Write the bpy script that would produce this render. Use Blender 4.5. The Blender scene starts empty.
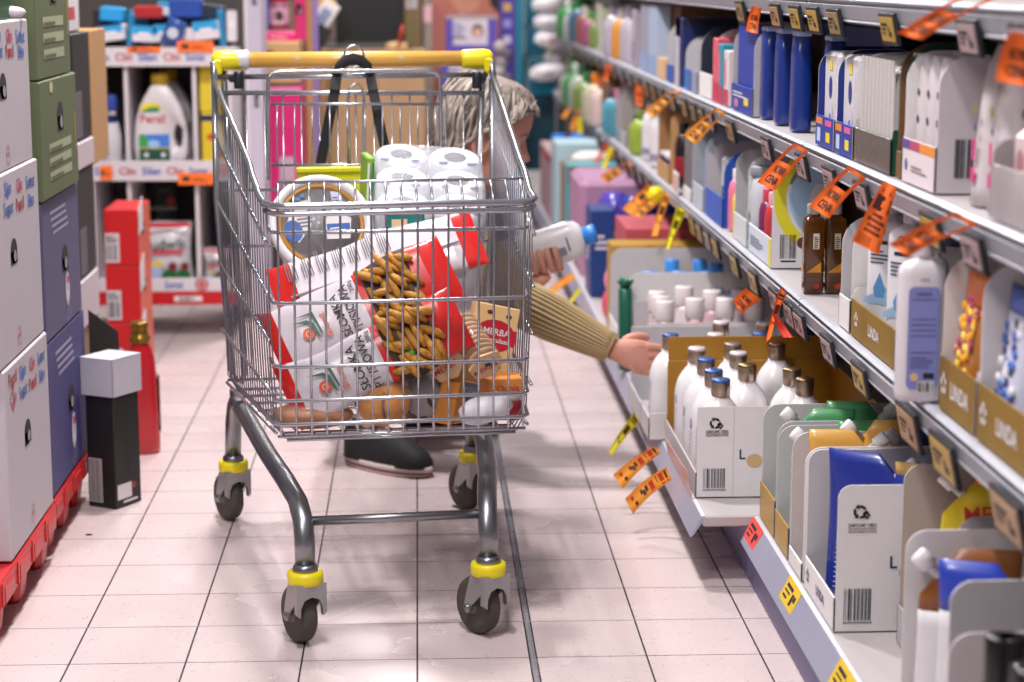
import bpy, math, random
from mathutils import Vector, Matrix
random.seed(7)
COL = bpy.context.scene.collection
PI = math.pi
# ---------------------------------------------------------------- camera constants (a real 72 mm lens at 1.17 m height)
FPX, CX, CY, CAMH = 2044.0, 512.0, 341.0, 1.17
_v = Vector((417 - 512, 341 + 25, FPX)); _v.normalize()
PSI = math.asin(-_v.x); TH = math.asin(_v.y / math.cos(PSI))
FW = Vector((math.cos(TH) * math.sin(PSI), math.cos(TH) * math.cos(PSI), -math.sin(TH)))
RT = Vector((math.cos(PSI), -math.sin(PSI), 0))
UPV = Vector((math.sin(TH) * math.sin(PSI), math.sin(TH) * math.cos(PSI), math.cos(TH)))
CAM = Vector((0, 0, CAMH))
def ray(x, y): return FW + RT * ((x - CX) / FPX) - UPV * ((y - CY) / FPX)
def gz(x, y, z=0.0):
    d = ray(x, y); return CAM + d * ((z - CAMH) / d.z)
def gy(x, y, Y):
    d = ray(x, y); return CAM + d * (Y / d.y)
def yl(px, X, Z):          # where along the aisle the line (X, Z) passes image column px
    k = (px - CX) / FPX; h = Z - CAMH
    a = RT - k * FW
    return -(X * a.x + h * a.z) / a.y
def zl(py, X, Y):          # height of a point above (X, Y) seen at image row py
    k = (CY - py) / FPX
    a = UPV - k * FW
    return CAMH - (X * a.x + Y * a.y) / a.z
# ---------------------------------------------------------------- materials
def lin(h):
    h = h.lstrip('#'); o = []
    for i in (0, 2, 4):
        c = int(h[i:i + 2], 16) / 255
        o.append(c / 12.92 if c <= .04045 else ((c + .055) / 1.055) ** 2.4)
    return o
_MC = {}
def M(col, rough=.5, metal=0.0, var=.06, scale=40.0, bump=0.0, alpha=1.0, trans=0.0, emit=0.0, coat=0.0, bscale=None):
    key = (col, rough, metal, var, scale, bump, alpha, trans, emit, coat, bscale)
    if key in _MC: return _MC[key]
    m = bpy.data.materials.new('mat_' + col.strip('#') + '_%d' % len(_MC)); m.use_nodes = True
    nt = m.node_tree; b = nt.nodes['Principled BSDF']
    c = lin(col)
    b.inputs['Roughness'].default_value = rough
    b.inputs['Metallic'].default_value = metal
    if coat: b.inputs['Coat Weight'].default_value = coat; b.inputs['Coat Roughness'].default_value = .12
    if trans: b.inputs['Transmission Weight'].default_value = trans
    if alpha < 1: b.inputs['Alpha'].default_value = alpha
    tc = nt.nodes.new('ShaderNodeTexCoord'); nz = nt.nodes.new('ShaderNodeTexNoise')
    nz.inputs['Scale'].default_value = scale; nz.inputs['Detail'].default_value = 3
    nt.links.new(tc.outputs['Object'], nz.inputs['Vector'])
    mx = nt.nodes.new('ShaderNodeMix'); mx.data_type = 'RGBA'
    mx.inputs['A'].default_value = [min(1, x * (1 - var)) for x in c] + [1]
    mx.inputs['B'].default_value = [min(1, x * (1 + var)) for x in c] + [1]
    nt.links.new(nz.outputs['Fac'], mx.inputs['Factor'])
    nt.links.new(mx.outputs['Result'], b.inputs['Base Color'])
    if emit:
        nt.links.new(mx.outputs['Result'], b.inputs['Emission Color']); b.inputs['Emission Strength'].default_value = emit
    if bump:
        bp = nt.nodes.new('ShaderNodeBump'); bp.inputs['Strength'].default_value = bump; bp.inputs['Distance'].default_value = .004
        n2 = nz
        if bscale:
            n2 = nt.nodes.new('ShaderNodeTexNoise'); n2.inputs['Scale'].default_value = bscale; nt.links.new(tc.outputs['Object'], n2.inputs['Vector'])
        nt.links.new(n2.outputs['Fac'], bp.inputs['Height']); nt.links.new(bp.outputs['Normal'], b.inputs['Normal'])
    _MC[key] = m
    return m
def stripes_mat(ca, cb, axis='X', freq=200.0, rough=.8, sharp=.5, bump=.6, noise=.0):
    m = bpy.data.materials.new('mat_striped_' + ca.strip('#')); m.use_nodes = True
    nt = m.node_tree; b = nt.nodes['Principled BSDF']; b.inputs['Roughness'].default_value = rough
    tc = nt.nodes.new('ShaderNodeTexCoord'); w = nt.nodes.new('ShaderNodeTexWave')
    w.bands_direction = axis; w.inputs['Scale'].default_value = freq; w.inputs['Distortion'].default_value = noise
    w.inputs['Detail Scale'].default_value = 2
    nt.links.new(tc.outputs['UV' if axis == 'UV' else 'Object'], w.inputs['Vector'])
    mx = nt.nodes.new('ShaderNodeMix'); mx.data_type = 'RGBA'
    mx.inputs['A'].default_value = lin(ca) + [1]; mx.inputs['B'].default_value = lin(cb) + [1]
    nt.links.new(w.outputs['Fac'], mx.inputs['Factor']); nt.links.new(mx.outputs['Result'], b.inputs['Base Color'])
    bp = nt.nodes.new('ShaderNodeBump'); bp.inputs['Strength'].default_value = bump; bp.inputs['Distance'].default_value = .003
    nt.links.new(w.outputs['Fac'], bp.inputs['Height']); nt.links.new(bp.outputs['Normal'], b.inputs['Normal'])
    return m
# ---------------------------------------------------------------- text outlines (built-in font) cached as flat meshes
_TX = {}
def text_mesh(s, bold=0.0):
    key = (s, bold)
    if key in _TX: return _TX[key]
    cu = bpy.data.curves.new('txt', 'FONT'); cu.body = s; cu.size = 1; cu.resolution_u = 2; cu.offset = bold
    ob = bpy.data.objects.new('txt', cu); COL.objects.link(ob)
    me = ob.to_mesh()
    vs = [(v.co.x, v.co.y) for v in me.vertices]; fs = [tuple(p.vertices) for p in me.polygons]
    ob.to_mesh_clear(); bpy.data.objects.remove(ob); bpy.data.curves.remove(cu)
    w = max([v[0] for v in vs], default=1)
    _TX[key] = (vs, fs, w); return _TX[key]
# ---------------------------------------------------------------- mesh builder
class MB:
    def __init__(s): s.v = []; s.f = []; s.fm = []; s.sm = []; s.mats = []
    def mi(s, m):
        if m not in s.mats: s.mats.append(m)
        return s.mats.index(m)
    def add(s, vs, fs, m, smooth=False):
        b = len(s.v); k = s.mi(m)
        s.v.extend([tuple(p) for p in vs])
        for f in fs: s.f.append(tuple(b + i for i in f)); s.fm.append(k); s.sm.append(smooth)
        return s
    def xf(s, mat, start=0):
        for i in range(start, len(s.v)): s.v[i] = tuple(mat @ Vector(s.v[i]))
        return s
    def loft(s, rings, m, cap=True, smooth=True, closed=False):
        n = len(rings[0]); vs = [p for r in rings for p in r]; fs = []
        k = len(rings)
        for i in range(k if closed else k - 1):
            a, b = i * n, ((i + 1) % k) * n
            for j in range(n): fs.append((a + j, a + (j + 1) % n, b + (j + 1) % n, b + j))
        if cap and not closed: fs.append(tuple(range(n - 1, -1, -1))); fs.append(tuple(range((k - 1) * n, k * n)))
        return s.add(vs, fs, m, smooth)
    def box(s, c, d, m, r=.0015, rot=None):     # box with softened edges, centred on c
        x, y, z = d[0] / 2, d[1] / 2, d[2] / 2; r = min(r, x * .45, y * .45, z * .45)
        rings = []
        for zz, i in ((-z, r), (-z + r, 0), (z - r, 0), (z, r)):
            a, b = x - i, y - i; q = r if i == 0 else r * .5
            rings.append([(a - q, -b, zz), (a, -b + q, zz), (a, b - q, zz), (a - q, b, zz), (-a + q, b, zz), (-a, b - q, zz), (-a, -b + q, zz), (-a + q, -b, zz)])
        st = len(s.v); s.loft(rings, m, smooth=False)
        mt = Matrix.Translation(Vector(c))
        if rot is not None: mt = mt @ rot
        return s.xf(mt, st)
    def tube(s, pts, r, m, n=6, closed=False, rad=None, flat=None):
        P = [Vector(p) for p in pts]; k = len(P); rings = []; up = None
        for i in range(k):
            t = (P[(i + 1) % k] - P[i - 1]) if closed else (P[min(i + 1, k - 1)] - P[max(i - 1, 0)])
            if t.length < 1e-9: t = Vector((0, 0, 1))
            t.normalize()
            if up is None: up = Vector((0, 0, 1)) if abs(t.z) < .9 else Vector((1, 0, 0))
            a = t.cross(up)
            if a.length < 1e-6: a = t.orthogonal()
            a.normalize(); b = a.cross(t).normalized(); up = b
            q = rad[i] if rad else r; fa, fb = flat if flat else (1, 1)
            rings.append([P[i] + a * (q * fa * math.cos(2 * PI * j / n)) + b * (q * fb * math.sin(2 * PI * j / n)) for j in range(n)])
        return s.loft(rings, m, cap=not closed, closed=closed)
    def lathe(s, prof, m, c=(0, 0, 0), n=20, sx=1.0, sy=1.0, e=1.0, rot=None, smooth=True):
        rings = []
        for r, z in prof:
            ring = []
            for j in range(n):
                t = 2 * PI * j / n; ca, sa = math.cos(t), math.sin(t)
                if e != 1: ca = math.copysign(abs(ca) ** e, ca); sa = math.copysign(abs(sa) ** e, sa)
                ring.append((r * sx * ca, r * sy * sa, z))
            rings.append(ring)
        st = len(s.v); s.loft(rings, m, smooth=smooth)
        mt = Matrix.Translation(Vector(c))
        if rot is not None: mt = mt @ rot
        return s.xf(mt, st)
    def sphere(s, c, r, m, n=16, k=10, rot=None):
        prof = [(max(1e-4, math.sin(PI * i / k)), -math.cos(PI * i / k)) for i in range(k + 1)]
        st = len(s.v); s.lathe(prof, m, n=n)
        mt = Matrix.Translation(Vector(c))
        if rot is not None: mt = mt @ rot
        return s.xf(mt @ Matrix.Diagonal((r[0], r[1], r[2], 1)), st)
    def prism(s, poly, o, u, v, n, t, m, smooth=False):   # polygon in the (u, v) plane, thickness t along -n
        o, u, v, n = Vector(o), Vector(u), Vector(v), Vector(n)
        A = [o + u * a + v * b for a, b in poly]; B = [p - n * t for p in A]; k = len(A)
        fs = [tuple(range(k)), tuple(range(2 * k - 1, k - 1, -1))] + [(i, k + i, k + (i + 1) % k, (i + 1) % k) for i in range(k)]
        return s.add(A + B, fs, m, smooth)
    def poly(s, fr, pts, m, e=.0006):
        o, u, v, n = fr
        return s.add([o + u * a + v * b + n * e for a, b in pts], [tuple(range(len(pts)))], m)
    def rect(s, fr, a, b, w, h, m, e=.0006): return s.poly(fr, [(a, b), (a + w, b), (a + w, b + h), (a, b + h)], m, e)
    def disc(s, fr, a, b, r, m, e=.0007, ry=None, n=18):
        ry = ry or r
        return s.poly(fr, [(a + r * math.cos(2 * PI * i / n), b + ry * math.sin(2 * PI * i / n)) for i in range(n)], m, e)
    def arc(s, fr, a, b, r0, r1, t0, t1, m, e=.0008, n=14):
        P = [(a + r1 * math.cos(t0 + (t1 - t0) * i / n), b + r1 * math.sin(t0 + (t1 - t0) * i / n)) for i in range(n + 1)]
        Q = [(a + r0 * math.cos(t0 + (t1 - t0) * i / n), b + r0 * math.sin(t0 + (t1 - t0) * i / n)) for i in range(n + 1)]
        o, u, v, nn = fr
        vs = [o + u * x + v * y + nn * e for x, y in P + Q]
        return s.add(vs, [(i, i + 1, n + 2 + i, n + 1 + i) for i in range(n)], m)
    def txt(s, fr, a, b, size, t, m, al='C', rot=0.0, sx=1.0, e=.0009, maxw=None, bold=.012):
        vs, fs, w = text_mesh(t, bold); o, u, v, n = fr
        if maxw and w * size * sx > maxw: sx = maxw / (w * size)
        off = {'L': 0, 'C': -w / 2, 'R': -w}[al]; ca, sa = math.cos(rot), math.sin(rot)
        out = []
        for x, y in vs:
            x = (x + off) * size * sx; y = (y - .35) * size
            out.append(o + u * (a + x * ca - y * sa) + v * (b + x * sa + y * ca) + n * e)
        return s.add(out, fs, m)
    def bars(s, fr, a, b, w, h, m, k=18, e=.0009, seed=1):   # barcode
        rn = random.Random(seed); x = 0; ws = [rn.choice((1, 1, 2, 3)) for _ in range(2 * k)]; tot = sum(ws)
        for i, q in enumerate(ws):
            if i % 2 == 0: s.rect(fr, a + w * x / tot, b, w * q / tot, h, m, e)
            x += q
        return s
    def lines(s, fr, a, b, w, h, k, m, e=.0009, seed=1, th=.45):  # fine print
        rn = random.Random(seed)
        for i in range(k): s.rect(fr, a, b + h * (k - 1 - i) / k, w * rn.uniform(.6, 1), h / k * th, m, e)
        return s
    def build(s, name, parent=None, loc=(0, 0, 0), rz=0.0, tag=None, rot=None):
        me = bpy.data.meshes.new(name); me.from_pydata(s.v, [], s.f)
        for m in s.mats: me.materials.append(m)
        me.polygons.foreach_set('material_index', s.fm); me.polygons.foreach_set('use_smooth', s.sm); me.update()
        o = bpy.data.objects.new(name, me); COL.objects.link(o)
        o.location = loc; o.rotation_euler = rot if rot else (0, 0, rz)
        if parent: o.parent = parent
        if tag: settag(o, *tag)
        return o
def settag(o, label, cat, group=None):
    o['label'] = label; o['category'] = cat
    if group: o['group'] = group
    return o
def thing(name, label, cat, loc=(0, 0, 0), rz=0.0, group=None, rot=None):
    o = bpy.data.objects.new(name, None); COL.objects.link(o); o.empty_display_size = .05
    o.location = loc; o.rotation_euler = rot if rot else (0, 0, rz)
    return settag(o, label, cat, group)
def struct(o): o['kind'] = 'structure'; return o
def dup(root, loc, rz=None, label=None, group=None, rot=None):
    r = root.copy(); COL.objects.link(r); r.location = loc
    if rz is not None: r.rotation_euler = (0, 0, rz)
    if rot is not None: r.rotation_euler = rot
    if label: r['label'] = label
    if group: r['group'] = group
    for ch in list(root.children):
        c = ch.copy(); COL.objects.link(c); c.parent = r
        for g in list(ch.children):
            d = g.copy(); COL.objects.link(d); d.parent = c
    return r
X3, Y3, Z3 = Vector((1, 0, 0)), Vector((0, 1, 0)), Vector((0, 0, 1))
def faces(w, d, h, z0=0.0):   # face frames of a box whose front faces -Y; origin at the middle of each face's bottom edge
    return {'front': (Vector((0, -d / 2, z0)), X3, Z3, -Y3), 'back': (Vector((0, d / 2, z0)), -X3, Z3, Y3),
            'right': (Vector((w / 2, 0, z0)), Y3, Z3, X3), 'left': (Vector((-w / 2, 0, z0)), -Y3, Z3, -X3),
            'top': (Vector((0, 0, z0 + h)), X3, Y3, Z3)}
ORD = ['first', 'second', 'third', 'fourth', 'fifth', 'sixth', 'seventh', 'eighth', 'ninth', 'tenth', 'eleventh', 'twelfth', 'thirteenth', 'fourteenth',
       'fifteenth', 'sixteenth', 'seventeenth', 'eighteenth', 'nineteenth', 'twentieth', 'twenty-first', 'twenty-second', 'twenty-third', 'twenty-fourth', 'twenty-fifth', 'twenty-sixth', 'twenty-seventh', 'twenty-eighth']
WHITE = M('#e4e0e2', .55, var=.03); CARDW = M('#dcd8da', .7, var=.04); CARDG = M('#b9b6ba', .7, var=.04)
INK = M('#1c1c22', .6); GREY = M('#8d8b90', .6); BROWNC = M('#9a7046', .8, var=.1); GOLD = M('#a9832c', .45, var=.06)
CHROME = M('#b4b6be', .26, .92, var=.05); STEEL = M('#8f9196', .34, 1.0, var=.08); DARKSTEEL = M('#7b7880', .4, 1.0)
YEL = M('#e6d51a', .4); RED = M('#c8222a', .45); ORANGE = M('#ff7426', .6, var=.03); ORANGE2 = M('#ffa636', .6, var=.03); LEMON = M('#f0e414', .5, var=.03)
BLUE = M('#1d4fa8', .4); NAVY = M('#14245c', .4); BLACK = M('#141416', .4); PINK = M('#d8a5bd', .5); TEAL = M('#1d7c93', .5); GREEN = M('#2f8a3a', .5); DGREEN = M('#0f4a34', .5)
CLEAR = M('#eef2f4', .08, alpha=.22); FILM = M('#f4f2f6', .1, alpha=.08); FILM2 = M('#f4f2f6', .15, alpha=.4); CARDB = M('#b58a5c', .8, var=.12)
# ================================================================ camera, light, setting
sc = bpy.context.scene
cam = bpy.data.cameras.new('camera'); co = bpy.data.objects.new('camera', cam); COL.objects.link(co)
cam.sensor_width = 36; cam.lens = FPX / 1024 * 36; cam.clip_start = .05
co.matrix_world = Matrix(((RT.x, UPV.x, -FW.x, 0), (RT.y, UPV.y, -FW.y, 0), (RT.z, UPV.z, -FW.z, CAMH), (0, 0, 0, 1)))
cam.dof.use_dof = True; cam.dof.focus_distance = 3.72; cam.dof.aperture_fstop = 3.4
sc.camera = co
sc.view_settings.view_transform = 'Standard'; sc.view_settings.look = 'None'; sc.view_settings.gamma = 1; sc.view_settings.exposure = 0.1
sc.view_settings.use_curve_mapping = False
w = bpy.data.worlds.new('store'); sc.world = w; w.use_nodes = True
w.node_tree.nodes['Background'].inputs['Color'].default_value = (.92, .90, 1.0, 1); w.node_tree.nodes['Background'].inputs['Strength'].default_value = .22
def lamp(loc, energy, sx, sy, tgt=None, col=(1, .95, .93)):
    l = bpy.data.lights.new('ceiling_light', 'AREA'); l.shape = 'RECTANGLE'; l.size = sx; l.size_y = sy; l.energy = energy; l.color = col
    o = bpy.data.objects.new('ceiling_light', l); COL.objects.link(o); o.location = loc
    if tgt: o.rotation_euler = (Vector(tgt) - Vector(loc)).to_track_quat('-Z', 'Y').to_euler()
    return o
lamp((-.35, 4.75, 3.1), 86, .2, .35)
lamp((-.25, 2.5, 3.1), 68, .2, .4)
lamp((-.15, 7.4, 3.1), 84, .25, .6)
lamp((-.05, 10.4, 3.1), 72, .3, .6)
lamp((-.9, 1.0, 2.9), 34, .3, 1.0, (.7, 3.6, .4))

def floor_mat():
    m = bpy.data.materials.new('mat_floor_tile'); m.use_nodes = True; nt = m.node_tree; b = nt.nodes['Principled BSDF']; L = nt.links.new
    tc = nt.nodes.new('ShaderNodeTexCoord'); sp = nt.nodes.new('ShaderNodeSeparateXYZ'); L(tc.outputs['Object'], sp.inputs[0])
    def op(o, a, bb=None, c=None):
        n = nt.nodes.new('ShaderNodeMath'); n.operation = o
        for i, q in enumerate((a, bb, c)):
            if q is None: continue
            if isinstance(q, (int, float)): n.inputs[i].default_value = q
            else: L(q, n.inputs[i])
        return n.outputs[0]
    def dist(s, off):    # distance to the nearest joint of a 0.2 m grid
        q = op('MULTIPLY_ADD', s, 5.0, off)
        return op('MULTIPLY', op('ABSOLUTE', op('SUBTRACT', op('FRACT', op('ADD', q, .5)), .5)), .2)
    jx = op('LESS_THAN', dist(sp.outputs[0], .045), .00165); jy = op('LESS_THAN', dist(sp.outputs[1], -.012), .0013)
    joint = op('MAXIMUM', jx, jy)
    ex = op('ABSOLUTE', op('SUBTRACT', sp.outputs[0], .1925))
    strip = op('LESS_THAN', ex, .0075); edge = op('MULTIPLY', strip, op('GREATER_THAN', ex, .0048))
    ey = op('LESS_THAN', op('ABSOLUTE', op('SUBTRACT', sp.outputs[1], 3.603)), .0022)
    nz = nt.nodes.new('ShaderNodeTexNoise'); nz.inputs['Scale'].default_value = 5; nz.inputs['Detail'].default_value = 5; L(tc.outputs['Object'], nz.inputs['Vector'])
    vo = nt.nodes.new('ShaderNodeTexVoronoi'); vo.inputs['Scale'].default_value = 95; L(tc.outputs['Object'], vo.inputs['Vector'])
    n2 = nt.nodes.new('ShaderNodeTexNoise'); n2.inputs['Scale'].default_value = 38; L(tc.outputs['Object'], n2.inputs['Vector'])
    speck = op('MULTIPLY', op('LESS_THAN', vo.outputs['Distance'], .17), op('GREATER_THAN', n2.outputs['Fac'], .53))
    cid = nt.nodes.new('ShaderNodeTexWhiteNoise'); cid.noise_dimensions = '2D'
    cb = nt.nodes.new('ShaderNodeCombineXYZ')
    L(op('FLOOR', op('MULTIPLY_ADD', sp.outputs[0], 5.0, .045)), cb.inputs[0]); L(op('FLOOR', op('MULTIPLY_ADD', sp.outputs[1], 5.0, -.012)), cb.inputs[1]); L(cb.outputs[0], cid.inputs['Vector'])
    def mix(f, a, c):
        n = nt.nodes.new('ShaderNodeMix'); n.data_type = 'RGBA'; L(f, n.inputs['Factor'])
        for k, q in (('A', a), ('B', c)):
            if isinstance(q, str): n.inputs[k].default_value = lin(q) + [1]
            else: L(q, n.inputs[k])
        return n.outputs['Result']
    base = mix(nz.outputs['Fac'], '#c9b7b8', '#d6c7c7')
    base = mix(op('MULTIPLY', cid.outputs['Value'], .3), base, '#c4b2b3')
    base = mix(op('MULTIPLY', speck, .55), base, '#75686a')
    base = mix(joint, base, '#27222a'); base = mix(strip, base, '#85838a'); base = mix(edge, base, '#1d1a20'); base = mix(op('MULTIPLY', ey, .8), base, '#8a868c')
    L(base, b.inputs['Base Color'])
    b.inputs['Roughness'].default_value = .2
    L(op('MULTIPLY_ADD', nz.outputs['Fac'], .14, op('MULTIPLY_ADD', joint, .5, .2)), b.inputs['Roughness'])
    b.inputs['Specular IOR Level'].default_value = .5
    return m
m = MB(); m.add([(-2.6, -.5, 0), (1.6, -.5, 0), (1.6, 13, 0), (-2.6, 13, 0)], [(0, 1, 2, 3)], floor_mat()); struct(m.build('floor'))
# dark speck of dirt on the floor by the pallets
m = MB(); q = gz(89, 535)
m.lathe([(.0005, .0004), (.006, .0012), (.0005, .002)], M('#2a2224', .8), (q.x, q.y, 0), 10, 1.3, 1.0)
settag(m.build('dirt_speck'), 'small dark speck of dirt on the tiles between red pallet and cart', 'dirt')
m = MB(); m.box((-.5, 12.6, 1.4), (4.2, .1, 2.8), M('#6f6a68', .8), 0); struct(m.build('wall_back'))
m = MB(); m.box((1.65, 6.25, 1.4), (.1, 13.5, 2.8), M('#8a8580', .8), 0); struct(m.build('wall_right'))
m = MB(); m.box((-2.55, 6.25, 1.4), (.1, 13.5, 2.8), M('#7a7470', .8), 0); struct(m.build('wall_left'))
# ================================================================ shopping cart (local: +x = picture right, -y = its front, towards the camera)
CA = math.radians(6.8); CO = Vector((-.094, 3.93, 0))
CR = Vector((math.cos(CA), math.sin(CA), 0)); CB = Vector((-math.sin(CA), math.cos(CA), 0))
CARTM = Matrix.Translation(CO) @ Matrix.Rotation(CA, 4, 'Z')
def cl(px, py, ly):     # cart-local point on the cross plane ly seen at a pixel
    d = ray(px, py); t = ((CO - CAM).dot(CB) + ly) / d.dot(CB); p = CAM + d * t - CO
    return Vector((p.dot(CR), p.dot(CB), p.z))
def cw(p): return CARTM @ Vector(p)
cart = thing('shopping_cart', 'chrome wire supermarket shopping cart with yellow handle, loaded with groceries', 'shopping cart', CO, CA)
XC = .015
def hw(y): return .231 + (y + .42) / .87 * .066
def zt(y):      # top rim height along the side
    if y < -.34: return .785
    if y < -.2: return .785 + (y + .34) / .14 * .04
    return .825 + (y + .2) / .65 * .128
def zb(y): return .372 - (y + .42) / .87 * .078
WR = .0021; SIDEW = M('#8d8b92', .35, .9, var=.06)
# front panel
m = MB(); YF = -.415
for i in range(17):
    x = XC - .214 + .428 * i / 16
    m.tube([(x, YF + .02, .372), (x, YF + .004, .38), (x, YF - .004, .6), (x, YF - .012, .775), (x * .98, YF + .012, .82)], WR, CHROME)
for py in (230, 300, 363, 396.5, 420):
    z = cl(404, py, YF).z; a = hw(YF) - .008
    m.tube([(XC - a - .004, YF + .06, z + .004), (XC - a, YF + .012, z), (XC - a + .012, YF - .006, z), (XC + a - .012, YF - .006, z), (XC + a, YF + .012, z), (XC + a + .004, YF + .06, z + .004)], .0036, CHROME)
m.tube([(XC - .216, YF + .012, .82), (XC + .216, YF + .012, .82)], .003, CHROME)
m.tube([(XC - .22, YF + .015, .374), (XC + .22, YF + .015, .374)], .003, CHROME)
m.build('front_panel', cart)
# rim: thick tube from one handle end around the front to the other, doubled across the front
m = MB()
def rimpath(off, dz):
    L = []
    for y in (.45, .2, -.02, -.17): L.append((XC - hw(y) - off, y, zt(y) + dz))
    L += [(XC - hw(-.2) - off, -.235, .815 + dz), (XC - hw(-.3) - off, -.33, .79 + dz), (XC - .236 - off, -.4, .785 + dz), (XC - .222, YF - .022, .784 + dz), (XC - .2, YF - .034, .784 + dz)]
    return L + [(2 * XC - x, y, z) for x, y, z in reversed(L)]
m.tube(rimpath(0, 0), .0062, CHROME, 8)
m.tube(rimpath(-.002, -.013)[6:-6], .005, CHROME, 8)
m.build('rim', cart)
# sides
for s in (-1, 1):
    m = MB()
    for i in range(22):
        y = -.40 + .83 * i / 21
        x = XC + s * hw(y)
        m.tube([(x, y, zt(y)), (x - s * .004, y, (zt(y) + zb(y)) / 2), (x - s * .012, y, zb(y) + .03), (x - s * .03, y, zb(y))], .0015, SIDEW)
    for t in (.2, .42, .62, .84):
        pts = []
        for y in (-.405, -.2, 0, .2, .44):
            z = zb(y) + t * (zt(-.42) + (y + .42) / .87 * .16 - zb(y)); pts.append((XC + s * (hw(y) + .004 - .008 * (1 - t)), y, min(z, zt(y) - .005)))
        m.tube(pts, .0034, CHROME)
    m.tube([(XC + s * (hw(-.4) - .01), -.405, zb(-.4) + .012), (XC + s * (hw(.44) - .01), .44, zb(.44) + .012)], .0034, CHROME)
    m.build('side_panel', cart)
# floor of the basket
m = MB()
for i in range(16):
    f = -1 + 2 * i / 15
    m.tube([(XC + f * .205, -.395, zb(-.4)), (XC + f * .26, .445, zb(.445))], WR, CHROME)
for y in (-.39, -.3, -.2, -.08, .05, .18, .31, .44):
    m.tube([(XC - hw(y) + .03, y, zb(y) - .004), (XC + hw(y) - .03, y, zb(y) - .004)], .0034, CHROME)
m.build('basket_floor', cart)
# rear gate
m = MB(); YR = .452
for i in range(15):
    x = XC - .27 + .54 * i / 14
    m.tube([(x, YR, .3), (x, YR, .92)], WR, CHROME)
for z in (.31, .45, .6, .72): m.tube([(XC - .285, YR, z), (XC + .285, YR, z)], .0034, CHROME)
m.tube([cl(222, 93, YR), cl(484, 93, YR)], .0052, CHROME, 8)
m.build('rear_gate', cart)
# rear uprights: long closed hoops at both back corners and the top cross tube
m = MB()
for s in (-1, 1):
    xo = XC + s * .296; xi = XC + s * .276
    m.tube([(xo, .47, .95), (xo + s * .002, .47, .7), (XC + s * .275, .47, .33), (XC + s * .268, .47, .305), (XC + s * .255, .47, .3), (XC + s * .247, .47, .32), (xi - s * .012, .47, .7), (xi, .47, .95)], .0068, CHROME, 8)
    m.tube([(XC + s * .296, .45, .955), (XC + s * .296, .468, .975), (XC + s * .297, .47, .99)], .0075, CHROME, 8)
m.tube([(XC - .288, .474, .958), (XC + .288, .474, .958)], .0058, CHROME, 8)
m.build('rear_frame', cart)
# child seat
m = MB(); YS = .40
hoop = [cl(268, 180, YS), cl(268, 90, YS), cl(268.5, 78, YS), cl(272, 73, YS), cl(282, 71.5, YS), cl(426, 71, YS), cl(436, 73, YS), cl(440, 78, YS), cl(440.5, 90, YS), cl(441, 180, YS)]
m.tube(hoop, .0042, CHROME, 8)
for py in (104, 165): m.tube([cl(271, py, YS), cl(441, py, YS)], .0034, CHROME)
for i in range(10):
    px = 277 + 17.6 * i
    m.tube([cl(px, 104, YS), cl(px, 166, YS)], WR, CHROME)
m.tube([cl(350, 172, YS), cl(348, 100, YS), cl(350, 88, YS), cl(354, 84.5, YS), cl(358, 84.5, YS), cl(362, 88, YS), cl(364, 100, YS), cl(363, 172, YS), cl(350, 172, YS)], .003, CHROME)
seat = m.build('child_seat', cart)
m = MB(); a = cl(297, 168, .37); b = cl(371, 200, .37)
m.box(((a.x + b.x) / 2, .37, (a.z + b.z) / 2), (b.x - a.x, .012, a.z - b.z), M('#d3d21c', .35), .004)
m.box(((a.x + b.x) / 2, .366, a.z - .004), (b.x - a.x + .004, .02, .012), M('#d3d21c', .35), .004)
m.build('seat_flap', seat)
# handle
m = MB(); hz = .993; hy = .485
m.lathe([(.0165, -.235), (.0165, .262)], M('#e0ab52', .32, coat=.4), (XC + .004, hy, hz), 18, rot=Matrix.Rotation(PI / 2, 4, 'Y'))
m.lathe([(.02, -.006), (.021, 0), (.021, .014), (.019, .02)], M('#cfd0d6', .35), (XC - .242, hy, hz), 16, rot=Matrix.Rotation(PI / 2, 4, 'Y'))
for x in (-.12, .1): m.disc((Vector((XC + x, hy - .0165, hz + .004)), X3, Z3, -Y3), 0, 0, .007, M('#d7cfc4', .4), .0008, .003)
h = m.build('handle', cart)
for s in (-1, 1):
    m = MB()
    m.lathe([(.0185, -.04), (.0205, -.034), (.0215, .01), (.019, .022), (.012, .028)], YEL, (XC + s * .272, hy, hz - .001), 14, rot=Matrix.Rotation(s * PI / 2, 4, 'Y'))
    m.box((XC + s * .288, hy - .008, hz - .014), (.018, .03, .034), YEL, .006)
    m.build('handle_end_cap', h)
m = MB()
for px in (239, 477):
    m = MB()
    p = cl(px, 80, .462); m.lathe([(.0095, -.018), (.011, -.014), (.011, .014), (.009, .018)], M('#1b2028', .4), p, 12)
    m.box(p + Vector((-.012 if px < 300 else .012, .006, .002)), (.018, .014, .014), M('#1b2028', .4), .003)
    m.build('hinge_clip', cart)
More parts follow.
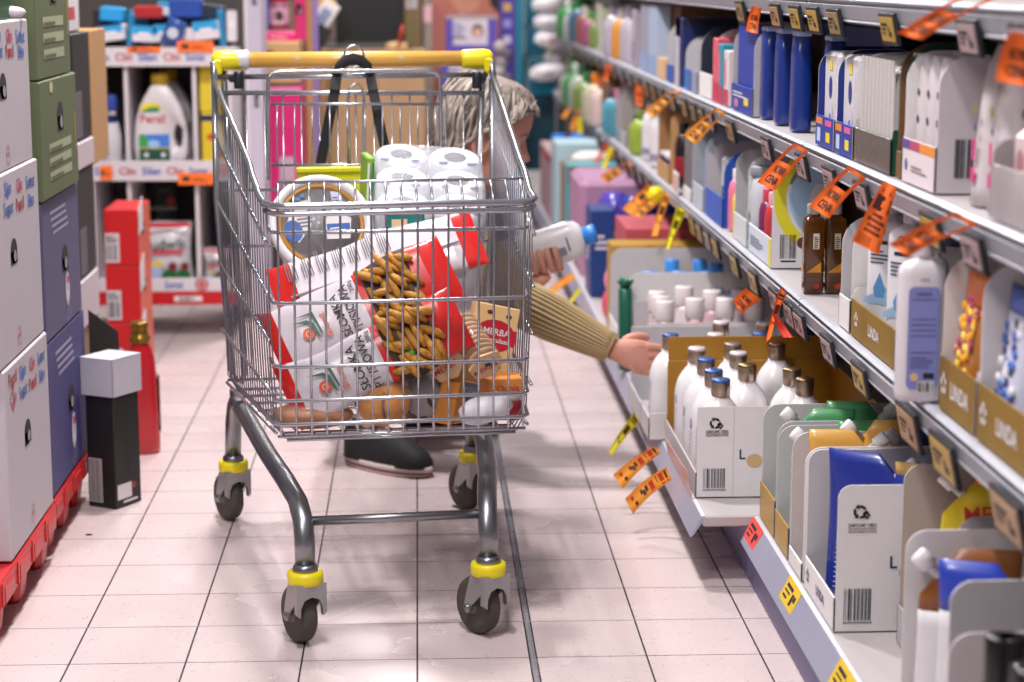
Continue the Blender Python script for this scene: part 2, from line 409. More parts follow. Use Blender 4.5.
# chassis
for s in (-1, 1):
    m = MB()
    m.tube([(s * .163, -.428, .146), (s * .163, -.427, .19), (s * .164, -.415, .222), (s * .17, -.37, .248), (s * .185, -.28, .262), (s * .21, -.08, .27), (s * .244, .3, .276), (s * .25, .37, .274)], .0165, STEEL, 12, flat=(.95, 1.1))
    m.tube([(s * .252, .37, .282), (s * .256, .41, .262), (s * .26, .43, .22), (s * .262, .43, .146)], .0175, STEEL, 12)
    m.box((s * .252, .36, .29), (.03, .12, .02), DARKSTEEL, .004)
    m.build('chassis_tube', cart)
m = MB(); m.tube([(-.158, -.41, .222), (.16, -.41, .222)], .0085, STEEL, 10); m.build('cross_bar', cart)
def caster(x, y, ang):
    m = MB(); R = Matrix.Translation(Vector((x, y, 0))) @ Matrix.Rotation(ang, 4, 'Z')
    m.lathe([(.022, .137), (.023, .141), (.021, .148), (.017, .151)], STEEL, (0, 0, 0), 18)
    fork = DARKSTEEL if False else M('#a3a2a4', .42, .7)
    # fork: a domed yoke arched over the tyre, with two cheeks reaching down to the axle
    arch = [(-.0285, .119), (-.0285, .066), (-.022, .06), (-.0205, .078), (-.014, .091), (0, .096), (.014, .091), (.0205, .078), (.022, .06), (.0285, .066), (.0285, .119)]
    m.prism(list(reversed(arch)), (0, -.027, 0), X3, Z3, -Y3, .012, fork)
    m.lathe([(.0265, .1075), (.0285, .11), (.028, .117), (.022, .12)], fork, (0, 0, 0), 18, 1.0, 1.0)
    m.tube([(-.03, .03, .0515), (.03, .03, .0515)], .006, STEEL, 8)
    for s in (-1, 1):   # cheek reaching down to the axle
        m.prism([(-.041, .048), (-.036, .041), (-.026, .041), (-.02, .055), (.012, .084), (.026, .092), (.026, .112), (-.02, .112), (-.034, .075)], (s * .0255, 0, 0), (0, -1, 0), (0, 0, 1), (s, 0, 0), .003, fork)
    m.xf(R); f = m.build('caster', cart)
    m = MB(); ro = Matrix.Rotation(PI / 2, 4, 'Y'); W = .0165
    tyre = M('#4a443e', .75, var=.12)
    m.lathe([(.036, -W + .002), (.046, -W + .001), (.0505, -W + .005), (.0525, -W * .4), (.0525, W * .4), (.0505, W - .005), (.046, W - .001), (.036, W - .002)], tyre, (0, .03, .0525), 32, rot=ro)
    m.lathe([(.008, -W - .003), (.014, -W - .002), (.016, -W + .004), (.034, -W + .006), (.037, -W + .002), (.037, W - .002), (.034, W - .006), (.016, W - .004), (.014, W + .002), (.008, W + .003)], M('#5f5a55', .6), (0, .03, .0525), 24, rot=ro)
    m.xf(R); m.build('wheel', f)
    m = MB(); m.lathe([(.0265, .114), (.031, .116), (.032, .122), (.032, .131), (.0305, .1375), (.0255, .138)], YEL, (0, 0, 0), 24); m.xf(R); m.build('bumper_ring', f)
caster(-.163, -.43, math.radians(20)); caster(.163, -.43, math.radians(28)); caster(-.262, .43, math.radians(22)); caster(.262, .43, math.radians(26))
# black strap looped over the handle, with a metal ring
strap = thing('shoulder_strap', 'black webbing strap with metal ring looped over the yellow cart handle', 'strap', cw((0, 0, 0)), CA)
m = MB(); sm = M('#15161a', .7, var=.15)
def ribbon(m, pts, w, mat, th=.002, nrm=Vector((0, -1, 0))):
    P = [Vector(p) for p in pts]; rings = []
    for i, p in enumerate(P):
        t = (P[min(i + 1, len(P) - 1)] - P[max(i - 1, 0)]).normalized(); a = t.cross(nrm)
        if a.length < .3: a = Vector((1, 0, 0))
        a.normalize(); b = a.cross(t).normalized()
        rings.append([p + a * (w / 2) - b * th, p + a * (w / 2) + b * th, p - a * (w / 2) + b * th, p - a * (w / 2) - b * th])
    m.loft(rings, mat, smooth=False)
yf = hy - .024
m2 = [cl(337, 74, .458), cl(335, 90, .44), cl(331, 110, .43), cl(326, 135, .43), cl(320, 166, .43)]
m3 = [cl(370, 74, .458), cl(373, 90, .44), cl(377, 110, .425), cl(382, 135, .42), cl(388, 160, .42)]
ribbon(m, m2, .021, sm); ribbon(m, m3, .021, sm)
pad = [cl(336, 76, .456), cl(340, 66, .457), cl(345, 61, .457), cl(353, 59, .457), cl(361, 61, .457), cl(367, 66, .457), cl(371, 76, .456)]
m.tube(pad, .009, sm, 10, rad=[.008, .011, .013, .0135, .013, .011, .008], flat=(.7, 1))
m.build('webbing', strap)
m = MB(); c = cl(354, 58, .455)
ring = [(c.x + .021 * math.cos(t), c.y, c.z + .004 + .022 * math.sin(t)) for t in [2 * PI * i / 20 for i in range(20)]]
m.tube(ring, .0028, CHROME, 8, closed=True); m.build('metal_ring', strap)
# ================================================================ right-hand shelving
ZB, ZM, ZU, ZT = .145, .568, .863, 1.135
XN, XF, XS, XB = .645, .543, .722, 1.15        # front edges: near plinth shelf, far plinth shelf, upper shelves; back panel
DECK = M('#b3adaf', .45, var=.04); RAILM = M('#9b9ca6', .4, .3, var=.05); LILAC = M('#6f6a94', .5, var=.05); PANELM = M('#6b5b50', .7, var=.08); LIPW = M('#b9bcc8', .35)
DARKRAIL = M('#33343a', .5)
RAILB = M('#a4a7bd', .3, .25, var=.05)
def bay(y0, y1, xb, label, near):
    t = thing('shelving_bay', label, 'shelving', (0, 0, 0), 0, 'shelving bays of the right-hand aisle side')
    m = MB(); m.box((XB + .012, (y0 + y1) / 2, .75), (.02, y1 - y0 - .004, 1.5), PANELM, .001); m.build('back_panel', t)
    m = MB(); m.box((.64 + (XB - .64) / 2, (y0 + y1) / 2, .06), (XB - .64, y1 - y0 - .004, .118), LILAC, .004); m.build('plinth', t)
    # bottom shelf with its tilted price rail
    m = MB(); m.box(((xb + XB) / 2, (y0 + y1) / 2, ZB - .0135), (XB - xb, y1 - y0 - .003, .022), DECK, .003); s = m.build('shelf', t)
    m = MB(); tx, tz, bx, bz = (xb - .004, ZB - .006, xb - .03, ZB - .052) if near else (xb - .003, ZB - .006, xb - .024, ZB - .045)
    m.prism([(bx, bz), (tx, tz), (tx + .006, tz + .003), (tx + .004, tz - .008), (bx + .004, bz + .001)], (0, y1 - .004, 0), X3, Z3, Y3, y1 - y0 - .008, RAILB)
    m.prism([(tx, tz + .002), (tx + .007, tz + .004), (tx + .007, tz), (tx, tz - .002)], (0, y1 - .003, 0), X3, Z3, Y3, y1 - y0 - .006, LIPW)
    m.build('price_rail', s)
    for z, nm in ((ZM, 0), (ZU, 0), (ZT, 0)):
        m = MB(); m.box(((XS + XB) / 2, (y0 + y1) / 2, z - .0135), (XB - XS, y1 - y0 - .003, .022), DECK, .002); s = m.build('shelf', t)
        m = MB()
        m.prism([(XS - .004, z - .006), (XS + .001, z - .0015), (XS + .008, z - .0015), (XS + .008, z - .012), (XS + .002, z - .012)], (0, y1 - .003, 0), X3, Z3, Y3, y1 - y0 - .006, LIPW)
        m.prism([(XS + .004, z - .046), (XS - .002, z - .012), (XS + .006, z - .012), (XS + .01, z - .046)], (0, y1 - .003, 0), X3, Z3, Y3, y1 - y0 - .006, DARKRAIL)
        m.prism([(XS - .001, z - .038), (XS - .005, z - .016), (XS + .001, z - .014), (XS + .004, z - .038)], (0, y1 - .006, 0), X3, Z3, Y3, y1 - y0 - .012, RAILM)
        for k in range(4): m.box((XS - .0036 + k * .0009, (y0 + y1) / 2, z - .019 - k * .005), (.0012, y1 - y0 - .014, .0012), WHITE, 0)
        m.box((XS + .002, (y0 + y1) / 2, z - .041), (.006, y1 - y0 - .012, .004), LIPW, .001)
        m.build('price_rail', s)
    for y in (y0 + .02, y1 - .02):
        m = MB(); m.box((XB - .004, y, .78), (.01, .03, 1.3), M('#55504e', .5), .001); m.build('upright', t)
    return t
bay(1.75, 3.8, XN, 'nearest shelving bay, its low lilac-fronted bottom shelf set back from the next', True)
bay(3.8, 5.6, XF, 'second shelving bay, its bottom shelf jutting out where the hand reaches in', False)
bay(5.6, 7.4, XF, 'third shelving bay, beyond the reaching hand, with pink carton on its bottom shelf', False)
bay(7.4, 9.2, XF, 'fourth shelving bay, holding the orange and green bottles far down the aisle', False)
bay(9.2, 10.9, XF, 'farthest shelving bay, ending beside the teal packs', False)
# ---------------------------------------------------------------- electronic price tags
SCRY = M('#b3913c', .35, emit=0); SCRP = M('#a58d90', .35); SCRT = M('#a98660', .35); TAGF = M('#1d1e24', .45); SCRD = M('#8f7a50', .35)
_tag = {}
def price_tag(px, shelf, z, w=.085, h=.056, scr=SCRP, y=None, tilt=12, label=None):
    nm = {'top': 'topmost', 'upper': 'upper', 'middle': 'middle'}[shelf]
    n = _tag.get(shelf, 0); _tag[shelf] = n + 1
    y = y if y is not None else yl(px, XS - .01, z - .03)
    key = ('tag', w, h, scr.name)
    lab = label or 'black-framed electronic price tag on the %s rail, %s from the camera end' % (nm, ORD[n])
    loc = (XS - .0085, y, z - .02); rot = (math.radians(tilt), 0, -PI / 2)
    if key in _tag: return dup(_tag[key], loc, rot=rot, label=lab, group='electronic price tags on the %s rail' % nm)
    t = thing('price_tag', lab, 'price tag', loc, group='electronic price tags on the %s rail' % nm, rot=rot)
    m = MB(); m.box((0, -.0035, -h / 2), (w, .007, h), TAGF, .002); f = m.build('frame', t)
    m = MB(); m.box((0, -.0075, -h / 2), (w - .016, .0016, h - .013), scr, .0004)
    fr = (Vector((0, -.0084, -h / 2)), X3, Z3, -Y3)
    m.rect(fr, -w * .32, h * .1, w * .4, h * .09, INK); m.rect(fr, -w * .32, -h * .02, w * .3, h * .05, INK); m.rect(fr, -w * .32, -h * .14, w * .26, h * .04, INK); m.rect(fr, w * .12, -h * .22, w * .06, h * .3, INK); m.rect(fr, w * .2, -h * .22, w * .1, h * .16, INK)
    m.build('screen', t)
    _tag[key] = t
    return t
for px, s, w in ((1006, SCRT, .13), (942, SCRY, .125), (907, SCRT, .12), (859, SCRY, .1), (827, SCRP, .1), (799, SCRP, .1), (789, SCRP, .09), (774, SCRP, .1), (753, SCRY, .1), (734, SCRY, .1), (715, SCRY, .1), (707, SCRP, .1), (699, SCRT, .1), (692, SCRY, .1)):
    price_tag(px, 'middle', ZM, w, .062 if w > .11 else .05, s)
for px in (657, 648, 640, 632, 623, 614, 605, 597, 590, 583, 577, 571, 566, 561): price_tag(px, 'middle', ZM, .11, .045, random.choice((SCRT, SCRP, SCRD)))
for px, s in ((972, SCRP), (930, SCRY), (861, SCRP), (829, SCRP), (801, SCRP), (766, SCRP), (730, SCRT), (710, SCRP), (701, SCRD), (693, SCRD), (684, SCRT), (672, SCRT), (661, SCRD), (653, SCRT), (646, SCRT)):
    price_tag(px, 'upper', ZU, .1, .05, s)
for px in (638, 630, 622, 614, 606, 599, 592, 585, 579, 574): price_tag(px, 'upper', ZU, .11, .045, random.choice((SCRT, SCRP, SCRD)))
for px, s in ((1022, SCRP), (968, SCRP), (888, SCRY), (834, SCRD), (813, SCRY), (795, SCRY), (775, SCRT), (740, SCRD)):
    price_tag(px, 'top', ZT, .1, .05, s)
# ---------------------------------------------------------------- hanging paper flags: corners in the plane across the aisle at Y
def flag(label, corners, Y, mat, cut=True, text=('NOWA', 'CENA'), bend=.012, kind='NC', group='orange shelf flags', cat='shelf flag', ink=None, dy=0.0):
    ink = ink or M('#3a1210', .6)
    lim = (XF - .016) if Y < 0 else (XS - .0095)
    Y = min(ray(a, b).y * lim / ray(a, b).x for a, b in corners)
    TL, TR, BR, BL = [gy(a, b, Y) for a, b in corners]
    c0 = (TL + TR) / 2
    def P(s, t): 
        p = TL * (1 - s) * (1 - t) + TR * s * (1 - t) + BR * s * t + BL * (1 - s) * t
        return p + Vector((0, -dy * t + bend * math.sin(PI * t) + .004 * math.sin(2 * PI * s), 0)) - c0
    m = MB(); N = 10
    def patch(s0, s1, t0, t1, k=N):
        A = [[P(s0 + (s1 - s0) * i / 4, t0 + (t1 - t0) * j / k) for i in range(5)] for j in range(k + 1)]
        vs = [p for r in A for p in r]; nb = len(vs); vs += [p + Vector((0, .0008, 0)) for p in vs]
        fs = []
        for j in range(k):
            for i in range(4):
                a = j * 5 + i; fs.append((a, a + 1, a + 6, a + 5)); fs.append((nb + a, nb + a + 5, nb + a + 6, nb + a + 1))
        m.add(vs, fs, mat, True)
    if cut:
        patch(0, 1, 0, .07, 2); patch(0, .2, .07, .42, 5); patch(.8, 1, .07, .42, 5); patch(0, 1, .42, 1, 6)
    else: patch(0, 1, 0, 1)
    def put(tx, s0, s1, t0, t1, mt):
        vs, fs, w = text_mesh(tx, .03); vs2 = []
        for x, y in vs: vs2.append(P(s0 + (s1 - s0) * x / w, t1 - (t1 - t0) * y / .73) + Vector((0, -.0012, 0)))
        m.add(vs2, fs, mt)
    def bar(s0, s1, t0, t1, mt): 
        m.add([P(a, b) + Vector((0, -.0011, 0)) for a, b in ((s0, t0), (s1, t0), (s1, t1), (s0, t1))], [(0, 1, 2, 3)], mt)
    if kind == 'NC':
        a, b = (.5, .95) if cut else (.3, .9)
        put(text[0], .24, .78, a, a + (b - a) * .4, ink); put(text[1], .24, .78, a + (b - a) * .54, b - .04, ink)
    elif kind == 'long':
        rn = random.Random(3)
        put('2', .22, .34, .1, .15, ink); put('2', .62, .74, .1, .15, ink)
        bar(.12, .92, .2, .42, ink)
        for k in range(5): bar(.2 + k * .14, .29 + k * .14, .26, .36, mat)
        for k, (a, b) in enumerate(((.3, .72), (.16, .88), (.26, .78), (.22, .82))):
            n = 7 if k % 2 else 5
            for q in range(n): bar(a + (b - a) * q / n, a + (b - a) * (q + .72) / n, .47 + k * .085, .52 + k * .085, ink)
        for k in range(5): bar(.08, .92, .83 + k * .03, .838 + k * .03, ink)
    elif kind == 'strip':
        bar(.2, .8, .08, .13, ink); bar(.2, .8, .16, .19, ink); bar(.3, .7, .3, .5, ink); bar(.25, .4, .62, .68, ink); bar(.5, .75, .66, .7, ink)
    elif kind == 'price':
        red = M('#c8301c', .6)
        bar(.15, .85, .05, .09, ink); bar(.15, .85, .13, .22, red); bar(.1, .9, .27, .285, ink)
        bar(.25, .75, .36, .46, red); bar(.3, .62, .5, .56, ink); bar(.42, .72, .57, .63, ink); bar(.3, .55, .63, .68, ink); bar(.2, .45, .84, .9, red); bar(.6, .8, .8, .86, ink)
    o = m.build('hanging_flag', None, c0, 0, (label, cat, group)); return o
def yr(px, z): return yl(px, XS - .004, z)
flag('orange flag printed NOWA CENA hanging from the upper rail above the amber bottles', [(849, 166), (866, 178), (829, 219), (809, 206)], yr(856, ZU - .02), ORANGE)
flag('orange flag printed NOWA CENA on the upper rail above the striped blue-arc tray', [(794, 143), (809, 151), (775, 191), (757, 182)], yr(800, ZU - .02), ORANGE)
flag('wide orange flag printed NOWA CENA tilted over the big white bottle', [(957, 212), (979, 225), (908, 257), (889, 244)], yr(966, ZU - .02), ORANGE)
flag('long trapezoid orange flag with black box and fine print, hanging from upper rail', [(884, 180), (897, 189), (879, 255), (852, 241)], yr(890, ZU - .02), ORANGE, False, kind='long', bend=.004)
flag('orange flag printed NOWA CENA reaching from the upper rail over the pale trays', [(716, 108), (726, 113), (696, 145), (683, 135)], yr(721, ZU - .02), ORANGE2)
flag('orange flag printed NOWA CENA over the white double bottles on the middle shelf', [(674, 88), (681, 93), (654, 118), (644, 111)], yr(677, ZU - .02), ORANGE2)
flag('big orange flag printed NOWA CENA at the top edge, over the stacked white cards', [(972, -9), (996, -2), (922, 40), (897, 33)], yr(978, ZT - .03), ORANGE)
flag('orange flag printed NOWA CENA at the far top corner nearest the camera', [(1010, 32), (1044, 35), (1036, 88), (996, 81)], yr(1018, ZT - .04), ORANGE, False)
flag('upright orange flag hanging from the top rail before the navy packs', [(752, 6), (762, 8), (758, 34), (746, 31)], yr(760, ZT - .03), ORANGE, False)
flag('short orange flag hanging below the middle rail over the pink-capped bottles', [(746, 288), (762, 300), (742, 314), (733, 302)], yr(752, ZM - .03), ORANGE, False)
flag('narrow curled orange strip hanging from the middle rail above the mustard tray', [(780, 288), (787, 293), (772, 335), (765, 345)], yr(784, ZM - .03), ORANGE, False, kind='strip')
flag('flat red-orange flag tucked behind the narrow curled orange strip', [(772, 312), (780, 318), (793, 337), (783, 338)], yr(779, ZM - .03) + .05, M('#e8402a', .5), False, kind='none')
flag('small orange flag standing upright at the upper rail beside the dark green bottle', [(606, 63), (612, 65), (608, 82), (604, 80)], yr(612, ZU - .03), ORANGE, False)
flag('orange flag hanging straight down under the upper rail beside the grey arches', [(635, 85), (643, 87), (643, 107), (636, 105)], yr(641, ZU - .03), ORANGE, False)
flag('orange flag with cut-out pointing over the lilac carton on the bottom shelf', [(628, 161), (634, 166), (607, 184), (600, 176)], yr(633, ZM - .02), ORANGE2)
flag('front one of two overlapping orange flags above the purple pouches', [(648, 184), (655, 189), (635, 217), (622, 209)], yr(651, ZM - .02) - .05, ORANGE2, False, kind='strip')
flag('orange flag with cut-out partly covered by the yellow disc', [(661, 191), (668, 197), (641, 218), (632, 213)], yr(664, ZM - .02) - .03, ORANGE2)
flag('curled orange strip hanging right of the yellow disc', [(664, 192), (671, 196), (658, 236), (651, 236)], yr(668, ZM - .02) - .06, ORANGE2, False, kind='strip')
flag('yellow pointed strip hanging from the middle rail by the white-framed card', [(677, 206), (687, 211), (669, 250), (666, 249)], yr(688, ZM - .02) - .04, LEMON, False, kind='strip', group='yellow shelf flags')
flag('thin red-orange strip under the far middle rail, beside a yellow strip', [(606, 142), (609, 144), (595, 168), (592, 167)], yr(608, ZM - .02), M('#f0501e', .5), False, kind='none')
flag('yellow strip under the far middle rail over the lilac carton', [(609, 146), (615, 148), (603, 175), (600, 173)], yr(613, ZM - .02), LEMON, False, kind='none', group='yellow shelf flags')
flag('orange strip with cut-out on the far middle rail, above the blue caps', [(576, 109), (582, 111), (575, 131), (570, 129)], yr(580, ZM - .02), ORANGE2)
flag('short orange strip far down the middle rail, above the white paper bags', [(570, 105), (574, 107), (565, 119), (561, 117)], yr(572, ZM - .02), ORANGE2, False, kind='none')
flag('yellow strip far down the middle rail, above the white paper bags', [(578, 116), (583, 117), (582, 146), (578, 144)], yr(581, ZM - .02), LEMON, False, kind='none', group='yellow shelf flags')
# strips sticking out of the far bottom rail
def rb(px): return -1
flag('lower of two orange-yellow price strips sticking out of the bottom rail', [(666, 467), (672, 480), (633, 514), (625, 499)], rb(668), ORANGE2, False, kind='price', bend=.02, group='price strips on the bottom rail')
flag('upper of two orange-yellow price strips sticking out of the bottom rail', [(655, 446), (661, 453), (623, 489), (613, 475)], rb(657), ORANGE2, False, kind='price', bend=.02, group='price strips on the bottom rail')
flag('bright yellow price strip on the bottom rail below the reaching hand', [(635, 411), (641, 420), (611, 457), (609, 450)], rb(637), LEMON, False, kind='strip', bend=.01, group='price strips on the bottom rail')
flag('orange strip on the bottom rail under the tilted white bottle', [(572, 272), (576, 279), (553, 294), (548, 290)], rb(575), ORANGE2, False, kind='none', group='price strips on the bottom rail')
flag('small yellow strip on the bottom rail beside the beige sleeve', [(579, 287), (582, 291), (571, 305), (569, 302)], rb(581), LEMON, False, kind='none', group='price strips on the bottom rail')
m = MB(); q = ray(660, 195); q = gy(656, 195, q.y * (XS - .02) / q.x - .04); m.lathe([(.026, 0), (.026, .002)], LEMON, (0, 0, 0), 20, rot=Matrix.Rotation(PI / 2, 4, 'X'))
m.build('hanging_disc', None, q, 0, ('round yellow paper disc on the middle rail among orange flags', 'shelf flag', 'yellow shelf flags'))
# paper price labels stuck on the near bottom rail
def rail_label(px, mat, label, ink):
    y = yl(px, XN - .014, ZB - .022); m = MB()
    n = Vector((-.05, 0, .026)).normalized(); v = Vector((.026, 0, .05)).normalized(); fr = (Vector((0, 0, 0)), -Y3, v, n)
    m.prism([(-.055, -.021), (.055, -.021), (.055, .021), (-.055, .021)], n * .0012, -Y3, v, n, .001, mat)
    m.rect(fr, -.04, .006, .05, .006, ink, .0018); m.rect(fr, -.04, -.002, .04, .003, ink, .0018); m.rect(fr, .015, -.014, .012, .02, ink, .0018); m.rect(fr, .03, -.004, .014, .01, ink, .0018); m.rect(fr, -.04, -.012, .03, .004, ink, .0018)
    m.build('rail_label', None, (XN - .013, y, ZB - .0225), 0, (label, 'price label', 'paper labels on the near bottom rail'))
rail_label(753, M('#e2504a', .5), 'red paper price label on the near lilac-fronted bottom rail', INK)
rail_label(790, M('#d9b52e', .5), 'golden paper price label on the near bottom rail, under the gold trays', INK)
rail_label(842, M('#d9b52e', .5), 'golden paper price label at the bottom edge, nearest the camera', INK)
# ================================================================ product builders (front faces local -Y)
RZ = -PI / 2
def rounded(D, h, lip, r, s=.003):   # side panel outline in (depth, height)
    P = [(0, 0), (D, 0), (D, h)]
    P += [(s + r - r * math.sin(PI / 2 * i / 8), h - r + r * math.cos(PI / 2 * i / 8)) for i in range(9)]
    if lip < h - r: P += [(s, lip + .012), (s - .001, lip)]
    P += [(0, lip)]
    return P
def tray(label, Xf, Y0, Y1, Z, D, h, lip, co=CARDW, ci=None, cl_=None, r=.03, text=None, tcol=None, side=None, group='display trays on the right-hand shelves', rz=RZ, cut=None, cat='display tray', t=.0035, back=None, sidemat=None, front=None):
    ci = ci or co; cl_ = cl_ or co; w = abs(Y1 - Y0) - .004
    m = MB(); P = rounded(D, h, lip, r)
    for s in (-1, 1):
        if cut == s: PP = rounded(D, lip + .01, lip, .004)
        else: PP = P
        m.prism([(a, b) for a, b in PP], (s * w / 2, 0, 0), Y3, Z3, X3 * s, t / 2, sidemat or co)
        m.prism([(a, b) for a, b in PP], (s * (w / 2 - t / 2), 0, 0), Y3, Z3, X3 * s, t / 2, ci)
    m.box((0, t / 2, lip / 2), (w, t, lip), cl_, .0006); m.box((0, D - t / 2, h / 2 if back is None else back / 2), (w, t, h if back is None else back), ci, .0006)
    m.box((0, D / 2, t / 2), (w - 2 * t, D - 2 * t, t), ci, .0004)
    fr = (Vector((0, 0, 0)), X3, Z3, -Y3); fs = (Vector((w / 2, 0, 0)), Y3, Z3, X3)
    if text: m.txt(fr, .016, lip * .5, lip * .42, text, tcol or CARDW, maxw=w * .62, bold=.02); flower(m, fr, -w * .36, lip * .52, lip * .2, tcol or CARDW)
    if front: front(m, fr, w, lip)
    if side: side(m, fs, D, h)
    return m.build('display_tray', None, (Xf, (Y0 + Y1) / 2, Z + .0005), rz, (label, cat, group))
def flower(m, fr, a, b, r, mat):
    for k in range(5):
        t = 2 * PI * k / 5 + .4; m.disc(fr, a + r * .75 * math.cos(t), b + r * .75 * math.sin(t), r * .36, mat, .0009, n=8)
def recycle(m, fr, a, b, s, mat):
    for k in range(3):
        t = 2 * PI * k / 3 + .5; m.arc(fr, a, b, s * .5, s * .85, t, t + 1.25, mat)
        u = t + 1.4; c = (a + s * .68 * math.cos(u + .12), b + s * .68 * math.sin(u + .12)); q = (math.cos(u + PI / 2), math.sin(u + PI / 2)); p = (math.cos(u), math.sin(u))
        m.poly(fr, [(c[0] - p[0] * s * .36 - q[0] * s * .15, c[1] - p[1] * s * .36 - q[1] * s * .15), (c[0] + p[0] * s * .36 - q[0] * s * .15, c[1] + p[1] * s * .36 - q[1] * s * .15), (c[0] + q[0] * s * .35, c[1] + q[1] * s * .35)][::1], mat, .0009)
    for k in range(5): m.disc(fr, a + s * .75 + s * .32 * math.cos(k * 1.26), b - s * .4 + s * .32 * math.sin(k * 1.26), s * .2, mat, .0009, n=8)
def side_linda(m, f, D, h):
    a = .042; recycle(m, f, a - .004, h * .82, .013, INK)
    m.txt(f, a, h * .73, .0078, 'ZAMYKAMY OBIEG', INK, maxw=.045); m.txt(f, a, h * .705, .005, 'TWÓJ KARTON, NASZ RECYKLING', INK, maxw=.045); m.txt(f, a, h * .685, .005, 'WIĘCEJ INFORMACJI NA STRONIE', INK, maxw=.045)
    m.bars(f, .016, .018, .046, h * .22, M('#26303a', .6), 15, seed=4)
    for k in range(13): m.rect(f, .016 + k * .0036, .0125, .002, .0035, INK)
    m.txt(f, .086, h * .475, .028, 'L', NAVY, al='L')
    m.disc(f, .118, h * .4, .016, M('#c8a77c', .8), .0008, .014)
def cap_cyl(m, r, h, mat, z=0.0, top=None, e=1.0):
    m.lathe([(r * .96, z), (r, z + .002), (r, z + h - .003), (r * .93, z + h)], mat, n=18)
    if top: m.lathe([(r * .985, z + h - .0035), (r * 1.01, z + h - .003), (r * 1.01, z + h + .001), (r * .93, z + h + .003), (.0005, z + h + .0032)], top, n=18)
def bottle(name, label, cat, loc, rz, prof, body, cap=None, sx=1.0, sy=1.0, e=1.0, group=None, deco=None, n=20, tilt=None, lean=0.0):
    """prof: (radius, z) list; cap: (r, h, z, mat, topmat) ; deco(m) adds printed areas to the body"""
    t = thing(name, label, cat, loc, rz, group, rot=tilt)
    m = MB(); m.lathe(prof, body, n=n, sx=sx, sy=sy, e=e)
    if deco: deco(m)
    m.build('body', t)
    if cap:
        m = MB(); cap_cyl(m, cap[0], cap[1], cap[3], cap[2], cap[4] if len(cap) > 4 else None); m.build('cap', t)
    return t
def bprof(r, h, sh=.25, nk=.35, base=.006):   # body to height h with shoulder taking sh of it, neck radius nk*r
    z = h * (1 - sh); P = [(r * .85, 0), (r * .97, base * .5), (r, base * 1.6), (r, z)]
    for i in range(1, 6):
        t = i / 5; P.append((r * (nk + (1 - nk) * math.cos(t * PI / 2) ** .9), z + h * sh * math.sin(t * PI / 2) ** 1.2))
    return P
def pouch(label, loc, rz, w, d, h, body, capm=None, side=1, group=None, deco=None, band=None, cat='refill pouch', bandz=.72, tilt=None, spout=True, name='refill_pouch'):
    t = thing(name, label, cat, loc, rz, group, rot=tilt)
    m = MB(); rings = []; N = 16
    for i in range(13):
        z = h * i / 12; f = i / 12
        a = w / 2 * (1 - .05 * math.sin(f * PI)); dd = d / 2 * (1 - f) ** .75 + .002
        xr, xl = a, -a
        if spout and f > .74:
            q = (f - .74) / .26; xr = a - q * w * .42
        xr *= 1 + .012 * math.sin(5 * f + 1); xl *= 1 + .012 * math.sin(6 * f)
        cx, hx = (xr + xl) / 2, (xr - xl) / 2
        rings.append([((cx + hx * math.cos(u)) * side, math.copysign(abs(math.sin(u)) ** .8, math.sin(u)) * dd, z) for u in [2 * PI * j / N for j in range(N)]])
    if side < 0: rings = [list(reversed(r)) for r in rings]
    k = 13
    if band:
        k = int(13 * bandz)
        m.loft(rings[:k + 1], body); m.loft(rings[k:], band)
    else: m.loft(rings, body)
    if deco: deco(m)
    m.build('bag', t)
    if spout and capm:
        m = MB(); c = Vector(((w / 2 - w * .16) * side, 0, h * .885)); R = Matrix.Rotation(math.radians(48) * side, 4, 'Y')
        m.lathe([(.008, -.012), (.008, .006), (.0125, .006), (.0125, .028), (.0115, .03)], capm, c, 14, rot=R); m.build('spout_cap', t)
    return t
def carton(label, Xf, Y0, Y1, Z, D, h, mat, front=None, side=None, group=None, cat='carton', rz=RZ, name='carton', r=.0015):
    w = abs(Y1 - Y0) - .003; m = MB(); m.box((0, D / 2, h / 2), (w, D, h), mat, r)
    f = faces(w, D, h); F = (f['front'][0] + Vector((0, D / 2, 0)),) + f['front'][1:]; S = (Vector((w / 2, 0, 0)), Y3, Z3, X3)
    if front: front(m, F, w, h)
    if side: side(m, S, D, h)
    return m.build(name, None, (Xf, (Y0 + Y1) / 2, Z + .0004), rz, (label, cat, group) if group else (label, cat))
# ================================================================ bottom shelf, near bay (front edge at XN)
XN = .65
def yb(px): return yl(px, XN, ZB)
WCAP = M('#efedf0', .35)
# tray with the blue pouch (recycling mark and barcode on its near side)
a, b = yb(833), yb(803.5)
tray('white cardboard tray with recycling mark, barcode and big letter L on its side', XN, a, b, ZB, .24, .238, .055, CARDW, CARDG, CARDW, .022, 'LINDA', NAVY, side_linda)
def deco_blue(m):
    for k in range(12): m.tube([(-.05, -.0345 + k * .0011, .02 + k * .008), (.045, -.0345 + k * .0011, .02 + k * .008)], .0007, M('#b9c3e6', .5), 4)
bluep = M('#1c2f8c', .3, coat=.3)
pouch('blue refill pouch with white cap standing in the white recycling-mark tray', (XN + .092, b - .088, ZB + .006), math.radians(-34), .155, .055, .246, bluep, WCAP, 1, 'blue refill pouches in the recycling-mark tray', deco_blue)
pouch('dark blue refill pouch with tan corner behind the front blue pouch', (XN + .17, b - .165, ZB + .006), math.radians(-30), .12, .05, .243, bluep, WCAP, 1, 'blue refill pouches in the recycling-mark tray', None, M('#d7b06a', .5), bandz=.9)
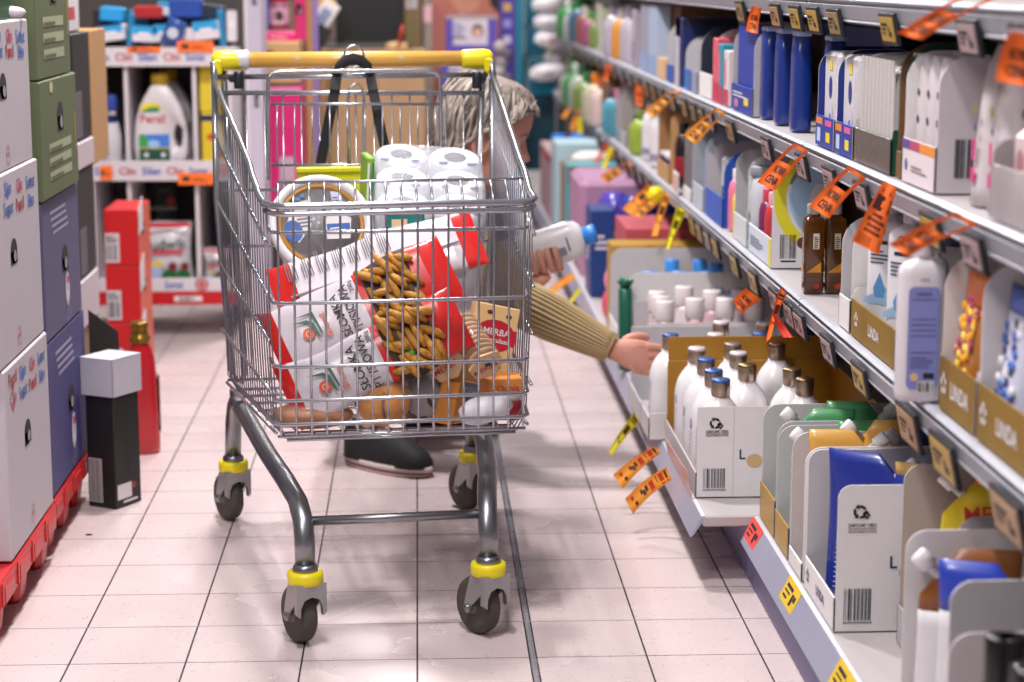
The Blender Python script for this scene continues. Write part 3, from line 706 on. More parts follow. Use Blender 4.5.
# gold-lipped trays behind it, with yellow and green pouches
goldlip = M('#b48f3a', .4, .2)
ys = [yb(803), yb(790), yb(775), yb(759)]
tray('white tray with low rounded front holding golden yellow pouches, next behind recycling-mark tray', XN, ys[0] + .02, ys[1] + .02, ZB, .26, .235, .03, CARDW, CARDG, CARDW, .03)
tray('grey gold-lipped tray, second from the bottle tray, with green pouches', XN, ys[1] + .025, ys[2] + .01, ZB, .27, .215, .058, CARDG, CARDG, goldlip, .03)
tray('grey gold-lipped tray pushed against the white bottle tray, with green pouches', XN, ys[2] + .015, ys[3] - .005, ZB, .27, .22, .07, CARDG, CARDG, goldlip, .03)
yelp = M('#dba54a', .35, coat=.2); grnp = M('#4f9a63', .35, coat=.2)
c = (ys[0] + ys[1]) / 2 + .02
pouch('golden yellow refill pouch with white cap, front one in the white tray', (XN + .08, c - .03, ZB + .006), math.radians(-10), .13, .034, .252, yelp, WCAP, 1, 'golden yellow refill pouches')
pouch('golden yellow refill pouch with upright cap, rear one in the white tray', (XN + .15, c + .025, ZB + .006), math.radians(-10), .12, .034, .258, M('#e2b25a', .35), WCAP, -1, 'golden yellow refill pouches')
pouch('navy refill pouch with white cap beside the golden yellow pouches', (XN + .205, c - .03, ZB + .006), math.radians(-5), .1, .034, .256, M('#1b2a6e', .35), WCAP, -1)
for k, (dx, yy, sd) in enumerate(((.08, (ys[1] + ys[2]) / 2 - .015, -1), (.17, (ys[1] + ys[2]) / 2 + .045, 1), (.09, (ys[2] + ys[3]) / 2 - .025, -1), (.18, (ys[2] + ys[3]) / 2 + .035, 1))):
    pouch('green refill pouch with white cap, %s in the %s gold-lipped tray' % (('front one', 'rear one')[k % 2], ('nearer', 'farther')[k // 2]), (XN + dx, yy, ZB + .006), math.radians(-9), .13, .036, .224 + .004 * (k // 2), grnp, WCAP, sd, 'green refill pouches')
# corrugated tray set back, with the yellow-red pouches
y1 = 3.035; y0 = 2.715
corr = M('#b3a49d', .8, var=.05, scale=160)
tray('tall corrugated grey-brown tray set back behind the recycling-mark tray', .74, y0, y1, ZB, .3, .284, .06, CARDG, corr, CARDG, .03)
def deco_mega(m):
    fr = (Vector((0, -.0175, 0)), X3, Z3, -Y3)
    m.txt(fr, -.0, .228, .034, 'MEGA', M('#b3221c', .5), e=.002, rot=.1)
pouch('yellow and orange refill pouch printed in red, in the corrugated tray', (.86, y1 - .1, ZB + .006), math.radians(-20), .17, .05, .292, M('#e8d01c', .35, coat=.3), WCAP, -1, None, deco_mega, M('#e0801c', .4), bandz=.9)
# tray with brown and blue-white pouches
y1 = yb(893); y0 = yb(937)
tray('light grey tray with brown and blue-topped pouches, second from the camera', XN + .005, y0, y1, ZB, .3, .282, .05, CARDG, CARDW, CARDW, .03)
brnp = M('#8a4f1e', .4, coat=.2); whp = M('#d8d6da', .4)
def deco_re(m):
    fr = (Vector((0, -.02, 0)), X3, Z3, -Y3); m.txt(fr, .01, .21, .026, 'RE', CARDW, e=.008); m.txt(fr, .01, .185, .024, 'FE', CARDW, e=.01)
pouch('brown refill pouch with white cap, front one in the second tray', (XN + .085, y1 - .047, ZB + .006), math.radians(-12), .14, .05, .262, whp, WCAP, -1, 'brown-topped refill pouches', deco_re, brnp, bandz=.62)
pouch('brown refill pouch with white cap, deeper in the second tray', (XN + .228, y1 - .047, ZB + .006), math.radians(-12), .14, .05, .262, whp, WCAP, -1, 'brown-topped refill pouches', deco_re, brnp, bandz=.62)
def deco_lu(m):
    fr = (Vector((0, -.02, 0)), X3, Z3, -Y3); m.txt(fr, -.03, .13, .022, 'Lu', NAVY, e=.012, al='L'); m.lines(fr, -.04, .04, .05, .07, 8, M('#5a6a9c', .5), .011)
pouch('blue-topped white refill pouch in front of the brown pouches', (XN + .082, y1 - .15, ZB + .006), math.radians(-22), .13, .055, .272, whp, WCAP, 1, None, deco_lu, M('#2440b4', .35, coat=.3), bandz=.74)
# nearest tray with dark bottles
y1 = yb(949) - .01; y0 = yb(1060)
tray('nearest pale grey tray at the bottom corner, holding dark-capped bottles', XN - .015, y0, y1, ZB, .3, .24, .045, CARDG, M('#cfc6c9', .6), CARDW, .03)
darkb = M('#2c1a1c', .15, coat=.6); dcap = M('#17161a', .3)
for k, (px, py) in enumerate(((974, 640), (1012, 640), (993, 664), (1024, 668))):
    p = gz(px, py, ZB + .27)
    bottle('bottle', 'dark brown bottle with black cap in the nearest tray, ' + ('left of the rear pair', 'right of the rear pair', 'standing before the rear pair', 'at the photo edge')[k], 'bottle', (max(p.x, XN + .016), min(p.y, y1 - .03) - (.0 if k < 2 else .02), ZB + .005), RZ, bprof(.024, .215, .2, .6), darkb, (.0175, .06, .21, dcap), group='dark-capped bottles in the nearest tray', n=16)
# ---------------------------------------------------------------- far bottom shelf: bottle tray with white lotion bottles
yn = yl(695, XF + .002, ZB); yf = yn + .5
def side_bt(m, f, D, h):
    side_linda(m, f, D, h); m.rect(f, .075, .0, .0012, h, M('#c2bfc2', .7))
goldin = M('#a5751c', .5, var=.08)
tray('open white carton of white lotion bottles with metallic caps, gold inside', XF + .002, yn, yf, ZB, .37, .183, .05, CARDW, goldin, M('#b8b2b6', .6), .004, None, None, side_bt)
m = MB(); m.box((0, .185, .1175), (.003, .36, .235), goldin, .0005); m.build('gold_liner', None, (XF + .002, yf + .0055, ZB + .001), 0, ('mustard gold card wall at the back of the lotion bottle carton', 'card wall'), rot=(0, 0, RZ))
lot = M('#e3e1e6', .3, coat=.3); silver = M('#b9a795', .28, .9); bluecap = M('#3f5f9a', .35, .3); pinkcap = M('#d9ccd2', .3, .2); greycap = M('#8f827e', .35, .5); goldcap = M('#8e7350', .3, .8); redcap = M('#6a3a38', .35, .3)
def lotion(px, py, top, where, zc=.262):
    p = gz(px, py, ZB + zc); p.x = min(max(p.x, XF + .05), XB - .05)
    return p, where, top
spots = [(679, 350, pinkcap, 'with pale pink cap, at the front corner by the gold-lined edge'), (693.5, 373, bluecap, 'with blue cap, nearest the recycling mark'), (706, 362, bluecap, 'with blue cap, in the middle of the front row'), (707.5, 385, bluecap, 'with blue cap, frontmost against the near side'),
         (726, 348, greycap, 'with grey cap, back row by the gold wall'), (738, 355, pinkcap, 'with pinkish cap, between the grey and brown caps'), (745, 368, goldcap, 'with dark gold cap, centre of the carton'), (772, 347, redcap, 'with red-brown cap, at the rear right'), (792, 372, goldcap, 'with gold cap, at the right end'), (805, 382, goldcap, 'with gold cap, rightmost in front of the grey tray')]
proto = None; placed = []
def lotion_bottle(label, loc, top, group):
    return bottle('lotion_bottle', label, 'bottle', loc, RZ, [(.036, 0), (.041, .004), (.042, .012), (.042, .125), (.041, .14), (.037, .157), (.03, .171), (.022, .182), (.0175, .188), (.017, .197)], lot, (.019, .032, .192, silver, top), group=group, sx=.92, sy=1.12, deco=lambda m: (m.lines((Vector((0, -.0449, 0)), X3, Z3, -Y3), -.018, .05, .036, .06, 7, M('#8a8aa6', .5), .0012), m.rect((Vector((0, -.0449, 0)), X3, Z3, -Y3), -.012, .105, .024, .02, M('#3c4f86', .5), .0012)))
def relax(P, lo_x, hi_x, lo_y, hi_y, d):
    for it in range(400):
        for i in range(len(P)):
            for j in range(i):
                v = P[i] - P[j]; v.z = 0; L_ = v.length
                if L_ < d: v = (v / L_ if L_ > 1e-6 else Vector((1, 0, 0))) * (d - L_) * .51; P[i] += v; P[j] -= v
            P[i].x = min(max(P[i].x, lo_x), hi_x); P[i].y = min(max(P[i].y, lo_y), hi_y)
    return P
def ground(L, zc): return [Vector((p.x, p.y, 0)) for p in [gz(q[0], q[1], ZB + zc) for q in L]]
for (px, py, top, wh), p in zip(spots, relax(ground(spots, .224), XF + .056, XF + .32, yn + .046, yf - .046, .096)):
    lotion_bottle('white lotion bottle ' + wh, (p.x, p.y, ZB + .005), top, 'white lotion bottles in the carton')
# second carton behind it
y2 = yf + .016; y2e = y2 + .42
tray('second open carton of lotion bottles, behind the gold-lined one', XF - .034, y2, y2e, ZB, .36, .185, .05, CARDW, CARDG, M('#c7c2c6', .6), .004, cut=1)
S2 = ((664, 327, bluecap, 'with blue cap, at the fingertips of the reaching hand'), (677, 339, pinkcap, 'with pink cap, beside the reaching hand'), (711, 326, pinkcap, 'with pale cap, behind the gold wall'), (722, 336, bluecap, 'with blue cap, close behind the gold wall'), (765, 334, pinkcap, 'with pale cap, far right behind the gold wall'))
for (px, py, top, wh), p in zip(S2, [Vector((.562, y2 + .05, 0)), Vector((.664, y2 + .052, 0)), Vector((.70, y2 + .215, 0)), Vector((.768, y2 + .062, 0)), Vector((.80, y2 + .2, 0))]):
    lotion_bottle('white lotion bottle ' + wh, (p.x, p.y, ZB + .005), top, 'white lotion bottles in the second carton')
# third carton: pale pink bottles standing on wide caps
y3 = y2e + .012; y3e = y3 + .36
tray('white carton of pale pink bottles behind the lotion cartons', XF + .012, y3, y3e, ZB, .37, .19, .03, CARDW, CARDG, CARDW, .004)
pinkb = [M('#d9b9c1', .25, coat=.4), M('#cfc2c8', .25, coat=.4), M('#e2d6da', .25, coat=.4), M('#d8a9b6', .25, coat=.4)]
S3 = ((644, 296), (663, 301), (684, 288), (698, 300), (713, 292), (727, 300), (740, 291), (753, 298), (672, 318), (764, 314))
for k, p in enumerate(relax(ground(S3, .235), XF + .056, XF + .325, y3 + .042, y3e - .042, .076)):
    bottle('shower_bottle', 'pale pink bottle with translucent cap, %s from the aisle in its carton' % ORD[k], 'bottle', (p.x, p.y, ZB + .005), RZ, [(.028, 0), (.033, .004), (.034, .02), (.033, .09), (.028, .15), (.024, .175), (.023, .185)], pinkb[k % 4], (.024, .05, .185, M('#e4dade', .2, coat=.3)), group='pale pink bottles in the white carton', sx=1.05, sy=.85)
# fourth: white pump bottles with blue tops in a rounded grey tray
y4 = y3e + .085; y4e = y4 + .5
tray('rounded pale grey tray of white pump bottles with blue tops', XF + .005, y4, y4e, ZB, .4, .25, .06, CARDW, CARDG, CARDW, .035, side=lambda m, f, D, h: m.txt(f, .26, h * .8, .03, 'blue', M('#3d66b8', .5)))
bl = M('#3f8fe0', .35)
S4 = ((664, 281), (676, 272), (675, 258), (697, 258), (710, 270), (716, 262))
for k, p in enumerate(relax(ground(S4, .25), XF + .06, XF + .34, y4 + .05, y4e - .05, .078)):
    t = bottle('pump_bottle', 'white bottle with blue top, %s from the aisle in the rounded tray' % ORD[k], 'bottle', (p.x, p.y, ZB + .005), RZ, bprof(.034, .19, .2, .5), lot, (.02, .055, .186, bl), group='blue-topped white bottles')
t = bottle('green_bottle', 'tall dark green bottle with leafy top at the shelf edge, before the pump bottles', 'bottle', (XF - .004, y3e + .042, ZB + .001), RZ, [(.02, 0), (.022, .004), (.022, .21), (.018, .216)], M('#0e5a48', .35), None, sx=1.3, sy=.8, e=.6)
m = MB()
for k in range(5):
    a = 2 * PI * k / 5; m.tube([(0, 0, .21), (.018 * math.cos(a), .014 * math.sin(a), .235), (.03 * math.cos(a), .022 * math.sin(a), .238)], .006, M('#11664e', .4), 6, rad=[.006, .009, .002])
m.build('leafy_top', t)
# beyond: mustard, navy, red, purple, pink, teal items
def ybf(px): return yl(px, XF, ZB)
yq = y4e + .015
carton('mustard gold tray edge standing between the green bottle and navy carton', XF + .012, yq, yq + .14, ZB, .3, .255, M('#a98324', .5), None)
carton('low red-pink carton behind the rounded grey tray', XF + .07, yq + .15, yq + .5, ZB, .34, .285, M('#b04a58', .6), None)
yq += .15
m = MB(); m.sphere((0, 0, .055), (.028, .035, .055), M('#e0507c', .35)); m.sphere((0, 0, .13), (.022, .028, .045), M('#f08aa6', .35)); m.lathe([(.012, .165), (.013, .19), (.009, .195)], M('#e85a86', .4), n=12)
m.build('pink_bottle', None, (XF + .035, yq + .02, ZB + .001), RZ, ('small hot pink rounded bottle at the shelf edge below the navy carton', 'bottle'))
carton('navy blue carton with white print beside the tilted white bottle', XF + .008, yq + .52, yq + .72, ZB, .075, .28, M('#123a7c', .45), lambda m, f, w, h: m.lines(f, -w * .3, h * .4, w * .6, h * .3, 4, CARDW), side=lambda m, f, D, h: m.lines(f, D * .2, h * .55, D * .6, h * .2, 3, CARDW))
pur = M('#5a48b4', .2, coat=.5); pur2 = M('#2a3f9c', .2, coat=.5)
for k in range(4):
    m = MB(); R = Matrix.Rotation(.4 * math.sin(k * 2.1), 4, 'Z')
    rr = []
    for i in range(7):
        f = i / 6; rr.append([((.05 + .006 * math.sin(3 * f + k)) * math.cos(u) * (1 - .5 * abs(2 * f - 1) ** 3), .05 * math.sin(u) * (1 - .5 * abs(2 * f - 1) ** 3) + .008 * math.sin(4 * u + k), .13 * f) for u in [2 * PI * j / 14 for j in range(14)]])
    m.loft(rr, (pur, pur2)[k % 2]); m.xf(R)
    m.build('wrapped_pack', None, (XF + .12 + .056 * k, yq + (.79 if k % 2 else .9), ZB + .17), RZ, ('glossy %s wrapped pack on the bottom shelf, %s from the aisle' % (('purple', 'blue')[k % 2], ORD[k]), 'pack', 'glossy purple and blue packs'))
carton('brown carton the glossy purple packs are piled on', XF + .05, yq + .74, yq + .95, ZB, .43, .168, M('#7a4f3c', .7), None)
y5 = yq + 1.0
carton('large lilac-pink carton on the bottom shelf, under the orange cut-out flag', XF + .012, y5, y5 + .5, ZB, .48, .33, M('#a97f9f', .55), lambda m, f, w, h: m.rect(f, -w * .5, h * .3, w, h * .02, M('#9a6f94', .5)), side=lambda m, f, D, h: (m.rect(f, 0, 0, D, h * .62, M('#b98aa8', .5)), m.arc(f, D * .75, h * .2, .0, .16, .2, 2.6, M('#8a6258', .6))), r=.02)
y6 = y5 + .53
carton('teal carton with brown edge on the bottom shelf beyond the lilac one', XF + .01, y6, y6 + .2, ZB, .3, .33, M('#4c9aa8', .55), None, side=lambda m, f, D, h: m.rect(f, 0, h * .8, D, h * .2, M('#7c6150', .7)))
carton('brown cardboard carton on the bottom shelf, topped by white bags', XF + .02, y6 + .22, y6 + .6, ZB, .45, .3, M('#8b6a4c', .8), None)
paper = M('#ddd6d2', .5)
for k, (dx, dy, a) in enumerate(((.12, .3, .3), (.26, .42, -.2))):
    m = MB(); m.sphere((0, 0, .03), (.085, .06, .03), paper, 12, 8); m.build('white_bag', None, (XF + dx, y6 + dy, ZB + .302), a, ('white paper bag lying on brown carton, %s from the aisle' % ORD[k], 'bag', 'white bags on the brown carton'))
y7 = y6 + .65
carton('pale blue upright carton with brown back beyond the white bags', XF + .01, y7, y7 + .3, ZB, .2, .36, M('#a9c8d4', .55), None)
y8 = y7 + .35
carton('long pinkish white carton far down the bottom shelf', XF + .012, y8, y8 + .8, ZB, .5, .28, M('#b89a9e', .6), lambda m, f, w, h: m.rect(f, -w * .4, h * .85, w * .8, h * .08, RED), side=lambda m, f, D, h: m.rect(f, D * .1, h * .9, D * .6, h * .05, M('#c04a5a', .5)))
for k in range(3):
    bottle('blue_capped_bottle', 'white bottle with bright blue cap on the far pinkish carton, %s from the aisle' % ORD[k], 'bottle', (XF + .05 + .08 * k, y8 + .1, ZB + .282), RZ, bprof(.035, .05, .4, .6), lot, (.032, .035, .048, M('#2f7fe0', .4)), group='blue-capped bottles far down the aisle')
# card price holder clipped in front of the bottle carton
m = MB(); n = Vector((-.9, 0, .42)).normalized()
n = Vector((-.98, 0, -.2)).normalized(); m.prism([(-.2, 0), (.2, 0), (.2, .06), (-.2, .035)], (0, 0, 0), -Y3, Vector((-.2, 0, .98)).normalized(), n, .001, M('#dca9a2', .25, alpha=.85)); m.build('shelf_card', None, (XF - .004, yn + .2, ZB - .004), 0, ('pinkish clear card leaning on the front of the lotion bottle carton', 'price card'))
# ================================================================ middle shelf (ZM) and upper shelf (ZU); front line X = XE
XE = .732
def ym(px): return yl(px, XE, ZM)
def yu(px): return yl(px, XE, ZU)
linda = M('#8a6a20', .5, .1)
# -- gold-lipped LINDA trays, nearest
a, b, c = ym(1032), ym(974), ym(938)
tray('gold LINDA tray nearest the camera on the middle shelf, with blue-and-white packs', XE, a, b - .004, ZM, .26, .235, .075, linda, CARDW, linda, .05, 'LINDA', CARDW, sidemat=CARDW, cut=1)
tray('gold LINDA tray with amber flower packs, beside the big white bottle', XE, b, c, ZM, .26, .22, .075, linda, CARDW, linda, .05, 'LINDA', CARDW, sidemat=CARDW, cut=1)
def deco_flower(seed, cols):
    def f(m):
        rn = random.Random(seed)
        for k in range(38):
            z = rn.uniform(.05, .16); x = rn.uniform(-.035, .035)
            m.sphere((x, -.028 * (1 - z / .2) ** .75 - .001, z), (.009, .003, .008), cols[k % len(cols)], 8, 4)
    return f
pouch('white flower-print refill pack with blue top in the nearest gold tray', (XE + .038, b - .07, ZM + .005), RZ, .11, .055, .205, M('#c9cbe0', .35), None, 1, 'blue-topped flower packs', deco_flower(1, [M('#4a6fc0', .4), M('#34406e', .4), M('#e8e6ea', .4)]), M('#4462b4', .35), spout=False, bandz=.8)
pouch('clear pack with amber flowers and orange top in the second gold tray', (XE + .034, c - .065, ZM + .005), RZ, .11, .055, .2, M('#b4743a', .2, coat=.5), None, 1, 'orange-topped flower packs', deco_flower(3, [M('#e8a020', .4), M('#f4d24a', .4), M('#a33a6a', .4)]), M('#c8641c', .3), spout=False, bandz=.7)
# -- big white bottle with lilac label, turned to the camera, overhanging the shelf edge
yb_ = 2.87; t = thing('lotion_bottle', 'big white bottle with tall lilac-blue label overhanging the middle shelf edge', 'bottle', (XE - .017, yb_ - .02, ZM + .001), math.radians(-4))
m = MB(); R = []
for z, a_, d in ((0, .03, .017), (.004, .0335, .021), (.012, .0345, .022), (.182, .0345, .022), (.192, .0325, .021), (.199, .025, .018), (.203, .0155, .0145), (.206, .0135, .0135), (.21, .0135, .0135)):
    R.append([(math.copysign(abs(math.cos(u)) ** .6, math.cos(u)) * a_, math.copysign(abs(math.sin(u)) ** .6, math.sin(u)) * d, z) for u in [2 * PI * j / 28 for j in range(28)]])
m.loft(R, M('#d3cfd6', .35, coat=.3)); fr = (Vector((0, -.0222, 0)), X3, Z3, -Y3)
lab = M('#7f86c4', .4); pts = []
for cx_, cz_, t0 in ((.013, .028, -PI / 2), (.013, .158, 0), (-.013, .158, PI / 2), (-.013, .028, PI)):
    pts += [(cx_ + .009 * math.cos(t0 + PI / 2 * i / 5), cz_ + .009 * math.sin(t0 + PI / 2 * i / 5)) for i in range(6)]
m.poly(fr, pts, lab, .0004); m.txt(fr, 0, .157, .0075, 'LINDA', NAVY, maxw=.03, e=.0008); m.txt(fr, 0, .177, .007, '1,0 L', NAVY, e=.0008)
for z in (.148, .12, .112, .104, .096, .072): m.rect(fr, -.017, z, .034, .0012, M('#3c4270', .5), .0008)
m.lines(fr, -.017, .05, .034, .018, 5, M('#5a5f98', .5), .0008); m.disc(fr, -.011, .037, .006, M('#d9b98a', .4), .0008); m.rect(fr, .002, .035, .015, .008, INK, .0008); m.rect(fr, -.006, .014, .024, .017, CARDW, .0008); m.bars(fr, -.005, .0155, .022, .014, INK, 9, .001)
m.build('body', t)
m = MB(); cap_cyl(m, .016, .026, M('#d0ccd2', .35), .208); m.build('cap', t)
# -- second gold LINDA tray with two blue-white bottles
a, b = ym(894), ym(850)
tray('gold LINDA tray with two white bottles bearing blue water-drop prints', XE, a, b, ZM, .22, .08, .062, linda, CARDW, linda, .01, 'LINDA', CARDW)
def deco_drop(m):
    fr = (Vector((0, -.0275, 0)), X3, Z3, -Y3); bl_ = M('#4f86b8', .35)
    m.poly(fr, [(-.034, .07), (.034, .1), (.034, .062), (-.034, .062)], M('#8fb0cc', .4)); m.poly(fr, [(0, .115), (.013, .088), (.009, .074), (-.009, .074), (-.013, .088)], bl_, .001)
    m.disc(fr, 0, .185, .009, INK); m.disc(fr, 0, .185, .0075, CARDW, .0009); m.poly(fr, [(0, .191), (.004, .184), (0, .18), (-.004, .184)], INK, .0012)
    m.rect(fr, -.014, .162, .028, .006, INK); m.lines(fr, -.02, .13, .04, .025, 4, M('#4a5568', .5), .001)
for k in range(2):
    yy = a + (b - a) * (.28 + .44 * k)
    bottle('lotion_bottle', 'white square-shouldered bottle with blue drop print, %s of two in the gold tray' % ('nearer', 'farther')[k], 'bottle', (XE + .045, yy, ZM + .006), RZ + math.radians(38), [(.03, 0), (.0335, .004), (.034, .01), (.034, .19), (.031, .2), (.02, .207), (.014, .21), (.013, .214)], M('#d2d2d8', .4), (.016, .022, .212, M('#c2c0c6', .4)), sx=1.0, sy=.8, e=.45, group='drop-print bottles', deco=deco_drop, n=28)
bottle('bottle', 'white bottle with navy cap band half hidden behind the drop-print bottles', 'bottle', (XE + .13, (a + b) / 2 - .02, ZM + .006), RZ, bprof(.035, .17, .25, .5), lot, (.02, .03, .168, M('#34406e', .4)))
bottle('bottle', 'pale lotion bottle between the drop-print bottles and the big white bottle', 'bottle', (XE + .035, ym(898) - .035, ZM + .002), RZ, bprof(.03, .185, .2, .5), M('#cfd0da', .35), (.016, .028, .182, lot), deco=lambda m: m.rect((Vector((0, -.031, 0)), X3, Z3, -Y3), -.012, .04, .024, .1, M('#4a5ca8', .4), .002))
# -- low white cut tray
a, b = ym(849), ym(838)
tray('narrow white tray with rounded grey wall beside the amber bottles', XE, a, b, ZM, .2, .19, .055, CARDW, CARDG, CARDW, .05)
# -- amber bottles
amber = M('#6e3f0a', .08, trans=.55, coat=.5, var=.15); capb = M('#b8b0aa', .35)
for k in range(2):
    yy = yl(812, XE + .024, ZM) - .002 * k; t = thing('amber_bottle', 'square amber oil bottle with pale cap, %s of the pair on the middle shelf' % ('left', 'right')[k], 'bottle', (XE + .024 + .041 * k, yy, ZM + .001), RZ, 'square amber bottles')
    m = MB(); R = []
    for z, q in ((0, .017), (.003, .0195), (.15, .0195), (.156, .0175), (.158, .012), (.161, .011), (.165, .011)):
        R.append([(math.copysign(abs(math.cos(u)) ** .35, math.cos(u)) * q, math.copysign(abs(math.sin(u)) ** .35, math.sin(u)) * q, z) for u in [2 * PI * (j + .5) / 24 for j in range(24)]])
    m.loft([[(x, y, z * .92) for x, y, z in r] for r in R], amber)
    for fr in ((Vector((0, -.0196, 0)), X3, Z3, -Y3), (Vector((.0196, 0, 0)), Y3, Z3, X3)):
        m.poly(fr, [(-.016, .04), (.012, .06), (.012, .04)], M('#c8861c', .3)); m.rect(fr, -.004, .085, .012, .03, M('#cfc3b4', .5)); m.lines(fr, -.002, .087, .009, .024, 6, INK, .0012); m.disc(fr, .004, .014, .006, M('#a8321c', .5))
    m.build('body', t); m = MB(); cap_cyl(m, .013, .02, capb, .15); m.build('cap', t)
# -- arcs carton (tray with barcode) and bright bottles in it
a, b = ym(771), ym(748)
def side_arcs(m, f, D, h):
    m.rect(f, 0, .0, D, h * .98, M('#d6d3d8', .6), .0003)
    m.arc(f, D * .95, h * .82, .095, .12, PI * .68, PI * 1.28, M('#d8cf2c', .5)); m.arc(f, D * .95, h * .82, .045, .088, PI * .62, PI * 1.3, M('#9fc0dc', .5)); m.disc(f, D * .5, h * .3, .012, M('#5a2c2a', .5))
    m.bars(f, .018, .02, .036, .05, INK, 14, seed=9); m.rect(f, .02, .012, .032, .004, INK)
tray('white tray with yellow and blue arcs and barcode on its side, beside amber bottles', XE, a, b, ZM, .13, .175, .06, M('#d6d3d8', .6), CARDG, M('#cfd6e4', .6), .012, None, None, side_arcs, front=lambda m, fr, w, h: (m.rect(fr, w * .38, 0, w * .12, h, M('#e0d84a', .5)), m.lines(fr, -w * .4, h * .3, w * .6, h * .4, 4, M('#5a6a8c', .5))))
for k, cc in enumerate(('#8c2a4a', '#c23a3a', '#7a2a5c')):
    bottle('small_bottle', 'small %s bottle in the arc-print tray' % ('plum', 'red', 'purple')[k], 'bottle', (XE + .03, a + (b - a) * (.25 + .25 * k), ZM + .006), RZ, bprof(.02, .11, .25, .5), M(cc, .25, coat=.4), (.012, .03, .108, M(('#e05a6a', '#f0a0a8', '#c84a5a')[k], .4)), group='small bright bottles in the arc-print tray')
# -- white bottle with grey cap
bottle('lotion_bottle', 'pale grey-white bottle with grey cap and small heart, before the baby-face carton', 'bottle', (XE + .03, ym(751) + .04, ZM + .001), RZ, [(.035, 0), (.038, .004), (.038, .12), (.034, .15), (.026, .165)], M('#c3c6cf', .35, coat=.3), (.028, .022, .163, M('#8a8d98', .4)), sx=1.0, sy=.75, deco=lambda m: (m.disc((Vector((0, -.029, 0)), X3, Z3, -Y3), .0, .075, .009, M('#a5703a', .4), .001), m.rect((Vector((0, -.029, 0)), X3, Z3, -Y3), -.014, .02, .012, .035, M('#34507c', .4), .001)))
# -- Jo baby-face carton
a, b = ym(746), ym(733)
skin_ = M('#c89a84', .6)
def face_print(m, f, D, h):
    m.txt(f, .035, h * .86, .028, 'Jo', NAVY); m.disc(f, .035, h * .58, .026, skin_, .0008, .03); m.disc(f, .026, h * .6, .0025, INK, .001); m.disc(f, .045, h * .6, .0025, INK, .001); m.arc(f, .035, h * .54, .006, .0085, PI * 1.1, PI * 1.9, M('#8c3a34', .5), .001); m.arc(f, .035, h * .6, .026, .03, .3, PI - .3, M('#a8714a', .6), .001)
    m.rect(f, 0, 0, D, h * .42, M('#a9c4bf', .5), .0005); m.disc(f, .055, h * .36, .012, M('#5c4a3a', .5), .0012)
tray('pale mint carton with a baby face print and the letters Jo', XE, a, b, ZM, .16, .205, .06, M('#ccd0d0', .6), CARDG, M('#cfd2d4', .6), .04, None, None, face_print)
a2, b2 = ym(732), ym(724)
for k, cc in enumerate(('#e8d04a', '#e07a9a')):
    bottle('small_bottle', '%s small bottle beside the baby-face carton' % ('yellow', 'pink', 'lilac', 'white')[k], 'bottle', (XE + .03 + .05 * (k // 2), a2 + .04 + (b2 - a2) * (.55 * (k % 2)), ZM + .001), RZ, bprof(.024, .1 + .02 * (k % 3), .25, .5), M(cc, .3), (.014, .03, .097 + .02 * (k % 3), lot), group='small bright bottles beside the baby-face carton')
# -- blue arch tray, blue-grey tray, white-framed card, dark bottles, tan card, navy pots
a, b = ym(722), ym(705)
tray('royal blue tray with tall arched wall on the middle shelf', XE, a, b, ZM, .25, .185, .07, M('#1d50b4', .45), M('#b9b4ba', .6), M('#2a5cc0', .45), .06)
for k in range(1):
    m = MB(); m.box((0, 0, .075), (.07, .03, .15), M('#c9ccd8', .4), .006); m.rect((Vector((0, -.0152, 0)), X3, Z3, -Y3), -.02, .03, .04, .05, M('#3558b0', .4)); m.build('white_carton', None, (XE + .04 + .045 * k, (a + b) / 2 + .01, ZM + .006), RZ, ('white carton with blue panel in the royal blue tray', 'carton', 'white cartons in the royal blue tray'))
a, b = ym(703), ym(692)
tray('pale blue-grey tray with rounded wall, left of the royal blue tray', XE, a, b, ZM, .25, .2, .06, M('#a9b2c0', .6), M('#9aa0ac', .6), M('#b8bfcc', .6), .05)
a, b = ym(691), ym(683)
tray('tall grey tray with rounded wall above the yellow pointed strip', XE, a, b, ZM, .3, .2, .03, M('#aaa3a8', .6), M('#8c8488', .6), CARDW, .04)
m = MB(); m.box((0, 0, .03), (.11, .003, .06), WHITE, .001); m.rect((Vector((0, -.0016, 0)), X3, Z3, -Y3), -.045, .008, .09, .044, M('#d8a7a0', .5)); m.build('shelf_card', None, (XE - .012, ym(680), ZM - .0), RZ, ('white-framed pinkish card standing on the middle rail', 'price card'))
for k in range(1):
    bottle('dark_bottle', 'dark bottle with red label beside the tan cardboard on the middle shelf', 'bottle', (XE + .03 + .06 * k, ym(674) + .03, ZM + .001), RZ, bprof(.026, .15, .3, .45), M('#24161c', .2, coat=.5), (.014, .035, .147, M('#1c1a22', .4)), group='dark red-labelled bottles', deco=lambda m: m.lathe([(.0264, .03), (.0266, .032), (.0266, .085), (.0264, .087)], M('#8c2028', .4), n=20))
a, b = ym(669), ym(657)
tray('tan cardboard tray with tall wall on the middle shelf', XE, a, b, ZM, .3, .2, .05, CARDB, BROWNC, CARDB, .02)
for k in range(3):
    m = MB(); m.lathe([(.024, 0), (.026, .004), (.026, .045), (.023, .05)], NAVY, n=16); m.lathe([(.0265, .05), (.0265, .065), (.025, .067)], CARDW, n=16); m.build('jar', None, (XE + .035, ym(668) + .05 + .11 * k, ZM + .006), RZ, ('navy jar with white lid in the tan cardboard tray, %s from its near end' % ORD[k], 'jar', 'navy jars in the tan tray'))
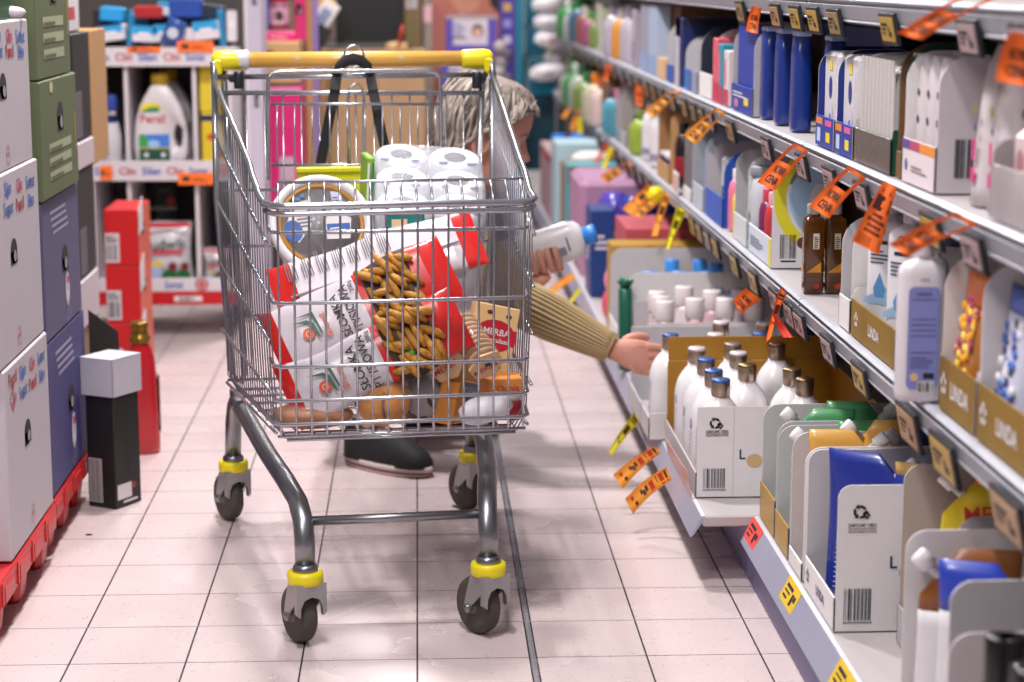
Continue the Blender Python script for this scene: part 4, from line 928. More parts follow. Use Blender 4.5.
for k, px in enumerate((648, 640)):
    bottle('lotion_bottle', 'white bottle with grey band, %s of two on the middle shelf under the orange flag' % ('nearer', 'farther')[k], 'bottle', (XE + .045, ym(px), ZM + .001), RZ, bprof(.05, .16, .3, .5), lot, (.026, .03, .157, M('#c2bcc6', .35)), sx=1.2, sy=.8, group='white double bottles', deco=lambda m: m.lathe([(.0512, .02), (.0514, .022), (.0514, .04), (.0512, .042)], M('#8d8aa4', .4), n=20, sx=1.2, sy=.8))
# -- upper shelf, nearest first
a, b = yu(1034), yu(988)
clearbox = M('#bdb6ba', .25, alpha=.6)
tray('translucent tray holding pale soap packs at the upper right edge of the photo', XE, a, b, ZU, .22, .1, .07, clearbox, clearbox, clearbox, .02)
for k in (1,):
    m = MB(); m.box((0, 0, .055), (.07, .045, .11), M('#d5c3c4', .45), .015); m.disc((Vector((0, -.0227, 0)), X3, Z3, -Y3), 0, .07, .016, M('#b57a86', .5)); m.build('soap_pack', None, (XE + .045, a + .06 + .085 * k, ZU + .006), RZ, ('pale pink soap pack standing in the translucent tray', 'pack', 'pale pink soap packs'))
for k, px in enumerate((985, 968)):
    y = yu(px) + .04; t = thing('tall_pack', 'tall white pink-printed pack, %s of the pair beside the translucent tray' % ('right', 'left')[k], 'pack', (XE + .05, y + .0, ZU + .001), RZ, 'tall white packs with pink print')
    m = MB(); R = []
    for i in range(9):
        f = i / 8; R.append([(math.copysign(abs(math.cos(u)) ** .6, math.cos(u)) * .04 * (1 - .35 * f ** 4), math.sin(u) * .034 * (1 - f) ** .4 + .0, .215 * f) for u in [2 * PI * j / 18 for j in range(18)]])
    m.loft(R, M('#c4bcc0', .4)); fr = (Vector((.0405, 0, 0)), Y3, Z3, X3); f2 = (Vector((0, -.034, 0)), X3, Z3, -Y3)
    for F_ in (fr, f2):
        m.rect(F_, -.012, .03, .02, .02, M('#d03a86', .5)); m.rect(F_, -.008, .06, .014, .03, M('#d03a86', .5)); m.disc(F_, 0, .13, .008, M('#7c7434', .5)); m.disc(F_, .004, .105, .006, M('#3c4a7c', .5))
    m.build('bag', t)
a, b = yu(934), yu(901)
def side_wt(m, f, D, h):
    m.bars(f, .028, .022, .036, .055, INK, 12, seed=7)
def front_wt(m, fr, w, h):
    m.rect(fr, -w / 2, h * .78, w * .25, h * .22, M('#5a4a8c', .5)); m.rect(fr, -w / 4, h * .78, w * .3, h * .22, M('#b04a6a', .5)); m.rect(fr, w * .05, h * .78, w * .45, h * .22, M('#e08a3a', .5)); m.lines(fr, -w * .2, h * .3, w * .5, h * .18, 2, M('#8c7a8c', .5)); m.disc(fr, -w * .36, h * .42, h * .14, M('#5a6a9c', .5))
tray('white tray with barcode on its side and orange-striped front on the upper shelf', XE, a, b, ZU, .075, .195, .065, M('#c3bcc2', .6), CARDW, M('#d8cdd2', .6), .045, None, None, side_wt, front=front_wt)
for k in range(4):
    m = MB(); R = []
    for i in range(9):
        f = i / 8; R.append([(math.copysign(abs(math.cos(u)) ** .7, math.cos(u)) * .022 * (1 - .6 * f ** 6), math.sin(u) * .016 * (1 - .3 * f ** 6), .185 * f) for u in [2 * PI * j / 16 for j in range(16)]])
    m.loft(R, M('#cbc3c8', .35))
    for z in (.13, .09, .05): m.disc((Vector((0, -.0162, 0)), X3, Z3, -Y3), 0, z, .006, M('#4a3a4c', .5))
    m.build('tube', None, (XE + .03, a + .05 + .058 * k, ZU + .006), RZ, ('white tube with dark dots in the orange-striped tray, %s from its near end' % ORD[k], 'tube', 'white tubes in the orange-striped tray'))
a, b = yu(899), yu(892)
tray('tall brown display with dark green rim behind the stacked white cards', XE + .004, a, b, ZU, .3, .205, .04, DGREEN, M('#6b4a2c', .7), M('#6b4a2c', .7), .05)
a, b = yu(890), yu(853)
tray('dark carton with silver foil front holding white cards, right of the navy-lipped trays', XE, a, b, ZU, .16, .07, .055, DGREEN, CARDG, M('#7a7a76', .35, .6, var=.5, scale=60), .004)
for k in range(9):
    m = MB(); P = rounded(.15, .175, .17, .05); m.prism([(p, q) for p, q in P], (.012, 0, 0), Y3, Z3, X3, .024, M('#b4b0ae', .6)); m.build('white_card_pack', None, (XE + .006, a + .028 + (b - a - .03) * k / 9, ZU + .006), RZ, ('thin rounded white card pack in the silver-fronted carton, %s from its near end' % ORD[k], 'pack', 'thin white card packs'))
def side_nv(m, f, D, h):
    m.disc(f, .05, h * .62, .013, M('#1c3c86', .4), .0008, .02); m.rect(f, .038, h * .8, .026, .018, M('#e0c83c', .5)); m.disc(f, .055, h * .3, .02, M('#c8c2d2', .5), .0007, .026); m.disc(f, .052, h * .29, .008, M('#7a5a9c', .5), .0009)
def front_nv(m, fr, w, h):
    m.rect(fr, -w * .45, h * .72, w * .35, h * .22, M('#e0803c', .5)); m.rect(fr, w * .05, h * .72, w * .35, h * .2, M('#d05a9a', .5)); m.rect(fr, w * .1, h * .2, w * .22, h * .32, M('#e4cf2c', .5)); m.rect(fr, -w * .4, h * .15, w * .2, h * .45, M('#b9c6e0', .5))
for k, (p0, p1) in enumerate(((852, 834), (833, 815))):
    tray('white arched tray with navy front and yellow square, %s of the pair' % ('right', 'left')[k], XE, yu(p0), yu(p1), ZU, .12, .178, .055, CARDW, M('#1c2f7c', .5), M('#1f3f9c', .45), .045, None, None, side_nv, front=front_nv)
tubeb = M('#14307f', .3, coat=.4)
for k, (p0, p1) in enumerate(((852, 834), (833, 815))):
    y = (yu(p0) + yu(p1)) / 2; m = MB(); m.box((0, 0, .083), (.12, .07, .166), M('#c9c5cb', .5), .008)
    for F_ in ((Vector((.0602, -.05, 0)), Y3, Z3, X3), (Vector((-.05, -.0352, 0)), X3, Z3, -Y3)): side_nv(m, F_, .1, .166)
    m.build('white_carton', None, (XE + .045, y, ZU + .006), RZ, ('white printed carton inside the %s navy-fronted tray' % ('right', 'left')[k], 'carton', 'white printed cartons'))
for k, px in enumerate((818, 788, 772, 758)):
    y = yu(px) + .035; m = MB(); R = []
    for z, q in ((0, .027), (.004, .0285), (.03, .0285), (.15, .027), (.185, .024), (.188, .02)):
        R.append([(math.copysign(abs(math.cos(u)) ** .6, math.cos(u)) * q * 1.1, math.copysign(abs(math.sin(u)) ** .6, math.sin(u)) * q * .7, z) for u in [2 * PI * j / 22 for j in range(22)]])
    m.loft(R, tubeb); b_ = 1; t = thing('blue_bottle', 'dark blue flat bottle on the upper shelf, %s from the camera in its row' % ORD[k], 'bottle', (XE + (.03 if k else .035), y, ZU + .001), RZ, 'dark blue flat bottles')
    m.build('body', t); m = MB(); m.box((0, 0, .192), (.06, .03, .01), M('#9fb0d4', .4), .003); m.build('cap', t)
carton('big navy carton standing deep on the upper shelf behind the blue bottles', XE + .14, yu(812), yu(756), ZU, .2, .205, NAVY, lambda m, f, w, h: (m.rect(f, -w * .1, h * .42, w * .1, h * .12, CARDW), m.rect(f, w * .2, h * .4, w * .1, h * .1, M('#8c6ab0', .5))))
m = MB(); m.sphere((0, 0, .0), (.02, .024, .02), NAVY); 
def front_bt(m, fr, w, h): m.rect(fr, w * .12, h * .3, w * .2, h * .3, M('#e4cf2c', .5)); m.lines(fr, -w * .4, h * .55, w * .7, h * .25, 2, CARDW); m.rect(fr, -w * .35, h * .15, w * .2, h * .3, M('#b07aa0', .5))
tray('navy tray with tall rounded white wall and yellow square on its front', XE, yu(752), yu(731), ZU, .12, .2, .06, M('#b3b0b6', .6), CARDG, M('#1d3c9c', .45), .06, None, None, None, front=front_bt)
carton('navy carton inside the tray with tall white wall', XE + .01, yu(751) + .012, yu(732) - .012, ZU + .006, .09, .19, M('#1d3c9c', .45), None)
def stripe_f(m, f, w, h): m.rect(f, -w * .35, h * .35, w * .3, h * .5, M('#e0707c', .5)); m.rect(f, -w * .5, 0, w, h * .3, M('#c43a56', .5))
for k, (px, cc, nm) in enumerate(((728, '#d8cdd0', 'orange-white'), (722, '#2a8aa4', 'teal'), (717, '#d6586c', 'red and white'))):
    carton('narrow %s carton standing on the upper shelf left of the navy tray' % nm, XE, yu(px), yu(px - 5) - .004, ZU, .1, .13 + .012 * k, M(cc, .5), stripe_f, None, 'narrow bright cartons')
tray('white arched tray with black inside on the upper shelf', XE, yu(712), yu(699), ZU, .22, .175, .06, M('#b9b5ba', .6), M('#1e2436', .5), WHITE, .06)
for k, (p0, p1, cc) in enumerate(((697, 691, '#8d93b4'), (690, 684, '#2f6fc0'))):
    tray('small arched grey tray with %s front on the upper shelf' % ('lilac', 'bright blue')[k], XE, yu(p0), yu(p1), ZU, .2, .14, .055, M('#aeabb2', .6), CARDG, M(cc, .5), .05)
carton('tall navy carton with yellow-topped white side on the upper shelf', XE, yu(682), yu(675), ZU, .3, .19, NAVY, lambda m, f, w, h: (m.rect(f, -w / 2, 0, w * .6, h, M('#b9b5c8', .5)), m.rect(f, -w / 2, h * .72, w * .6, h * .28, M('#d4c62c', .5))), lambda m, f, D, h: m.rect(f, 0, h * .88, D, h * .1, M('#0e1530', .5)))
tray('pale arched tray with blue front beside the tall navy carton', XE, yu(673), yu(666), ZU, .25, .175, .05, M('#a8a3ac', .6), CARDG, M('#2f5cae', .5), .06)
carton('low tan card box on the upper shelf edge', XE - .0, yu(663), yu(657), ZU, .03, .06, M('#d0ab82', .7), None)
carton('brown cardboard display wall on the upper shelf', XE + .05, yu(663), yu(645), ZU, .24, .215, M('#6d4c30', .8), None)
for k, (p0, p1, cc) in enumerate(((656, 648, '#a9b9d2'), (647, 640, '#9a9cae'))):
    t = carton('tall %s pack on the upper shelf left of the tan card box' % ('pale blue', 'grey-lilac')[k], XE, yu(p0) + .002, yu(p1), ZU, .045, .215, M(cc, .4), lambda m, f, w, h: m.rect(f, -w * .5, 0, w, h * .28, M('#8fa6cc', .5)), None, 'tall pale packs')
# -- the small far goods on both upper shelves, shrinking down the aisle
def small(shelf, px, kind, c1, c2, hh, label, ww=None, dx=.04):
    X, Z = XE, (ZM if shelf == 'm' else ZU); y = yl(px, X, Z); r = (ww or .07) / 2 * (.78 if px < 604 else .9)
    if kind == 'b': bottle('bottle', label, 'bottle', (X + dx, y, Z + .001), RZ, bprof(r, hh * .78, .3, .4), M(c1, .35), (r * .55, hh * .24, hh * .76, M(c2, .4)), group='small far bottles')
    elif kind == 't': tray(label, X, y - r, y + r, Z, .25, hh, .05, M(c1, .6), M(c1, .6), M(c2, .5), .05)
    else: carton(label, X, y - r, y + r, Z, .1, hh, M(c1, .5), lambda m, f, w, h: m.rect(f, -w * .4, h * .1, w * .8, h * .35, M(c2, .5)))
for a_ in ((633, 'c', '#a9a2ae', '#8c7a9c', .19, 'grey pack with lilac print on the upper shelf, next beyond the pale packs', .12), (627, 'b', '#b4b0bc', '#7c6a9c', .2, 'white bottle with purple cap on the upper shelf', .1), (621, 'b', '#aaa6b0', '#b8b8c4', .2, 'white bottle with pale cap on the upper shelf beside purple-capped one', .1),
           (615, 'b', '#c98a3a', '#c8c0c4', .19, 'amber bottle with grey cap on the upper shelf', .12), (609, 'b', '#a8a2b0', '#8a8098', .2, 'pale bottle with lilac cap on the upper shelf', .14), (603, 't', '#a8a894', '#b8b4b0', .2, 'olive-grey arched tray on the upper shelf', .2), (597, 'c', '#b4b8a4', '#7c9a5c', .19, 'sage green pack on the upper shelf', .2),
           (591, 'b', '#7a8f4c', '#4a8a3a', .14, 'lime bottle with green cap on the upper shelf', .13), (586, 'b', '#a0587c', '#4a9a3a', .15, 'pink bottle with bright green cap on the upper shelf', .16), (581, 'b', '#9a5a48', '#d8d0c8', .17, 'red bottle with cream cap on the upper shelf', .16), (576, 'b', '#4a6a80', '#1f7a3c', .2, 'blue bottle with dark green cap on the upper shelf', .2), (571, 'b', '#b0b4b8', '#2f7a3a', .17, 'white bottle with green cap near the far end of the upper shelf', .2), (567, 'b', '#3f8a4a', '#e8e4e8', .2, 'green bottle with white cap at the far end of the upper shelf', .24)):
    small('u', *a_)
for a_ in ((633, 'b', '#8fa83c', '#6a8a34', .15, 'lime green bottle on the middle shelf left of the white double bottles', .12), (627.5, 'b', '#2a2c3c', '#14161e', .12, 'slim black bottle on the middle shelf', .07), (623, 't', '#a59f9c', '#b8b4b4', .2, 'grey arched tray on the middle shelf, nearer of two', .22), (617.5, 't', '#b0a8ac', '#7a9aa0', .21, 'grey arched tray with teal front, farther of two on the middle shelf', .22),
           (611.5, 'b', '#4a8a9c', '#c0607a', .18, 'teal bottle with pink cap on the middle shelf, nearer of two', .14), (607.5, 'b', '#4a9cb4', '#2c3a4c', .17, 'teal bottle with dark cap on the middle shelf, farther of two', .14), (603, 'c', '#7a5a44', '#c86a2c', .2, 'brown and orange pack on the middle shelf', .22), (598.5, 'b', '#c9b4ae', '#c0562c', .19, 'beige bottle with rust cap on the middle shelf', .2), (594, 'b', '#b8b098', '#e8841c', .2, 'cream bottle with bright orange cap on the middle shelf', .24),
           (589.5, 'c', '#10402c', '#c8c4c0', .2, 'dark green carton with white label on the middle shelf', .24), (584.5, 'b', '#78904c', '#3a7a4a', .18, 'leaf green bottle with green cap on the middle shelf', .24), (580, 'b', '#a8b0a4', '#2a5a3c', .2, 'white bottle with dark green cap on the middle shelf', .24), (576, 'b', '#3a8a54', '#d8e0d8', .2, 'green bottle with white cap on the middle shelf', .26), (572, 'b', '#9aa898', '#5a8a5a', .18, 'pale green bottle near the far end of the middle shelf', .26), (568, 'c', '#5a7a4a', '#e0e0dc', .2, 'olive green carton at the far end of the middle shelf', .3)):
    small('m', *a_)
# second row behind the far small goods, so that the shelves are full in depth
for sh, Z in (('upper', ZU), ('middle', ZM)):
    rn = random.Random(5 if sh == 'upper' else 6)
    for k in ((8, 10, 11) if sh == 'upper' else ()):
        y = 6.6 + .34 * k; cc = rn.choice(('#8a9a6a', '#b8b0b8', '#5a8a5c', '#a8927c', '#7c8aa4', '#c4c0bc')); nm = {'#8a9a6a': 'olive', '#b8b0b8': 'pale grey', '#5a8a5c': 'green', '#a8927c': 'tan', '#7c8aa4': 'slate blue', '#c4c0bc': 'off-white'}[cc]
        carton('%s carton in the rear row of the %s shelf, %s from the near end' % (nm, sh, ORD[(8, 10, 11).index(k)]), XE + .24, y, y + .31, Z, .13, rn.uniform(.17, .2), M(cc, .6), None, None, 'cartons in the rear row of the %s shelf' % sh)
# brown cardboard cartons behind the nearer goods
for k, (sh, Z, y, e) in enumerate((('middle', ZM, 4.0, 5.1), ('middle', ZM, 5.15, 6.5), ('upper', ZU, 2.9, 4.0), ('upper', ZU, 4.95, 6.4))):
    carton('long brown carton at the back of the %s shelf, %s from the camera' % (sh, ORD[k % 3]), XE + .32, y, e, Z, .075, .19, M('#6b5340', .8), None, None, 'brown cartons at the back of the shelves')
# ================================================================ left side: pallets, stacked cartons (front faces look +X, rz = +90 degrees)
LX = -.745; RL = PI / 2
redp = M('#c01f22', .4, var=.08)
def pallet(label, y0, y1, x1):
    t = thing('plastic_pallet', label, 'pallet', (x1 - .19, (y0 + y1) / 2, 0), RL, 'red plastic pallets')
    L = y1 - y0; m = MB()
    m.box((0, 0, .105), (L, .38, .018), redp, .003); m.box((0, -.183, .088), (L, .012, .05), redp, .003)
    n = 4
    for k in range(n):
        x = -L / 2 + L * (k + .5) / n; m.box((x, -.1905, .085), (L / n * .62, .006, .032), redp, .002); m.box((x - L / n * .38, -.1895, .09), (.012, .006, .044), redp, .002)
    m.box((0, .183, .088), (L, .012, .05), redp, .003); m.build('deck', t)
    for sx in (-1, 0, 1):
        for sy in (-1, 1):
            m = MB(); c = Vector((sx * (L / 2 - .06), sy * .135, 0)); R = []
            for z, q in ((0, .032), (.006, .036), (.08, .045)): R.append([(c.x + q * a, c.y + q * b, z) for a, b in ((-1, -.7), (-.7, -1), (.7, -1), (1, -.7), (1, .7), (.7, 1), (-.7, 1), (-1, .7))])
            m.loft(R, redp, smooth=False); m.build('foot', t)
    return t
pallet('red plastic pallet under the stack of white cartons', 3.5, 4.07, LX + .004)
pallet('red plastic pallet under the purple carton, behind the first pallet', 4.085, 4.56, LX - .005)
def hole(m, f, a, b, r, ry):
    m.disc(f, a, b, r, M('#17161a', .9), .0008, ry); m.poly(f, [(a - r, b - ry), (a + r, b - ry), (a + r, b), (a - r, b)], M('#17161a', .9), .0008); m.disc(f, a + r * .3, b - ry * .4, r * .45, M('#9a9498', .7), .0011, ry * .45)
wbox = M('#beb7bf', .65, var=.03)
LOGO = [('#b0343c', 'Persil'), ('#4a6fc0', 'Silan'), ('#c0506a', 'Clin'), ('#3f6ab0', 'Somat')]
def logos(m, f, w, h):
    for r in range(2):
        for k in range(4):
            c, s = LOGO[(k + r * 2) % 4]; m.txt(f, -w * .33 + w * .22 * k, h * .93 - r * h * .105 - k * .004, .036, s, M(c, .5), rot=-.0, maxw=w * .18)
            m.disc(f, -w * .33 + w * .22 * k, h * .89 - r * h * .105, .012, M(c, .5), .0008, .008)
    hole(m, f, -.02, h * .57, .03, .024)
    m.arc(f, 0, h * .1, .016, .0185, 0, 2 * PI, M('#c07a7c', .5)); m.rect(f, -.012, h * .095, .024, .006, M('#c07a7c', .5))
def stackbox(label, y0, y1, z, h, mat, front, group, D=.36, x=LX, name='carton', side=None):
    w = y1 - y0; m = MB(); m.box((0, D / 2, h / 2), (w, D, h), mat, .003)
    f = (Vector((0, 0, 0)), X3, Z3, -Y3)
    if front: front(m, f, w, h)
    fl = (Vector((-w / 2, 0, 0)), -Y3, Z3, -X3)
    if side: side(m, fl, D, h)
    return m.build(name, None, (x, (y0 + y1) / 2, z + .0005), RL, (label, 'carton', group))
def side_pic(m, f, D, h):   # end face towards the camera, cut open to show printed bottles
    m.rect(f, -.14, h * .12, .11, h * .8, M('#8f95b4', .6)); m.disc(f, -.09, h * .4, .04, M('#d8d6e0', .5), .0009, h * .28); m.rect(f, -.12, h * .3, .05, h * .12, M('#2d4c9c', .5), .0012)
GW = 'white cartons with rows of small logos'
stackbox('white carton with logo rows and hand hole, lowest of its stack, on red pallet', 3.63, 4.06, .117, .352, wbox, logos, GW, side=side_pic)
stackbox('white carton with logo rows and oval hand hole, middle one of its stack', 3.56, 4.055, .4705, .345, wbox, logos, GW, x=LX - .004)
stackbox('white carton with logo rows and oval hand hole, topmost of its stack', 3.56, 4.045, .8165, .27, wbox, logos, GW, x=LX - .01)
carton('dark green carton lying on top of the white carton stack', LX - .33, 3.6, 4.0, 1.088, .3, .12, M('#1c4a24', .6), None)
m = MB(); m.sphere((0, 0, .012), (.03, .02, .012), M('#c8c2c8', .5), 10, 6); m.build('crumpled_wrap', None, (LX - .03, 3.99, 1.088), 0, ('scrap of pale film on the topmost white carton', 'wrap'))
purp = M('#5b5578', .6, var=.1, scale=4); purp2 = M('#3c3a74', .55, var=.12, scale=4); grn = M('#5f6a4a', .65, var=.12, scale=4)
def purple_front(m, f, w, h):
    for k in range(4): m.rect(f, -w * .3 + .01 * k, h * .88 - k * h * .05, w * .42, h * .022, M('#a49fc0', .5))
    hole(m, f, w * .06, h * .5, .035, .028)
    m.disc(f, w * .1, h * .26, .026, M('#c8c4d8', .5), .0009, h * .13); m.rect(f, w * .08, h * .3, .03, h * .05, M('#c05a4a', .5), .0012); m.rect(f, w * .06, h * .18, .035, h * .06, CARDW, .0012)
    for k in range(7): t = -2.4 + k * .28; m.poly(f, [(w * .1, h * .18), (w * .1 + .06 * math.cos(t) - .002, h * .18 + .05 * math.sin(t)), (w * .1 + .06 * math.cos(t) + .003, h * .18 + .05 * math.sin(t))], M('#8f8cb8', .5), .001)
def green_front(m, f, w, h):
    for k in range(3): m.rect(f, -w * .3, h * (.38 - .12 * k), w * .6, h * .075, M('#aab094', .5)); m.lines(f, -w * .28, h * (.39 - .12 * k), w * .5, h * .05, 1, M('#5f6a4a', .5), .0012, th=.5)
    hole(m, f, w * .02, h * .66, .035, .03); m.disc(f, -w * .2, h * .93, .02, M('#c8c29a', .5), .0009, .012); m.rect(f, w * .42, h * .3, .01, h * .35, M('#b09a3c', .5))
GP = 'tall cartons of the second stack'
stackbox('dark purple carton on the red pallet with a hand hole and white starburst', 4.09, 4.55, .117, .318, purp2, purple_front, GP, x=LX - .006)
stackbox('greyish purple carton with a hand hole, under the green cartons', 4.09, 4.53, .437, .285, purp, purple_front, GP, x=LX - .006)
stackbox('olive green carton with a hand hole, directly on the purple one', 4.085, 4.52, .724, .238, grn, green_front, GP, x=LX)
stackbox('olive green carton with a hand hole, topmost and cut off by the photo edge', 4.085, 4.48, .964, .27, grn, green_front, GP, x=LX - .002)
# black cartons with brown edge further back
blk = M('#1d1b1c', .6); XB2 = -.83
def black_front(m, f, w, h):
    m.rect(f, -w * .42, h * .04, w * .36, h * .42, M('#8d8790', .6)); m.bars(f, -w * .4, h * .05, w * .32, h * .4, M('#5c5860', .6), 10, seed=3)
def side_brown(m, f, D, h): m.rect(f, -D, 0, D, h, CARDB, .0006)
for k, (z, h, lab) in enumerate(((.31, .118, 'low pinkish white carton between the black cartons and the lidded black box'), (.43, .268, 'black carton with grey label, lower of the two beside the red cartons'), (.6995, .066, 'thin pale carton between the two black cartons'), (.767, .263, 'black carton with grey label, upper one with a brown card edge'))):
    stackbox(lab, 5.0, 5.26, z, h, (M('#c8bcc4', .6), blk, M('#c8bcc4', .6), blk)[k], black_front if k % 2 else None, 'black cartons by the back display', D=.2, x=XB2 + (.0 if k % 2 else .004))
m = MB(); m.box((0, 0, .09), (.012, .1, .18), CARDB, .001); m.box((0, .0, 0), (.01, .09, .004), CARDB, .001)
carton('bare brown carton holding up the black cartons', XB2 - .0, 5.0, 5.26, 0, .2, .308, M('#8a6c50', .8), None, None, None, rz=RL)
stackbox('white bundle of soap boxes on the upper black carton', 5.02, 5.25, 1.032, .1, M('#d8d2d6', .6), lambda m, f, w, h: m.rect(f, -w * .3, h * .3, w * .5, h * .3, M('#c04a50', .5)), 'soap bundles', D=.15, x=XB2 - .02)
m = MB(); m.box((0, .1, .17), (.25, .2, .34), CARDB, .002); m.build('carton', None, (XB2 + .002, 5.4, .692), RL, ('plain brown carton standing right of the upper black carton', 'carton'))
m = MB(); m.box((0, .1, .345), (.2, .2, .69), M('#5c4a3a', .8), .002); m.build('carton', None, (XB2 - .045, 5.38, .0005), RL, ('dark brown carton under the plain brown one, beside the red cartons', 'carton'))
# red cartons, each with a torn white corner
def redbox(k, z, h):
    t = thing('red_carton', ('red carton with white torn corner flap and barcode, topmost of the three', 'red carton with white corner flap and barcode, middle of the three', 'red carton with white corner, lowest, behind the red bottle')[k], 'carton', (-.858, 5.9, z), 0, 'red cartons with white corners')
    m = MB(); w, d = .098, .26; m.box((0, .13, h / 2), (w, d, h), M('#c4161c', .5), .002)
    f = (Vector((0, 0, 0)), X3, Z3, -Y3); m.rect(f, -w * .48, h * .06, w * .42, h * .52, M('#c9c2c8', .6)); m.bars(f, -w * .45, h * .1, w * .34, h * .28, INK, 10, seed=5 + k); m.lines(f, -w * .45, h * .42, w * .34, h * .13, 3, INK)
    fr = (Vector((w / 2, .13, 0)), Y3, Z3, X3); m.rect(fr, -.13, 0, .26, h, M('#d8604a', .5)); hole(m, fr, -.03, h * .62, .03, .02)
    m.build('box', t)
    m = MB(); m.prism([(-.03, h * .55), (.055, h * .62), (.06, h * 1.16), (.045, h * 1.2), (-.03, h * .98)], (w / 2 + .0045, .02, 0), Y3, Z3, X3, .0015, M('#dcd4d8', .6)); m.build('corner_flap', t)
z = .0
for k, h in ((2, .172), (1, .166), (0, .163)): redbox(k, z + .0005, h); z += h + .002
# black box with white lid standing on the floor
bx = thing('lidded_box', 'tall black carton with white lid standing on the floor beside the pallets', 'carton', (-.676 - .866 * .039 + .5 * .045, 4.44 + .5 * .039 + .866 * .045, 0), math.radians(-30))
m = MB(); m.box((0, 0, .135), (.078, .09, .27), M('#1e1c1d', .55), .002)
f = faces(.078, .09, .27); m.rect(f['front'], -.034, .012, .036, .1, M('#c9c4c8', .6)); m.bars(f['front'], -.032, .014, .032, .096, M('#6d696e', .6), 14, seed=8)
m.rect(f['right'], -.04, .02, .05, .034, M('#d6d2d6', .6)); m.disc(f['right'], .018, .045, .008, M('#8c2a2a', .5)); m.rect(f['right'], -.02, .01, .05, .005, CARDW); m.rect(f['right'], .0, .07, .0015, .2, M('#0c0b0c', .6)); m.rect(f['right'], -.046, .068, .09, .0015, M('#0c0b0c', .6))
m.build('box', bx)
m = MB(); lidm = M('#c4c0cb', .6)
for s in (-1, 1): m.box((s * .043, 0, .298), (.003, .104, .085), lidm, .0008); m.box((0, s * .0505, .298), (.089, .003, .085), lidm, .0008)
m.box((0, 0, .338), (.089, .104, .003), lidm, .0008); m.build('lid', bx)
m = MB(); m.prism([(-.03, 0), (.05, .0), (.04, .36), (-.03, .41)], (0, 0, 0), X3, Z3, -Y3, .002, M('#3a322e', .7)); m.build('card_flap', None, (-.735, 4.69, .0), math.radians(-10), ('dark card flap leaning behind the white lid', 'card'))
# red fabric-softener bottle with gold cap
bt = thing('softener_bottle', 'red plastic laundry bottle with gold cap standing on the tiles by the red cartons', 'bottle', (-.69, 5.0, 0), math.radians(20))
m = MB(); R = []
for z, a, d in ((0, .036, .03), (.004, .041, .034), (.03, .0425, .035), (.12, .039, .032), (.2, .037, .03), (.24, .034, .028), (.265, .026, .024), (.276, .02, .02), (.282, .02, .02)):
    R.append([(math.copysign(abs(math.cos(u)) ** .75, math.cos(u)) * a, math.copysign(abs(math.sin(u)) ** .75, math.sin(u)) * d, z) for u in [2 * PI * j / 24 for j in range(24)]])
m.loft(R, M('#b5141f', .22, coat=.5)); f = (Vector((.041, 0, 0)), Y3, Z3, X3)
m.poly(f, [(-.018, .05), (.016, .06), (.02, .14), (.004, .2), (-.016, .19)], M('#8c1a20', .4), .001); m.disc(f, .004, .17, .014, M('#c88a5a', .4), .0014, .022); m.disc(f, .002, .12, .012, M('#d8a08a', .4), .0014, .018); m.txt(f, 0, .085, .016, 'Silan', CARDW, rot=PI / 2, e=.0018)
m.build('body', bt)
m = MB(); m.lathe([(.022, .278), (.026, .281), (.0265, .292), (.021, .296), (.021, .312), (.0225, .316), (.0225, .328), (.02, .33)], M('#8a6a24', .3, .7), n=22); m.build('cap', bt)
# ================================================================ detergent display at the back left
DY = 6.65; dW = M('#d6cfd4', .5); dG = M('#77716f', .6)
ds = thing('detergent_display', 'white detergent display rack with logo shelf strips and red base shelf', 'display', (-.83, DY, 0))
def dx(px): return gy(px, 170, DY).x + .83
x0, x1 = -.225, .225
m = MB(); m.box((0, .4, .6), (x1 - x0, .012, 1.0), M('#4a4547', .7), .001); m.build('back_panel', ds)
for x in (x0, x1):
    m = MB(); m.box((x, .2, .52), (.014, .4, .82), dW, .002); m.build('side_panel', ds)
for z, nm in ((.135, 0), (.535, 1), (.9, 2)):
    m = MB(); m.box((0, .2, z + .03), (x1 - x0 - .016, .39, .012), dW, .001); s = m.build('shelf', ds)
    m = MB(); hh = (.044, .065, .06)[nm]
    zc = z + (.012 if nm else .04); m.box((0, -.004, zc), (x1 - x0 + .012, .008, hh), dW, .001); f = (Vector((0, -.008, zc)), X3, Z3, -Y3)
    for k, (c, t) in enumerate((('#2a50b0', 'Silan'), ('#b0182c', 'Clin'), ('#2a50b0', 'Silan'), ('#b5303a', 'Clin'), ('#3157b0', 'Somat')) if nm else (('#c0443a', 'Clin'), ('#3157b0', 'Somat'))):
        m.txt(f, (-.185 + .076 * k) if nm else (-.07 + .1 * k), .0, .034, t, M(c, .5), maxw=.06, bold=.02)
    m.arc(f, .2 if nm else .12, 0, .0, .022, 0, 2 * PI, M('#b5404a', .5)); m.arc(f, .2 if nm else .12, 0, .011, .014, 0, 2 * PI, CARDW, .0012)
    m.build('logo_strip', s)
m = MB(); m.box((0, -.004, .13), (x1 - x0 + .012, .012, .043), M('#c0141c', .4), .002); f = (Vector((0, -.0102, .13)), X3, Z3, -Y3); m.rect(f, .03, -.01, .09, .018, CARDW); m.bars(f, .045, -.008, .05, .013, INK, 10); m.build('red_strip', ds)
for x in (-.2, .2):
    m = MB(); m.box((x, .34, .08), (.03, .06, .16), M('#4a3a3a', .6), .002); m.build('foot', ds)
dv = [dx(128), dx(196)]
for k, x in enumerate(dv):
    m = MB(); m.box((x, .2, .722), (.012, .38, .345), dW, .001); m.box((x, .2, .345), (.012, .38, .355), dW, .001); m.build('divider', ds)
m = MB(); hole_f = 0
